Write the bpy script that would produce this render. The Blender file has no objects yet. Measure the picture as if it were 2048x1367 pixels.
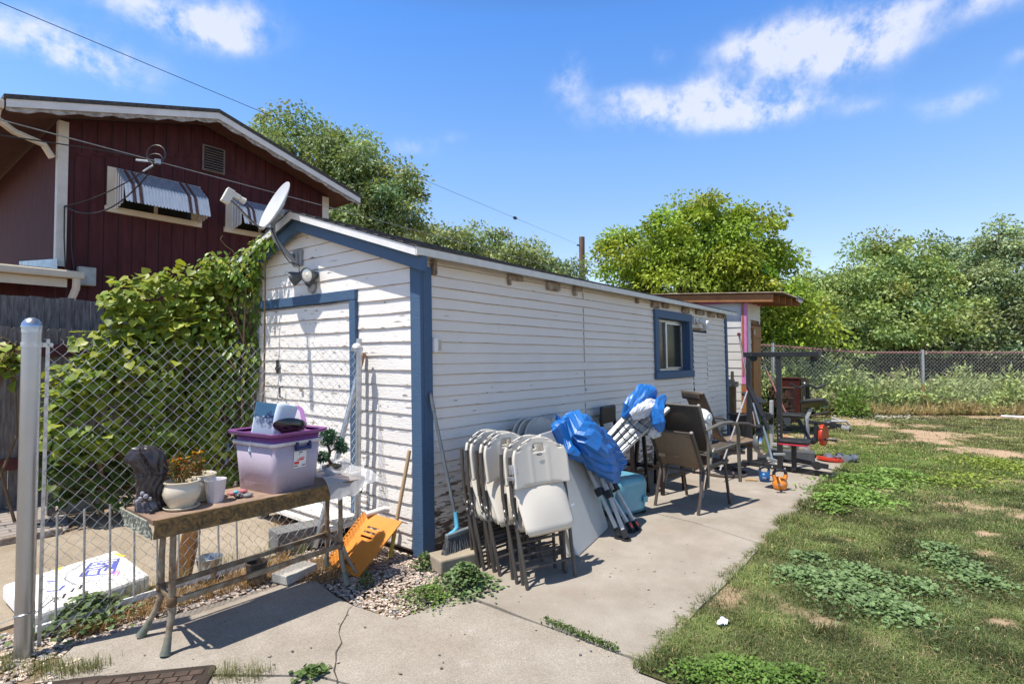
import bpy, math, random
import numpy as np
from mathutils import Vector, Matrix
random.seed(7); RNG = np.random.default_rng(7)
SC = bpy.context.scene; COL = SC.collection
PI = math.pi; R = math.radians

# ---------------- camera, sky, sun, exposure ----------------
CAM = np.array([-2.781, -3.059, 1.45]); FPX = 1100.0; CXP, CYP = 1024.0, 683.5
AZ = R(38.68); PIT = R(1.64)
FW = np.array([math.cos(AZ), math.sin(AZ), 0.0]); RT = np.array([math.sin(AZ), -math.cos(AZ), 0.0])
FF = FW*math.cos(PIT)+np.array([0, 0, math.sin(PIT)]); UU = -FW*math.sin(PIT)+np.array([0, 0, math.cos(PIT)])
cd = bpy.data.cameras.new("camera"); cam = bpy.data.objects.new("camera", cd); COL.objects.link(cam)
cam.location = CAM; cam.rotation_euler = Vector(FF).to_track_quat('-Z', 'Y').to_euler()
cd.sensor_width = 36; cd.lens = FPX/2048*36; cd.clip_end = 2000; cd.clip_start = .05
SC.camera = cam

SUN_EL, SUN_V = 67.5, (-0.933, 0.36)            # elevation, horizontal direction towards the sun
w = bpy.data.worlds.new("World"); SC.world = w; w.use_nodes = True
NT = w.node_tree; NT.nodes.clear()
def N(nt, t, **k):
    n = nt.nodes.new(t)
    for a, b in k.items():
        if a.startswith('i_'): n.inputs[a[2:].replace('_', ' ')].default_value = b
        else: setattr(n, a, b)
    return n
def L(nt, a, ao, b, bi): nt.links.new(a.outputs[ao], b.inputs[bi])
sky = N(NT, 'ShaderNodeTexSky', sky_type='NISHITA', sun_disc=False, sun_elevation=R(SUN_EL),
        sun_rotation=math.atan2(SUN_V[0], SUN_V[1]), altitude=1300, air_density=1.0, dust_density=0.6, ozone_density=2.2)
SKY_STR = .15
hsv = N(NT, 'ShaderNodeHueSaturation'); hsv.inputs['Saturation'].default_value = 1.0; hsv.inputs['Value'].default_value = 1.0
L(NT, sky, 0, hsv, 'Color')
geo = N(NT, 'ShaderNodeTexCoord')
sz = N(NT, 'ShaderNodeSeparateXYZ'); L(NT, geo, 'Generated', sz, 0)
tint = N(NT, 'ShaderNodeValToRGB'); L(NT, sz, 'Z', tint, 'Fac')        # sky pale low, deep blue higher; unseen zenith dimmed, warmed to cut blue fill
for k, (p_, c_) in enumerate(((0, (1.25, 1.06, .96, 1)), (.16, (1.12, 1.03, .98, 1)), (.34, (.95, 1.14, 1.26, 1)), (.53, (.62, 1.04, 1.45, 1)), (.68, (.50, .47, .42, 1)))):
    e_ = tint.color_ramp.elements[k] if k < 2 else tint.color_ramp.elements.new(p_); e_.position = p_; e_.color = tuple(q/2 for q in c_[:3])+(1,)
tm2 = N(NT, 'ShaderNodeMix', data_type='RGBA', blend_type='MULTIPLY'); tm2.inputs[0].default_value = 1; L(NT, hsv, 0, tm2, 6); L(NT, tint, 0, tm2, 7)
hsv2 = N(NT, 'ShaderNodeHueSaturation'); hsv2.inputs['Value'].default_value = 2.0; L(NT, tm2, 2, hsv2, 'Color')
dirn = N(NT, 'ShaderNodeVectorMath', operation='NORMALIZE'); L(NT, geo, 'Generated', dirn, 0)
def ray(px, py): 
    d = FF+RT*(px-CXP)/FPX-UU*(py-CYP)/FPX
    return d/np.linalg.norm(d)
# clouds: soft banks of vapour around fixed sky directions, broken up by noise
clouds = [(1590, 70, 100, 40, 1.2), (1680, 105, 90, 36, 1.1), (1500, 85, 60, 20, .8), (1770, 95, 55, 34, .75), (1320, 218, 110, 26, 1.15), (1440, 208, 100, 32, 1.2), (1560, 215, 90, 24, 1.1), (1250, 190, 40, 16, .7), (1400, 165, 60, 18, .5),
          (1137, 165, 32, 42, .9), (1930, 205, 75, 22, .6), (60, 75, 100, 34, 1.0), (180, 110, 90, 34, 1.05), (330, 20, 120, 34, 1.1), (410, 60, 60, 26, .9), (490, 25, 60, 36, .6),
          (820, 290, 55, 18, .45), (900, 270, 45, 14, .4), (1860, 5, 130, 26, .7), (1990, 8, 70, 26, .6), (2045, 122, 24, 14, .6), (1740, 215, 40, 16, .4), (1320, 108, 20, 16, .4)]
acc = None
nz = N(NT, 'ShaderNodeTexNoise', noise_dimensions='3D'); nz.inputs['Scale'].default_value = 12; nz.inputs['Detail'].default_value = 8; nz.inputs['Roughness'].default_value = .64
nz2 = N(NT, 'ShaderNodeTexNoise', noise_dimensions='3D'); nz2.inputs['Scale'].default_value = 3.2; nz2.inputs['Detail'].default_value = 3
dst = N(NT, 'ShaderNodeVectorMath', operation='ADD'); sc_ = N(NT, 'ShaderNodeVectorMath', operation='SCALE'); sc_.inputs['Scale'].default_value = .045
sub = N(NT, 'ShaderNodeVectorMath', operation='SUBTRACT'); sub.inputs[1].default_value = (.5, .5, .5); offs = N(NT, 'ShaderNodeVectorMath', operation='ADD'); offs.inputs[1].default_value = (3.7, 1.3, 8.2)
L(NT, dirn, 0, nz2, 'Vector'); L(NT, nz2, 'Color', sub, 0); L(NT, sub, 0, sc_, 0); L(NT, dirn, 0, dst, 0); L(NT, sc_, 0, dst, 1)
L(NT, dst, 0, offs, 0); L(NT, offs, 0, nz, 'Vector')
for (cx, cy, rx, ry, s) in clouds:
    rx *= .85; ry *= .85
    c = ray(cx, cy); h = np.cross(c, [0, 0, 1.]); h /= np.linalg.norm(h); v = np.cross(h, c)
    k = np.linalg.norm(FF+RT*(cx-CXP)/FPX-UU*(cy-CYP)/FPX)
    terms = []
    for ax, r_ in ((h, rx), (v, ry)):
        d = N(NT, 'ShaderNodeVectorMath', operation='DOT_PRODUCT'); d.inputs[1].default_value = tuple(ax*FPX*k/r_)
        L(NT, dst, 0, d, 0)
        m = N(NT, 'ShaderNodeMath', operation='MULTIPLY'); L(NT, d, 'Value', m, 0); L(NT, d, 'Value', m, 1); terms.append(m)
    fr = N(NT, 'ShaderNodeVectorMath', operation='DOT_PRODUCT'); fr.inputs[1].default_value = tuple(c); L(NT, dirn, 0, fr, 0)
    a = N(NT, 'ShaderNodeMath', operation='ADD'); L(NT, terms[0], 0, a, 0); L(NT, terms[1], 0, a, 1)
    g_ = N(NT, 'ShaderNodeMath', operation='MULTIPLY_ADD'); L(NT, a, 0, g_, 0); g_.inputs[1].default_value = -.5; g_.inputs[2].default_value = 0
    e = N(NT, 'ShaderNodeMath', operation='EXPONENT'); L(NT, g_, 0, e, 0)
    ff = N(NT, 'ShaderNodeMath', operation='GREATER_THAN'); ff.inputs[1].default_value = 0; L(NT, fr, 'Value', ff, 0)
    m2 = N(NT, 'ShaderNodeMath', operation='MULTIPLY'); L(NT, e, 0, m2, 0); L(NT, ff, 0, m2, 1)
    m3 = N(NT, 'ShaderNodeMath', operation='MULTIPLY'); L(NT, m2, 0, m3, 0); m3.inputs[1].default_value = s
    if acc is None: acc = m3
    else:
        mx = N(NT, 'ShaderNodeMath', operation='ADD'); L(NT, acc, 0, mx, 0); L(NT, m3, 0, mx, 1); acc = mx
cov = N(NT, 'ShaderNodeMath', operation='MULTIPLY_ADD')      # noise*1.5 - .55 scaled by the bank's envelope
L(NT, nz, 'Fac', cov, 0); cov.inputs[1].default_value = 3.8; cov.inputs[2].default_value = -1.30
cm = N(NT, 'ShaderNodeMath', operation='MULTIPLY', use_clamp=True); L(NT, cov, 0, cm, 0); L(NT, acc, 0, cm, 1)
cr = N(NT, 'ShaderNodeMapRange', interpolation_type='SMOOTHSTEP'); L(NT, cm, 0, cr, 'Value')
cr.inputs['From Min'].default_value = .02; cr.inputs['From Max'].default_value = 1.15; cr.inputs['To Max'].default_value = .80
mixc = N(NT, 'ShaderNodeMix', data_type='RGBA'); L(NT, cr, 0, mixc, 'Factor'); L(NT, hsv2, 0, mixc, 6); mixc.inputs[7].default_value = (4.5, 4.6, 5.2, 1)
bg = N(NT, 'ShaderNodeBackground'); bg.inputs['Strength'].default_value = SKY_STR; L(NT, mixc, 2, bg, 'Color')
wo = N(NT, 'ShaderNodeOutputWorld'); L(NT, bg, 0, wo, 'Surface')

sl = bpy.data.lights.new("sun", 'SUN'); sl.energy = 4.8; sl.angle = R(.53); sl.color = (1, .945, .855)
so = bpy.data.objects.new("sun", sl); COL.objects.link(so)
sv = Vector((SUN_V[0]*math.cos(R(SUN_EL)), SUN_V[1]*math.cos(R(SUN_EL)), math.sin(R(SUN_EL))))
so.rotation_euler = sv.to_track_quat('Z', 'Y').to_euler(); so.location = (0, 0, 30)
SC.view_settings.view_transform = 'Standard'; SC.view_settings.look = 'None'
SC.view_settings.exposure = .50; SC.view_settings.gamma = 1
SC.cycles.use_denoising = True; SC.cycles.max_bounces = 7; SC.cycles.diffuse_bounces = 4; SC.cycles.transparent_max_bounces = 12
SC.cycles.sample_clamp_indirect = 6; SC.cycles.caustics_reflective = False; SC.cycles.caustics_refractive = False

# ---------------- from the photograph to metres: where a sight line meets a real plane ----------------
LEAN = np.array([[1, 0, -.011], [0, 1, .014], [0, 0, 1.]]); LINV = np.linalg.inv(LEAN)   # the old shed leans a little
def _r(px, py): return FF+RT*(px-CXP)/FPX-UU*(py-CYP)/FPX
def G(px, py, z=0.0):
    r = _r(px, py); return CAM+r*((z-CAM[2])/r[2])
def PL(px, py, ax, v):
    r = _r(px, py); return CAM+r*((v-CAM[ax])/r[ax])
def PS(px, py, ax, v):                                       # on a plane of the leaning shed, in the shed's own axes
    c = LINV@CAM; r = LINV@_r(px, py); return c+r*((v-c[ax])/r[ax])
def DP(px, py, d):
    r = _r(px, py); return CAM+r*(d/(r@FW))
def PJ(p):
    v = np.asarray(p, float)-CAM; d = v@FF; return CXP+FPX*(v@RT)/d, CYP-FPX*(v@UU)/d, v@FW

# ---------------- numpy value noise ----------------
_tab = RNG.random((256, 256))
def vnoise(x, y):
    xi = np.floor(x).astype(int); yi = np.floor(y).astype(int); fx = x-xi; fy = y-yi
    fx = fx*fx*(3-2*fx); fy = fy*fy*(3-2*fy)
    t = lambda a, b: _tab[a & 255, b & 255]
    return (t(xi, yi)*(1-fx)+t(xi+1, yi)*fx)*(1-fy)+(t(xi, yi+1)*(1-fx)+t(xi+1, yi+1)*fx)*fy
def fbm(x, y, o=4):
    s = 0; a = .5
    for k in range(o): s = s+a*vnoise(x*2**k+17*k, y*2**k+31*k); a *= .5
    return s

# ---------------- materials ----------------
MATS = {}
def newmat(name):
    m = bpy.data.materials.new(name); m.use_nodes = True; nt = m.node_tree; nt.nodes.clear()
    b = N(nt, 'ShaderNodeBsdfPrincipled'); o = N(nt, 'ShaderNodeOutputMaterial'); L(nt, b, 0, o, 0)
    MATS[name] = m; return m, nt, b
def c4(c): return (c[0], c[1], c[2], 1)
def noise(nt, scale, detail=4, rough=.55, stretch=None, coord='Object'):
    tc = N(nt, 'ShaderNodeTexCoord'); n = N(nt, 'ShaderNodeTexNoise'); n.inputs['Scale'].default_value = scale
    n.inputs['Detail'].default_value = detail; n.inputs['Roughness'].default_value = rough
    if stretch:
        mp = N(nt, 'ShaderNodeMapping'); mp.inputs['Scale'].default_value = stretch; L(nt, tc, coord, mp, 0); L(nt, mp, 0, n, 'Vector')
    else: L(nt, tc, coord, n, 'Vector')
    return n
def ramp(nt, src, out, a, b, ca, cb):
    r = N(nt, 'ShaderNodeValToRGB'); r.color_ramp.elements[0].position = a; r.color_ramp.elements[1].position = b
    r.color_ramp.elements[0].color = c4(ca); r.color_ramp.elements[1].color = c4(cb); L(nt, src, out, r, 'Fac'); return r
def bump(nt, b, src, out, strength, dist=.01):
    bp = N(nt, 'ShaderNodeBump'); bp.inputs['Strength'].default_value = strength; bp.inputs['Distance'].default_value = dist
    L(nt, src, out, bp, 'Height'); L(nt, bp, 0, b, 'Normal')
def pm(name, col, rough=.6, metal=0., var=.18, scale=9, bmp=0., bscale=60, col2=None, lo=.35, hi=.65, stretch=None, spec=.4, coat=0, alpha=1., trans=0., bstretch=None):
    if name in MATS: return MATS[name]
    m, nt, b = newmat(name)
    n = noise(nt, scale, 5, .6, stretch)
    ca = tuple(c*(1-var) for c in col); cb = col2 if col2 else tuple(min(1, c*(1+var)) for c in col)
    r = ramp(nt, n, 'Fac', lo, hi, ca if not col2 else col, cb); L(nt, r, 0, b, 'Base Color')
    b.inputs['Roughness'].default_value = rough; b.inputs['Metallic'].default_value = metal
    b.inputs['Specular IOR Level'].default_value = spec; b.inputs['Coat Weight'].default_value = coat
    b.inputs['Alpha'].default_value = alpha; b.inputs['Transmission Weight'].default_value = trans
    n2 = noise(nt, bscale, 4, .6, bstretch or stretch)
    mr = N(nt, 'ShaderNodeMapRange'); mr.inputs['To Min'].default_value = max(0, rough-.12); mr.inputs['To Max'].default_value = min(1, rough+.12)
    L(nt, n2, 'Fac', mr, 0); L(nt, mr, 0, b, 'Roughness')
    if bmp: bump(nt, b, n2, 'Fac', bmp)
    return m
def leafmat(name, tint=(1, 1, 1), rough=.45, transl=.35):
    m, nt, b = newmat(name); o = [n for n in nt.nodes if n.type == 'OUTPUT_MATERIAL'][0]
    at = N(nt, 'ShaderNodeAttribute', attribute_name='Col')
    mu = N(nt, 'ShaderNodeMix', data_type='RGBA', blend_type='MULTIPLY'); mu.inputs[0].default_value = 1; L(nt, at, 'Color', mu, 6)
    n = noise(nt, 3.0, 3); r = ramp(nt, n, 'Fac', .3, .7, tuple(.82*t for t in tint), tuple(1.15*t for t in tint)); L(nt, r, 0, mu, 7)
    L(nt, mu, 2, b, 'Base Color'); b.inputs['Roughness'].default_value = rough; b.inputs['Specular IOR Level'].default_value = .3
    tr = N(nt, 'ShaderNodeBsdfTranslucent'); g = N(nt, 'ShaderNodeMix', data_type='RGBA', blend_type='MULTIPLY'); g.inputs[0].default_value = 1
    L(nt, mu, 2, g, 6); g.inputs[7].default_value = (1.12, 1.08, .55, 1); L(nt, g, 2, tr, 'Color')
    ms = N(nt, 'ShaderNodeMixShader'); ms.inputs[0].default_value = transl; L(nt, b, 0, ms, 1); L(nt, tr, 0, ms, 2); L(nt, ms, 0, o, 0)
    return m

# ---------------- mesh builder ----------------
class M:
    def __init__(s): s.v = []; s.f = []
    def add(s, vs, fs):
        o = len(s.v); s.v += [tuple(map(float, p)) for p in vs]; s.f += [tuple(i+o for i in f) for f in fs]; return s
    def box(s, x0, x1, y0, y1, z0, z1, mat=None):
        vs = [(x0, y0, z0), (x1, y0, z0), (x1, y1, z0), (x0, y1, z0), (x0, y0, z1), (x1, y0, z1), (x1, y1, z1), (x0, y1, z1)]
        if mat is not None: vs = [mat@Vector(p) for p in vs]
        return s.add(vs, [(0, 3, 2, 1), (4, 5, 6, 7), (0, 1, 5, 4), (1, 2, 6, 5), (2, 3, 7, 6), (3, 0, 4, 7)])
    def beam(s, a, b, w_, h_, up=(0, 0, 1)):                 # rectangular bar from a to b
        a = Vector(a); b = Vector(b); d = (b-a); ln = d.length; d.normalize(); u = Vector(up)
        if abs(d.dot(u)) > .98: u = Vector((1, 0, 0))
        x = d.cross(u).normalized(); z = x.cross(d)
        vs = []
        for p in (a, b):
            for i, j in ((-1, -1), (1, -1), (1, 1), (-1, 1)): vs.append(p+x*i*w_/2+z*j*h_/2)
        return s.add(vs, [(0, 1, 2, 3), (7, 6, 5, 4), (0, 4, 5, 1), (1, 5, 6, 2), (2, 6, 7, 3), (3, 7, 4, 0)])
    def tube(s, pts, r, n=8, sq=1.0, closed=False):          # round bar through the points
        P = [Vector(p) for p in pts]; m = len(P); rr = r if hasattr(r, '__len__') else [r]*m
        rings = []; px = None
        for i in range(m):
            if closed: d = P[(i+1) % m]-P[i-1]
            else: d = P[min(i+1, m-1)]-P[max(i-1, 0)]
            d.normalize()
            u = px if px is not None else (Vector((0, 0, 1)) if abs(d.z) < .9 else Vector((1, 0, 0)))
            x = d.cross(u)
            if x.length < 1e-4: x = d.cross(Vector((.3, .8, .5)))
            x.normalize(); y = x.cross(d); px = y
            rings.append([P[i]+(x*math.cos(t)+y*math.sin(t)*sq)*rr[i] for t in [2*PI*k/n for k in range(n)]])
        vs = [p for q in rings for p in q]; fs = []
        for i in range(m if closed else m-1):
            j = (i+1) % m
            for k in range(n): fs.append((i*n+k, i*n+(k+1) % n, j*n+(k+1) % n, j*n+k))
        if not closed: fs += [tuple(range(n-1, -1, -1)), tuple((m-1)*n+k for k in range(n))]
        return s.add(vs, fs)
    def lathe(s, prof, c=(0, 0, 0), n=24, mat=None, flute=0, nf=0):
        vs = []; fs = []; m = len(prof)
        for (r, z) in prof:
            for k in range(n):
                t = 2*PI*k/n; q = r*(1+flute*math.cos(nf*t)) if flute else r
                p = Vector((q*math.cos(t), q*math.sin(t), z))
                if mat is not None: p = mat@p
                vs.append(Vector(c)+p)
        for i in range(m-1):
            for k in range(n): fs.append((i*n+k, i*n+(k+1) % n, (i+1)*n+(k+1) % n, (i+1)*n+k))
        if prof[0][0] > 1e-4: fs.append(tuple(range(n-1, -1, -1)))
        if prof[-1][0] > 1e-4: fs.append(tuple((m-1)*n+k for k in range(n)))
        return s.add(vs, fs)
    def prism(s, poly, th, mat):                              # 2D outline in local x,y pushed th along local z
        k = len(poly); vs = [mat@Vector((x, y, 0)) for x, y in poly]+[mat@Vector((x, y, th)) for x, y in poly]
        return s.add(vs, [tuple(range(k-1, -1, -1)), tuple(range(k, 2*k))]+[(i, (i+1) % k, (i+1) % k+k, i+k) for i in range(k)])
    def grid(s, fn, nu, nv, skip=None, wrap=False):
        vs = [fn(i/nu, j/nv) for j in range(nv+1) for i in range(nu+(0 if wrap else 1))]; q = nu if wrap else nu+1; fs = []
        for j in range(nv):
            for i in range(nu):
                if skip and skip((i+.5)/nu, (j+.5)/nv): continue
                fs.append((j*q+i, j*q+(i+1) % q, (j+1)*q+(i+1) % q, (j+1)*q+i))
        return s.add(vs, fs)
    def build(s, name, mat, parent=None, smooth=False, bevel=0, solid=0, lean=False, sub=0, off=-1):
        v = s.v
        if lean: v = [tuple(LEAN@np.array(p)) for p in v]
        if parent is not None and parent.get('_o') is not None:
            o0 = parent['_o']; v = [(p[0]-o0[0], p[1]-o0[1], p[2]-o0[2]) for p in v]
        me = bpy.data.meshes.new(name); me.from_pydata(v, [], s.f); me.validate(); me.update()
        o = bpy.data.objects.new(name, me); COL.objects.link(o); me.materials.append(mat)
        if parent is not None: o.parent = parent
        if solid: md = o.modifiers.new('solid', 'SOLIDIFY'); md.thickness = solid; md.offset = off
        if bevel: md = o.modifiers.new('bevel', 'BEVEL'); md.width = bevel; md.segments = 2; md.limit_method = 'ANGLE'; md.angle_limit = R(35)
        if sub: md = o.modifiers.new('sub', 'SUBSURF'); md.levels = sub; md.render_levels = sub
        if smooth:
            for p in me.polygons: p.use_smooth = True
            if not sub and not solid:
                try: md = o.modifiers.new('en', 'EDGE_SPLIT'); md.split_angle = R(40)
                except Exception: pass
        return o
def tag(o, label, cat, group=None):
    o['label'] = label; o['category'] = cat
    if group: o['group'] = group
    return o
def struct(o, kind='structure'): o['kind'] = kind; return o
def thing(name, label, cat, loc=(0, 0, 0), group=None, rz=0., world=True):
    """Empty at the thing's base. world=True: parts are given in world metres; else in the thing's own axes."""
    o = bpy.data.objects.new(name, None); COL.objects.link(o); o.location = loc; o.rotation_euler = (0, 0, rz)
    o.empty_display_size = .1; tag(o, label, cat, group)
    OFF[o.name] = tuple(loc) if world else None
    return o
OFF = {}
def part(parent, name, mb, mat, **k):
    """one part = one mesh under its thing (or under a part of it)"""
    root = parent
    while root.parent is not None: root = root.parent
    off = OFF.get(root.name)
    if k.pop('lean', False): mb.v = [tuple(LEAN@np.array(p)) for p in mb.v]
    if off is not None: mb.v = [(p[0]-off[0], p[1]-off[1], p[2]-off[2]) for p in mb.v]
    return mb.build(name, mat, parent, **k)
def copy_tree(o, parent=None):
    c = o.copy(); COL.objects.link(c); c.parent = parent
    for ch in list(o.children): copy_tree(ch, c)
    return c
def bigmesh(name, verts, faces_k, mat, cols=None, parent=None, smooth=False):
    """fast mesh from numpy: verts (N,3), faces (F,k)"""
    me = bpy.data.meshes.new(name); F, k = faces_k.shape
    me.vertices.add(len(verts)); me.vertices.foreach_set('co', np.ascontiguousarray(verts, dtype=np.float32).ravel())
    me.loops.add(F*k); me.loops.foreach_set('vertex_index', np.ascontiguousarray(faces_k, dtype=np.int32).ravel())
    me.polygons.add(F); me.polygons.foreach_set('loop_start', np.arange(0, F*k, k, dtype=np.int32))
    try: me.polygons.foreach_set('loop_total', np.full(F, k, dtype=np.int32))
    except Exception: pass
    if cols is not None:
        a = me.attributes.new('Col', 'FLOAT_COLOR', 'POINT'); cc = np.ones((len(verts), 4), np.float32); cc[:, :3] = cols
        a.data.foreach_set('color', cc.ravel())
    me.update(calc_edges=True); me.validate()
    o = bpy.data.objects.new(name, me); COL.objects.link(o); me.materials.append(mat)
    if parent is not None: o.parent = parent
    if smooth: me.polygons.foreach_set('use_smooth', np.ones(F, bool))
    return o
def unit(a): return a/np.maximum(np.linalg.norm(a, axis=-1, keepdims=True), 1e-9)
LEAFQ = (np.array([[0, 0, 0], [.5, .42, .06], [0, 1, -.05], [-.5, .42, .06]]), np.array([[0, 1, 2, 3]]))
LOBED = (np.array([[0, .06, 0], [.40, -.06, .05], [.54, .30, .06], [.36, .58, .02], [0, .95, -.12], [-.36, .58, .02], [-.54, .30, .06], [-.40, -.06, .05], [0, .38, -.05]]),
         np.array([[8, 0, 1], [8, 1, 2], [8, 2, 3], [8, 3, 4], [8, 4, 5], [8, 5, 6], [8, 6, 7], [8, 7, 0]]))
POINT = (np.array([[0, 0, 0], [.22, .3, .03], [.2, .6, .0], [0, 1, -.12], [-.2, .6, 0], [-.22, .3, .03]]), np.array([[0, 1, 2, 3], [0, 3, 4, 5]]))
def leaves(name, cen, t, n, size, col, mat, tpl=LEAFQ, wid=1.0, parent=None):
    """one mesh of many leaves: centre, direction, face normal, length and colour of each"""
    V, Fc = tpl; K = len(V)
    t = unit(t); b = unit(np.cross(t, n)); n = np.cross(b, t)
    s = np.asarray(size)[:, None, None]
    P = cen[:, None, :]+s*(b[:, None, :]*V[None, :, 0:1]*wid+t[:, None, :]*V[None, :, 1:2]+n[:, None, :]*V[None, :, 2:3])
    F = (Fc[None]+(np.arange(len(cen))*K)[:, None, None]).reshape(-1, Fc.shape[1])
    return bigmesh(name, P.reshape(-1, 3), F, mat, np.repeat(col, K, axis=0), parent)
def rvec(n): return unit(RNG.normal(size=(n, 3)))
def ell(c, r, n, shell=.45):
    d = rvec(n); rad = RNG.random(n)**shell
    return np.asarray(c)+d*rad[:, None]*np.asarray(r), d

# ---------------- materials of the place ----------------
def concrete_mat(name, base=(.395, .355, .31), dark=(.285, .25, .21), stain=(.30, .22, .16)):
    m, nt, b = newmat(name)
    n1 = noise(nt, 2.1, 8, .68); r1 = ramp(nt, n1, 'Fac', .33, .68, dark, base)
    n2 = noise(nt, 150, 3, .75); r2 = ramp(nt, n2, 'Fac', .34, .64, (.66, .65, .62), (1.12, 1.12, 1.12))
    mu = N(nt, 'ShaderNodeMix', data_type='RGBA', blend_type='MULTIPLY'); mu.inputs[0].default_value = 1; L(nt, r1, 0, mu, 6); L(nt, r2, 0, mu, 7)
    n3 = noise(nt, .8, 5, .7); mr = N(nt, 'ShaderNodeMapRange', interpolation_type='SMOOTHSTEP'); mr.inputs['From Min'].default_value = .52; mr.inputs['From Max'].default_value = .74; mr.inputs['To Max'].default_value = .55
    L(nt, n3, 'Fac', mr, 0); mx = N(nt, 'ShaderNodeMix', data_type='RGBA'); L(nt, mr, 0, mx, 0); L(nt, mu, 2, mx, 6); mx.inputs[7].default_value = c4(stain)
    n4 = noise(nt, 5.5, 4, .6); mr4 = N(nt, 'ShaderNodeMapRange', interpolation_type='SMOOTHSTEP'); mr4.inputs['From Min'].default_value = .62; mr4.inputs['From Max'].default_value = .8; mr4.inputs['To Max'].default_value = .55
    L(nt, n4, 'Fac', mr4, 0); mx4 = N(nt, 'ShaderNodeMix', data_type='RGBA'); L(nt, mr4, 0, mx4, 0); L(nt, mx, 2, mx4, 6); mx4.inputs[7].default_value = (.50, .475, .445, 1)
    L(nt, mx4, 2, b, 'Base Color'); b.inputs['Roughness'].default_value = .9; b.inputs['Specular IOR Level'].default_value = .2
    bump(nt, b, n2, 'Fac', .35, .003); return m
CONC = concrete_mat('concrete')
CONC2 = concrete_mat('driveway_concrete', (.40, .34, .27), (.27, .22, .165), (.32, .21, .12))
def dirt_mat():
    m, nt, b = newmat('dirt'); n1 = noise(nt, 2.2, 7, .65); r = ramp(nt, n1, 'Fac', .3, .7, (.20, .145, .095), (.40, .31, .22))
    n2 = noise(nt, 60, 5, .7); r2 = ramp(nt, n2, 'Fac', .3, .7, (.65, .65, .65), (1.15, 1.15, 1.15))
    mu = N(nt, 'ShaderNodeMix', data_type='RGBA', blend_type='MULTIPLY'); mu.inputs[0].default_value = 1; L(nt, r, 0, mu, 6); L(nt, r2, 0, mu, 7)
    L(nt, mu, 2, b, 'Base Color'); b.inputs['Roughness'].default_value = .95; b.inputs['Specular IOR Level'].default_value = .1; bump(nt, b, n2, 'Fac', .6, .012); return m
DIRT = dirt_mat()
def paint_mat(name, paint, wood, peel=.5, low=0.0, axis='x', spec=.35):
    """old paint over boards: grain, flaked patches that show grey-brown wood, more of them low on the wall when low>0"""
    m, nt, b = newmat(name); st = (1.3, 1.3, 9) 
    n1 = noise(nt, 3.4, 8, .68, (1.6, 1.6, 9)); n2 = noise(nt, 1.1, 4, .6)
    ad = N(nt, 'ShaderNodeMath', operation='MULTIPLY_ADD'); L(nt, n2, 'Fac', ad, 0); ad.inputs[1].default_value = .45; L(nt, n1, 'Fac', ad, 2)
    last = ad
    if low:
        tc = N(nt, 'ShaderNodeTexCoord'); sx = N(nt, 'ShaderNodeSeparateXYZ'); L(nt, tc, 'Object', sx, 0)
        mr = N(nt, 'ShaderNodeMapRange'); mr.inputs['From Min'].default_value = 0; mr.inputs['From Max'].default_value = .8; mr.inputs['To Min'].default_value = low; mr.inputs['To Max'].default_value = 0
        L(nt, sx, 'Z', mr, 0); a2 = N(nt, 'ShaderNodeMath', operation='ADD'); L(nt, ad, 0, a2, 0); L(nt, mr, 0, a2, 1); last = a2
    th = N(nt, 'ShaderNodeMapRange', interpolation_type='SMOOTHSTEP'); th.inputs['From Min'].default_value = 1.02-peel*.3; th.inputs['From Max'].default_value = 1.05-peel*.3; L(nt, last, 0, th, 0)
    rp = ramp(nt, n2, 'Fac', .3, .7, tuple(c*.9 for c in paint), paint)
    n5 = noise(nt, 30, 4, .6, (1, 1, 5)); rw = ramp(nt, n5, 'Fac', .3, .7, tuple(c*.55 for c in wood), wood)
    mx = N(nt, 'ShaderNodeMix', data_type='RGBA'); L(nt, th, 0, mx, 0); L(nt, rp, 0, mx, 6); L(nt, rw, 0, mx, 7); L(nt, mx, 2, b, 'Base Color')
    b.inputs['Roughness'].default_value = .55; b.inputs['Specular IOR Level'].default_value = spec
    n6 = noise(nt, 22, 6, .7, (1, 1, 6))
    h = N(nt, 'ShaderNodeMath', operation='MULTIPLY_ADD'); L(nt, th, 0, h, 0); h.inputs[1].default_value = -1.2; L(nt, n6, 'Fac', h, 2)
    bump(nt, b, h, 0, .8, .008); return m
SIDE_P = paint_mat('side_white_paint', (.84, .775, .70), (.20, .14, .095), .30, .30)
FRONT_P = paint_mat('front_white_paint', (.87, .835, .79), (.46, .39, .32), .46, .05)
BLUE = paint_mat('blue_trim_paint', (.064, .122, .215), (.10, .12, .15), .12, .10)
LAPEDGE = pm('bare_wood_and_lap_shade', (.34, .285, .235), .85, var=.35, scale=5, stretch=(2, 2, 20))
ROTTEN = pm('rotten_wood', (.15, .105, .075), .9, scale=14, col2=(.42, .36, .30), bmp=.5)
WHITE_T = pm('white_trim', (.74, .73, .71), .5, var=.08, scale=6)
DRIP = pm('drip_edge_white', (.62, .62, .58), .45, var=.1)
SHINGLE = pm('asphalt_shingle', (.075, .07, .068), .95, var=.4, scale=30, bmp=.6, bscale=120)
DARK = pm('dark_void', (.015, .014, .013), .9)
GLASS = pm('window_glass', (.028, .032, .026), .12, var=.2, scale=2, spec=.25)
ALU = pm('mill_aluminium', (.52, .53, .54), .35, .85, var=.08)
GALV = pm('galvanised_steel', (.50, .52, .54), .38, .9, var=.16, scale=22, bmp=.05)
GREYPL = pm('grey_plastic', (.30, .31, .32), .5, var=.08)
BLACKM = pm('black_metal', (.022, .023, .026), .42, .0, var=.2, spec=.5)
BLACKPL = pm('black_plastic', (.02, .02, .022), .5, var=.2, spec=.45)
CREAM = pm('cream_trim', (.66, .58, .45), .6, var=.07, scale=4)
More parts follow.
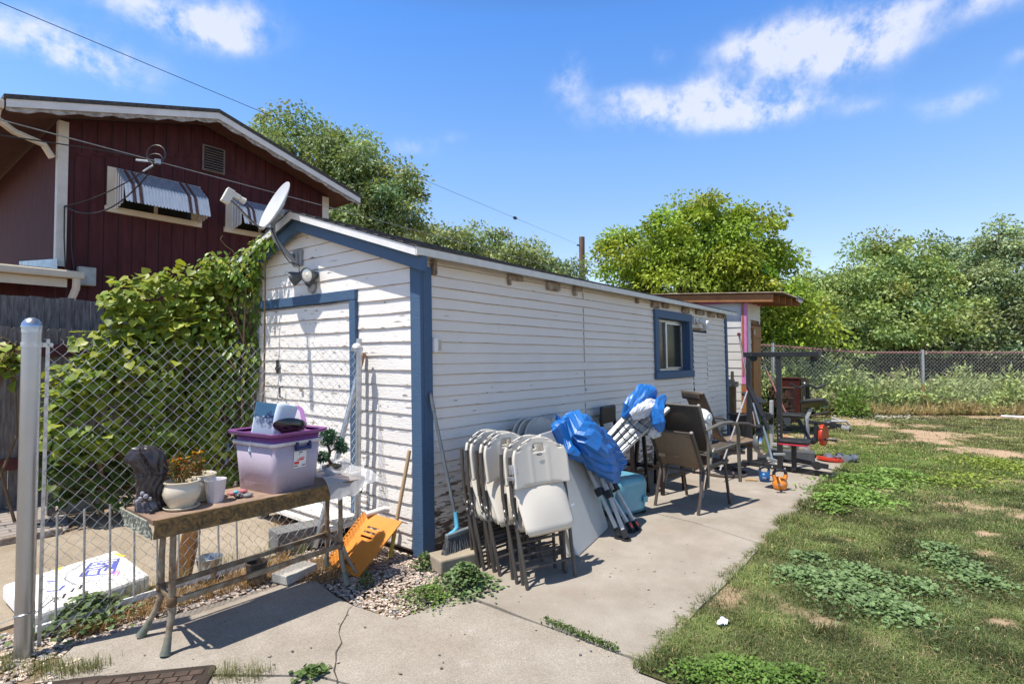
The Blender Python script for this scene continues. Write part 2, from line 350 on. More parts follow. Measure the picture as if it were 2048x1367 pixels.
MAROON = pm('maroon_siding', (.074, .0215, .0235), .75, spec=.2, var=.22, scale=3, stretch=(3, 3, .5), bmp=.25, bscale=70, bstretch=(4, 4, .5))
OLDWOOD = pm('weathered_board', (.115, .098, .09), .9, scale=6, col2=(.26, .235, .225), stretch=(7, 7, .9), bmp=.4, bscale=14)
REDRAIL = pm('red_stained_rail', (.10, .03, .028), .8, var=.25)
CEDAR = pm('cedar_stain', (.33, .145, .05), .7, scale=5, col2=(.24, .095, .035), stretch=(1, 1, 1), bmp=.2)
DOORWOOD = pm('oiled_door_board', (.36, .17, .055), .55, scale=9, col2=(.24, .10, .032), stretch=(8, 8, .7), bmp=.25, bscale=16)
PINK = pm('pink_flashing', (.58, .20, .42), .6, var=.12)

# ---------------- ground ----------------
def flat(name, poly, z, mat, th=0.0):
    mb = M(); mb.prism(poly, th if th else .001, Matrix.Translation((0, 0, z-(th if th else .001)))); return struct(mb.build(name, mat))
struct(M().add([(-250, -250, -.03), (400, -250, -.03), (400, 400, -.03), (-250, 400, -.03)], [(0, 1, 2, 3)]).build('ground', DIRT))
def ragged(pts, step=.12, amp=.015, seed=1, close=True):
    rr = random.Random(seed); out = []
    for (a, b) in zip(pts, pts[1:]+(pts[:1] if close else [])):
        n = max(1, int(math.dist(a, b)/step))
        for k in range(n):
            t = k/n; out.append((a[0]+(b[0]-a[0])*t+(rr.uniform(-amp, amp) if k else 0), a[1]+(b[1]-a[1])*t+(rr.uniform(-amp, amp) if k else 0)))
    return out if close else out+[pts[-1]]
flat('patio_slab', ragged([(-.297, -1.89), (-.30, -.50), (-.02, -.44), (.02, .02), (2.2, .02), (2.03, -1.28), (1.80, -1.89)], .15, .006, 3), 0, CONC, .1)
flat('patio_slab', ragged([(1.815, -1.89), (2.045, -1.28), (2.215, .02), (7.0, .02), (6.9, -.45), (6.25, -.75), (6.2, -1.89)], .15, .006, 4), 0, CONC, .1)
flat('patio_slab', ragged([(-.98, -5.5), (-.40, -5.5), (-.40, -1.9), (-.312, -1.88), (-.315, -.63), (-.52, -.66), (-.76, -.62), (-.808, -.288), (-.80, -.1), (-.74, .22), (-.9, .33), (-1.6, .42), (-1.96, .43), (-2.16, .17), (-1.96, .02), (-1.615, -.395), (-1.33, -.765), (-1.20, -1.2)], .14, .004, 5), -.004, CONC, .09)
crk = [(-1.372, -1.02), (-1.345, -.93), (-1.30, -.86), (-1.27, -.79), (-1.22, -.73), (-1.17, -.655), (-1.10, -.60), (-1.05, -.50), (-1.0, -.44), (-.94, -.39), (-.90, -.355), (-.86, -.31), (-.815, -.285)]
cw = M(); cw.v = [(x+(-.6 if s_ else .6)*wd_, y+(.8 if s_ else -.8)*wd_, -.0005) for (x, y), wd_ in zip(crk, [.002, .004, .0025, .004, .002, .0035, .003, .0015, .003, .002, .0025, .0015, .001]) for s_ in (0, 1)]
cw.f = [(2*i_, 2*i_+2, 2*i_+3, 2*i_+1) for i_ in range(len(crk)-1)]
struct(cw.build('crack', pm('crack_dirt', (.06, .05, .04), .95)))
flat('patio_slab', ragged([(-3.9, -5.5), (-.995, -5.5), (-1.215, -1.2), (-1.345, -.772), (-1.63, -.402), (-1.975, .008), (-2.25, -.06), (-2.6, -.3), (-3.9, -.6)], .12, .005, 7), -.006, CONC, .09)
flat('driveway', ragged([(-3.6, .95), (-2.3, 1.0), (-.9, .95), (-.45, .85), (-.12, 1.0), (-.12, 2.75), (-1.0, 2.72), (-3.6, 2.78)], .14, .03, 8), -.012, CONC2, .05)
def paver_mat():
    m, nt, b = newmat('pavers'); tc = N(nt, 'ShaderNodeTexCoord'); br = N(nt, 'ShaderNodeTexBrick'); L(nt, tc, 'Object', br, 'Vector')
    br.inputs['Scale'].default_value = 2.4; br.inputs['Color1'].default_value = (.33, .27, .235, 1); br.inputs['Color2'].default_value = (.24, .225, .22, 1); br.inputs['Mortar'].default_value = (.12, .10, .085, 1)
    br.inputs['Mortar Size'].default_value = .02; L(nt, br, 'Color', b, 'Base Color'); b.inputs['Roughness'].default_value = .9; bump(nt, b, br, 'Fac', -.5); return m
flat('path', ragged([(-6, 2.86), (-1.45, 2.84), (-1.2, 4.1), (-6, 4.2)], .3, .01, 9), -.008, paver_mat(), .05)
M().box(-6, -1.5, 2.79, 2.85, -.03, .03).build('kerb', ROTTEN, bevel=.01)['kind'] = 'structure'

# ---------------- the white shed ----------------
shed = thing('shed', 'long white clapboard shed with peeling paint, blue corner boards and a low gabled roof', 'shed', (0, 0, 0))
EX = 7.06; RY = 1.56; RZ = 2.772; SL = .316; WY = 3.12
SAG = .16
def roofz(y, x=0.): return RZ-SL*abs(y-RY)-SAG*max(0, x)/7.4*max(0, 1-abs(y-RY)/1.69)
def siding(exp, z0, z1, span, place, jag=.0025, seed=1, off=.0135, edge=0., chips=None):
    """lapped boards: every board leans out at its lower edge, with a lip below; slightly wavy"""
    mb = M(); lip = M(); rr = random.Random(seed); z = z0; k = 0
    while z < z1-.005:
        zt = min(z+exp, z1); 
        for (a, b) in span(z, zt):
            n = max(1, int((b-a)/.33)); base = rr.uniform(-.002, .003)
            hs = [a+(b-a)*i/n for i in range(n+1)]; dz = [rr.uniform(-jag, jag) for _ in hs]; do = [rr.uniform(-.0015, .002) for _ in hs]
            vs = []
            for h, d, o_ in zip(hs, dz, do):
                vs += [place(h, z+d, 0.0), place(h, z+d, off+o_+base), place(h, zt+d+.004, .002)]
            fs = []
            for i in range(n):
                q = 3*i; fs.append((q+1, q+4, q+5, q+2))
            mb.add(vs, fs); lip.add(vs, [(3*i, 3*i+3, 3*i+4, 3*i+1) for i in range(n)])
            if edge:                                           # strip along the foot of each board: worn drip edge and painted lap shadow
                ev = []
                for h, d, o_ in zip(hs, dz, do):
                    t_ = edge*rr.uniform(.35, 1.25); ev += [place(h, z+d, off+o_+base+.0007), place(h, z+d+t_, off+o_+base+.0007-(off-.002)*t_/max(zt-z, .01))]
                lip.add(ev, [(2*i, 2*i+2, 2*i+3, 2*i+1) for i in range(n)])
        z += exp; k += 1
    if chips:                                                  # flakes where paint has come off the board edges
        for _ in range(chips[0]):
            z = z0+exp*int((chips[1]+(chips[2]-chips[1])*rr.random()**chips[3]-z0)/exp); ss_ = span(z, z+exp)
            if not ss_: continue
            a, b = ss_[rr.randrange(len(ss_))]; h = rr.uniform(a+.02, b-.05); ln = rr.uniform(.012, .10)*rr.uniform(.4, 1.3); ht = rr.uniform(.003, .011)*rr.uniform(.6, 1.5); n = 7; up_ = rr.random() < .25; zb = z+(rr.uniform(.02, exp*.8) if up_ else -.001)
            if h+ln > b: continue
            low_ = [(h+ln*i/n, zb+(rr.uniform(-.002, .001) if up_ else 0)) for i in range(n+1)]; top_ = [(h+ln*i/n, zb+max(.001, ht*math.sin(PI*(i+.3)/(n+.6))*rr.uniform(.4, 1.3))) for i in range(n+1)]
            o_ = lambda q: off+.0022+.0012-(off-.002)*(q-z)/exp
            lip.add([place(x, q, o_(q)) for x, q in low_]+[place(x, q, o_(q)) for x, q in top_], [(i, i+1, n+2+i, n+1+i) for i in range(n)])
    return mb, lip
# side wall along y=0 (window opening left free)
WX0, WX1, WZ0, WZ1 = 4.065, 5.38, 1.165, 2.095
PX0, PX1, PZ0, PZ1 = 5.46, 6.08, .55, 1.87
def span_side(z, zt):
    s = [(0.05, EX)]
    def cut(s, a, b): 
        o = []
        for (p, q) in s:
            if a <= p and b >= q: continue
            if p < a < q: o.append((p, a)); 
            if p < b < q: o.append((b, q))
            if b <= p or a >= q: o.append((p, q))
        return o
    if zt > WZ0+.06 and z < WZ1-.06: s = cut(s, WX0+.09, WX1-.09)
    if zt > PZ0 and z < PZ1: s = cut(s, PX0, PX1)
    return s
sw, swl = siding(.0838, -.02, 2.21, span_side, lambda h, z, o: (h, -o, z), seed=3, off=.0125, edge=.0042, chips=(420, 0, 2.1, 2.6))
for z_ in np.arange(.15, 2.1, .0838): swl.box(2.30+random.uniform(-.004, .004), 2.303, -.0165, -.010, z_, z_+.07) if random.random() < .75 else None
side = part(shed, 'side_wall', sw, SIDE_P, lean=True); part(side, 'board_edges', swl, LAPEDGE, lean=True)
pw, pwl = siding(.0838, PZ0, PZ1-.02, lambda z, zt: [(PX0+.012, PX1-.018)], lambda h, z, o: (h, -o-.007+.004*math.sin(z*6), z-.012), seed=9, off=.0125, edge=.0042)
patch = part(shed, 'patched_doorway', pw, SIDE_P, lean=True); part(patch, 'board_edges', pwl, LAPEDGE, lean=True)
part(patch, 'gap', M().box(PX0-.004, PX1+.006, -.001, .02, PZ0, PZ1-.002), DARK, lean=True)
# front gable wall in x=0
DY0, DY1, DZ0, DZ1 = .80, 2.40, .12, 1.93
def span_front(z, zt):
    e = (RZ-.02-zt)/SL; lo, hi = max(.05, RY-e), min(WY, RY+e)
    if hi-lo < .05: return []
    if z < DZ1 and zt > DZ0:
        return [(lo, min(hi, DY0))]+([(DY1, hi)] if hi > DY1+.01 else [])
    return [(lo, hi)]
fw_, fwl = siding(.111, .02, 2.74, span_front, lambda h, z, o: (-o, h, z), seed=5, off=.010, jag=.004, edge=.0045, chips=(330, 0, 2.6, 1.2))
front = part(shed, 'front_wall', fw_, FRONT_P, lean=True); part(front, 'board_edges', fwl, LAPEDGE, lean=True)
dw, dwl = siding(.122, DZ0-.04, DZ1-.012, lambda z, zt: [(DY0+.01, DY1)], lambda h, z, o: (-o-.008, h, z), seed=6, off=.012, jag=.006, edge=.0045, chips=(300, .1, 1.9, 1.))
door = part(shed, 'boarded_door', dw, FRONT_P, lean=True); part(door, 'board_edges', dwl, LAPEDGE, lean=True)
part(door, 'hasp', M().box(-.05, -.03, 1.985, 2.01, 1.30, 1.43).box(-.055, -.03, 1.975, 2.02, 1.33, 1.36), BLACKM, lean=True, bevel=.004)
part(door, 'knot_hole', M().lathe([(.022, 0), (.022, .01)], n=12, mat=Matrix.Translation((-.036, 1.60, 1.16))@Matrix.Rotation(PI/2, 4, 'Y')), ROTTEN, lean=True)
part(door, 'handle', M().tube([(-.04, 1.9, 1.18), (-.07, 1.9, 1.17), (-.07, 1.9, 1.08), (-.04, 1.9, 1.07)], .008), BLACKM, lean=True)
part(shed, 'door_trim', M().box(-.042, -.004, DY0-.045, DY1, DZ1, DZ1+.085).box(-.040, -.004, DY0-.045, DY0+.035, .03, DZ1-.002), BLUE, lean=True, bevel=.004)
# plain rear and left walls, core behind the boards
core = M().box(.005, WX0+.08, .008, .03, 0, 2.2).box(WX1-.08, EX, .008, .03, 0, 2.2).box(WX0+.08, WX1-.08, .008, .03, 0, WZ0+.07).box(WX0+.08, WX1-.08, .008, .03, WZ1-.07, 2.2).box(.005, .03, .03, WY-.03, 0, 2.2).box(EX-.03, EX-.002, .03, WY-.03, 0, 2.2).box(0.005, EX, WY-.03, WY, 0, 2.2)
core.add([(.006, .03, 2.2), (.006, WY-.03, 2.2), (.006, RY, RZ-.1)], [(0, 1, 2)]).add([(EX-.004, .03, 2.2), (EX-.004, WY-.03, 2.2), (EX-.004, RY, RZ-.1-SAG)], [(0, 2, 1)])
part(shed, 'wall_core', core, ROTTEN, lean=True)
for nm, bx_ in (('corner_board', (-.035, -.002, -.035, .075)), ('corner_board', (-.002, .085, -.037, -.003)), ('corner_board', (EX-.09, EX+.01, -.03, -.004)), ('corner_board', (-.03, -.002, WY-.08, WY+.02))):
    part(shed, nm, M().box(*bx_, -.02, 2.13 if bx_[2] < 1 else 2.2), BLUE, lean=True, bevel=.005)
# roof: deck, shingles, white fascia, blue rake boards
XF, XB, YE = -.14, EX+.2, -.13
def rslab(y0, y1, dz0, dz1, xa=XF, xb=XB):
    mb = M(); z0, z1, z2, z3 = roofz(y0, xa), roofz(y0, xb), roofz(y1, xb), roofz(y1, xa)
    vs = [(xa, y0, z0+dz0), (xb, y0, z1+dz0), (xb, y1, z2+dz0), (xa, y1, z3+dz0), (xa, y0, z0+dz1), (xb, y0, z1+dz1), (xb, y1, z2+dz1), (xa, y1, z3+dz1)]
    return mb.add(vs, [(0, 3, 2, 1), (4, 5, 6, 7), (0, 1, 5, 4), (1, 2, 6, 5), (2, 3, 7, 6), (3, 0, 4, 7)])
roof = M()
for a, b in ((YE+.01, RY), (RY, WY-YE)):
    q = rslab(a, b, -.05, -.012, XF+.012, XB-.01); roof.add(q.v, q.f)
part(shed, 'roof_deck', roof, pm('painted_soffit', (.05, .085, .145), .8, var=.2), lean=True)
sh = M()
for s in (0, 1):
    ny = 12
    for k in range(ny):                                        # courses of shingles
        t0, t1 = k/ny, (k+1)/ny
        a = YE-.015+(RY-YE+.015)*t0; b = YE-.015+(RY-YE+.015)*t1
        if s: a, b = 2*RY-a, 2*RY-b
        n = 26
        for i in range(n):
            x0 = XF-.02+(XB-XF+.03)*i/n; x1 = XF-.02+(XB-XF+.03)*(i+1)/n; e = random.uniform(0, .006)
            sh.add([(x0, a, roofz(a, x0)+.004), (x1-.004, a, roofz(a, x1)+.004), (x1-.004, a, roofz(a, x1)+.014+e), (x0, a, roofz(a, x0)+.014+e), (x0, b, roofz(b, x0)+.004), (x1-.004, b, roofz(b, x1)+.004)],
                   [(0, 1, 2, 3), (3, 2, 5, 4), (0, 4, 5, 1), (0, 3, 4), (1, 5, 2)])
part(shed, 'shingles', sh, SHINGLE, lean=True)
ff_ = M()
for a, b in ((YE, RY), (RY, WY-YE)):
    q = rslab(a, b, -.062, -.002, XF-.012, XF+.008); ff_.add(q.v, q.f)
part(shed, 'gable_fascia', ff_, WHITE_T, lean=True)
part(shed, 'eave_fascia', M().add([(XF-.012, YE-.012, roofz(YE)-.055), (XB, YE-.012, roofz(YE)-.055), (XB, YE-.012, roofz(YE)+.004), (XF-.012, YE-.012, roofz(YE)+.004), (XF-.012, YE+.006, roofz(YE)-.055), (XB, YE+.006, roofz(YE)-.055), (XB, YE+.006, roofz(YE)+.004), (XF-.012, YE+.006, roofz(YE)+.004)],
     [(0, 1, 2, 3), (7, 6, 5, 4), (0, 4, 5, 1), (2, 6, 7, 3), (0, 3, 7, 4), (1, 5, 6, 2)]), DRIP, lean=True)
for a, b in ((-.14, RY), (RY, WY+.14)):
    q = rslab(a, b, -.165, -.058, -.095, -.05); part(shed, 'rake_board', q, BLUE, lean=True, bevel=.004)
# tails of the rafters under the eave, many of them rotted
for px, zz, ww in ((.10, .10, .04), (1.02, .085, .035), (1.06, .035, .17), (1.62, .07, .20), (2.10, .085, .035), (2.14, .03, .12), (3.55, .05, .07), (4.0, .07, .22), (4.35, .05, .18), (5.05, .07, .26), (5.6, .06, .30), (6.15, .07, .26), (6.6, .06, .20), (6.9, .07, .16)):
    z = roofz(YE)-.058; part(shed, 'rafter_tail', M().box(px, px+ww, -.05+random.uniform(0, .025), -.012, z-zz, z+.01), ROTTEN, lean=True, bevel=.004)
# side window: blue casing, deep jamb, aluminium slider
z0, z1, x0, x1 = WZ0, WZ1, WX0, WX1
cas = M().box(x0, x1, -.045, -.012, z1-.11, z1).box(x0+.003, x0+.115, -.043, -.012, z0+.103, z1-.112).box(x1-.115, x1-.003, -.043, -.012, z0+.103, z1-.112)
cas.box(x0-.01, x1+.02, -.055, -.012, z0, z0+.10)
win = part(shed, 'window', cas, BLUE, lean=True, bevel=.004)
xi0, xi1, zi0, zi1 = x0+.117, x1-.117, z0+.102, z1-.113
part(win, 'jamb', M().box(xi0-.012, xi0, -.012, .12, zi0, zi1).box(xi1, xi1+.012, -.012, .12, zi0, zi1).box(xi0-.012, xi1+.012, -.011, .12, zi1, zi1+.012).box(xi0-.012, xi1+.012, -.011, .12, zi0-.012, zi0), BLUE, lean=True)
xm = xi0+(xi1-xi0)*.42
frm = M().box(xi0, xi1, .07, .10, zi1-.035, zi1).box(xi0, xi1, .07, .10, zi0, zi0+.03).box(xi0, xi0+.03, .07, .10, zi0+.03, zi1-.035).box(xi1-.035, xi1, .07, .10, zi0+.03, zi1-.035)
frm.box(xm-.02, xm+.025, .055, .095, zi0+.03, zi1-.035).box(xm+.025, xi1-.036, .056, .07, zi1-.06, zi1-.034).box(xm+.025, xi1-.036, .056, .07, zi0+.03, zi0+.05)
part(win, 'sash', frm, ALU, lean=True, bevel=.003)
part(win, 'pane', M().box(xi0+.02, xi1-.02, .083, .089, zi0+.02, zi1-.02), GLASS, lean=True)
part(shed, 'sill_plate', M().box(.02, EX-.02, -.004, .0, -.03, .11), ROTTEN, lean=True)

# ---------------- fittings on the shed (each its own thing) ----------------
def lean3(p): return tuple(LEAN@np.array(p))
p0 = lean3((0, 1.65, 2.38))
dish = thing('satellite_dish', 'pale grey satellite dish on a bent mast at the shed gable', 'satellite dish', p0)
part(dish, 'mount_plate', M().box(-.035, -.010, 1.58, 1.72, 2.30, 2.45).box(-.06, -.035, 1.61, 1.63, 2.31, 2.42).box(-.06, -.035, 1.68, 1.70, 2.31, 2.42), GREYPL, lean=True, bevel=.004)
mast = [(-.04, 1.65, 2.34), (-.08, 1.655, 2.37), (-.16, 1.68, 2.45), (-.215, 1.70, 2.53), (-.23, 1.71, 2.60), (-.225, 1.715, 2.69)]
part(dish, 'mast', M().tube(mast, .0215, 12), GREYPL, lean=True, smooth=True)
dc = PL(549, 411, 0, -.29); cv_ = unit(CAM-dc); lf_ = unit(np.array([cv_[1], -cv_[0], 0.])); lf_ = lf_ if lf_@RT < 0 else -lf_
dn = unit(.31*cv_+.95*(.87*lf_+np.array([0, 0, .49])))
dl = unit(np.cross(np.array([0, 0, 1.]), dn)); du = np.cross(dn, dl)
DM = Matrix(((dl[0], du[0], dn[0], dc[0]), (dl[1], du[1], dn[1], dc[1]), (dl[2], du[2], dn[2], dc[2]), (0, 0, 0, 1)))
ref = M()
prof = [(0, -.035), (.08, -.032), (.15, -.022), (.20, -.009), (.232, .004), (.238, .006), (.240, .0), (.232, -.008), (.15, -.034), (.0, -.047)]
ref.lathe(prof, n=40, mat=DM@Matrix.Diagonal((.92, 1.05, 1, 1)))
part(dish, 'reflector', ref, pm('dish_grey', (.55, .56, .57), .45, var=.05), smooth=True)
D = lambda x, y, z: tuple(DM@Vector((x, y, z)))
part(dish, 'bracket', M().beam(D(0, -.05, -.05), D(0, .06, -.05), .07, .03).beam(D(0, -.04, -.06), tuple(np.array(lean3(mast[-1]))), .05, .04).box(-.03, .03, -.06, .0, -.10, -.05, DM), GREYPL, bevel=.004)
part(dish, 'feed_arm', M().tube([D(0, -.10, -.055), D(0, -.25, .0), D(0, -.235, .12), D(0, -.17, .33)], [.013, .013, .012, .011], 8), GREYPL, smooth=True)
ln = M().box(-.03, .03, -.215, -.085, .325, .39, DM).box(-.024, .024, -.135, -.09, .27, .33, DM); ln.lathe([(.024, 0), (.03, .05)], n=14, mat=DM@Matrix.Translation((0, -.115, .27))@Matrix.Rotation(PI, 4, 'X'))
part(dish, 'receiver', ln, pm('beige_plastic', (.60, .58, .52), .5, var=.06), bevel=.006)
part(dish, 'cable', M().tube([D(.01, -.17, .32), D(.03, -.26, .05), D(.02, -.20, -.08), lean3((-.25, 1.70, 2.62)), lean3((-.22, 1.66, 2.50)), lean3((-.16, 1.66, 2.40)), lean3((-.10, 1.66, 2.33)), lean3((-.05, 1.58, 2.30)), lean3((-.04, 1.60, 2.22)), lean3((-.05, 1.64, 2.20))], .0045, 6), BLACKPL, smooth=True)

def flood(root, base, dirs, matb, lens, R_=.062):
    """two bullet lamps on one wall plate"""
    bx, by, bz = base
    for k, (px, py, pz, d, inner) in enumerate(dirs):
        d = Vector(d).normalized(); q = d.to_track_quat('Z', 'Y').to_matrix().to_4x4(); q.translation = Vector((px, py, pz))
        h = part(root, 'lamp_head', M().lathe([(.026, -.13), (.034, -.12), (.036, -.07), (R_*.93, -.015), (R_, .0), (R_, .006), (R_*.92, .006), (R_*.9, -.004), (.02, -.02)], n=24, mat=q), matb, smooth=True, lean=True)
        part(h, 'bulb', M().lathe([(R_*.88, -.004), (R_*.6, .002), (.018, .0), (.014, .004), (0, .005)][::1], n=24, mat=q), lens, smooth=True, lean=True)
        a = Vector((bx, by, bz)); b = Vector((px, py, pz))-d*.10
        part(h, 'swivel', M().tube([a, (a+b)/2-Vector((.0, 0, .03)), b], .013, 8), matb, lean=True, smooth=True)
MIRR = pm('lamp_reflector', (.78, .77, .70), .2, .2, var=.1, spec=.7)
fl = thing('floodlight', 'double floodlight with two dark bullet lamps over the boarded door', 'floodlight', lean3((0, 1.42, 2.10)))
flood(fl, (-.04, 1.415, 2.085), [(-.16, 1.50, 2.155, (-.45, .60, -.28), 0), (-.125, 1.33, 2.175, (-.85, -.30, -.12), 0)], pm('dark_grey_lamp', (.085, .09, .095), .5), MIRR, .066)
part(fl, 'wall_plate', M().lathe([(.055, 0), (.055, .02), (.03, .03)], n=20, mat=Matrix.Translation((-.016, 1.415, 2.085))@Matrix.Rotation(-PI/2, 4, 'Y')), GREYPL, smooth=True, lean=True)
fs = thing('floodlight', 'white twin floodlight beside the blue-framed window', 'floodlight', lean3((5.55, 0, 2.0)))
flood(fs, (5.55, -.03, 2.02), [(5.62, -.17, 1.965, (.3, -.8, -.5), 0), (5.74, -.13, 1.90, (.35, -.35, -1), 0)], WHITE_T, MIRR, .055)
part(fs, 'wall_plate', M().box(5.49, 5.60, -.035, -.012, 1.96, 2.07), GALV, lean=True, bevel=.006)
ou = thing('outlet_box', 'small white outlet box by the blue corner board', 'outlet box', lean3((.10, 0, 1.54)))
part(ou, 'cover', M().box(.085, .125, -.06, -.012, 1.49, 1.60), WHITE_T, lean=True, bevel=.006)
part(ou, 'socket', M().box(.127, .17, -.045, -.012, 1.505, 1.585), pm('stained_plastic', (.45, .40, .30), .6), lean=True, bevel=.004)

# ---------------- the maroon house behind ----------------
HY = 8.0
def H(px, py, y=HY): return PL(px, py, 1, y)
hx0, hx1 = -.52, 4.30; hzt = 5.17; apex = H(440, 238, HY-.75)
house = thing('house', 'two storey maroon house with cream corner boards, gable vent and striped window awnings', 'house', (hx0, HY, 0))
HR_X = 1.64; HSL = .281; HZR = 5.985
def hz(x): return HZR-HSL*abs(x-HR_X)
wl = M().add([(hx0, HY, -.1), (hx1, HY, -.1), (hx1, HY, hz(hx1)-.12), (HR_X, HY, hz(HR_X)-.12), (hx0, HY, hz(hx0)-.12)], [(0, 1, 2, 3, 4)])
wl.add([(hx0, HY, -.1), (hx0, HY+9, -.1), (hx0, HY+9, hz(hx0)-.12), (hx0, HY, hz(hx0)-.12)], [(0, 3, 2, 1)]).add([(hx1, HY, -.1), (hx1, HY+9, -.1), (hx1, HY+9, hz(hx1)-.12), (hx1, HY, hz(hx1)-.12)], [(0, 1, 2, 3)])
wall = part(house, 'wall', wl, MAROON)
gr = M(); x = hx0+.2
while x < hx1:                                                 # vertical grooves of the panel siding, and the stepped seam under the gable
    gr.box(x-.006, x+.006, HY-.004, HY+.01, 0, min(5.0, hz(x)-.62-.05*0)); gr.box(x+.09-.006, x+.09+.006, HY-.016, HY+.01, hz(x)-.64, hz(x)-.14); x += .205
part(wall, 'groove', gr, pm('maroon_groove', (.018, .006, .008), .8))
up = M(); x = hx0
while x < hx1-.03:
    xe = min(x+.205, hx1); zt = min(hz(x), hz(xe))-.66-(0.03)
    up.add([(x, HY-.012, zt), (xe, HY-.012, zt), (xe, HY-.012, hz(xe)-.13), (x, HY-.012, hz(x)-.13), (x, HY+.002, zt), (xe, HY+.002, zt)], [(0, 1, 2, 3), (4, 5, 1, 0), (0, 3, 4)]); x = xe
part(wall, 'gable_panel', up, MAROON)
CREAMW = pm('white_corner_board', (.66, .62, .55), .6, var=.06)
for (a, b) in ((hx0-.02, hx0+.115), (hx1-.14, hx1+.02)): part(house, 'corner_board', M().box(a, b, HY-.03, HY+.10, 2.9 if a < 1 else 0, hz((a+b)/2)-.16), CREAMW, bevel=.004)
OV, HXL, HXR = .62, -1.25, 4.74
def hslab(xa, xb, ya, yb, d0, d1):
    za, zb = hz(xa), hz(xb); mb = M()
    return mb.add([(xa, ya, za+d0), (xb, ya, zb+d0), (xb, yb, zb+d0), (xa, yb, za+d0), (xa, ya, za+d1), (xb, ya, zb+d1), (xb, yb, zb+d1), (xa, yb, za+d1)], [(0, 3, 2, 1), (4, 5, 6, 7), (0, 1, 5, 4), (1, 2, 6, 5), (2, 3, 7, 6), (3, 0, 4, 7)])
SOFF = pm('brown_soffit', (.10, .042, .028), .8, var=.25, scale=3, stretch=(1, 6, 6))
for a, b in ((HXL, HR_X), (HR_X, HXR)):
    part(house, 'soffit', hslab(a, b, HY-OV+.02, HY+9.5, -.10, -.05), SOFF)
    part(house, 'roof', hslab(a-(.03 if a < 0 else 0), b+(.03 if b > 4 else 0), HY-OV-.03, HY+9.6, -.045, .02), SHINGLE)
    part(house, 'fascia', hslab(a, b, HY-OV-.012, HY-OV+.012, -.16, -.046), WHITE_T)
    sc = M(); n = 64                                           # scalloped, peeling trim below the fascia
    xs = [a+(b-a)*i/n for i in range(n+1)]
    vs = [(x, HY-OV+.02, hz(x)-.15) for x in xs]+[(x, HY-OV+.02, hz(x)-.19-.035*abs(math.sin(PI*(x-HXL)/.42))-.012*random.random()) for x in xs]
    sc.add(vs, [(i, i+n+1, i+n+2, i+1) for i in range(n)]); part(house, 'scalloped_trim', sc, pm('peeling_trim', (.50, .48, .45), .8, scale=14, col2=(.20, .165, .14), stretch=(1, 1, 2)), solid=.02)
gv = part(house, 'gable_vent', M().box(1.60, 2.02, HY-.05, HY-.013, 5.0, 5.5), pm('brown_metal', (.155, .115, .10), .6), bevel=.006)
sl_ = M()
for k in range(9): sl_.add([(1.64, HY-.052, 5.04+k*.048), (1.98, HY-.052, 5.04+k*.048), (1.98, HY-.075, 5.022+k*.048), (1.64, HY-.075, 5.022+k*.048)], [(0, 1, 2, 3)])
part(gv, 'louvre', sl_, pm('brown_metal_light', (.25, .19, .165), .5), solid=.004)
part(gv, 'opening', M().box(1.635, 1.985, HY-.0515, HY-.049, 5.03, 5.47), DARK)
AWM = pm('awning_sky_tinted_metal', (.42, .47, .55), .32, .35, var=.2, scale=6, stretch=(12, .6, .6)); AWS, AWB = pm('awning_white', (.84, .84, .84), .4, .0, var=.05), pm('awning_brown', (.16, .08, .065), .45, .1)  # slope metal tinted blue-grey to paint in the reflected sky
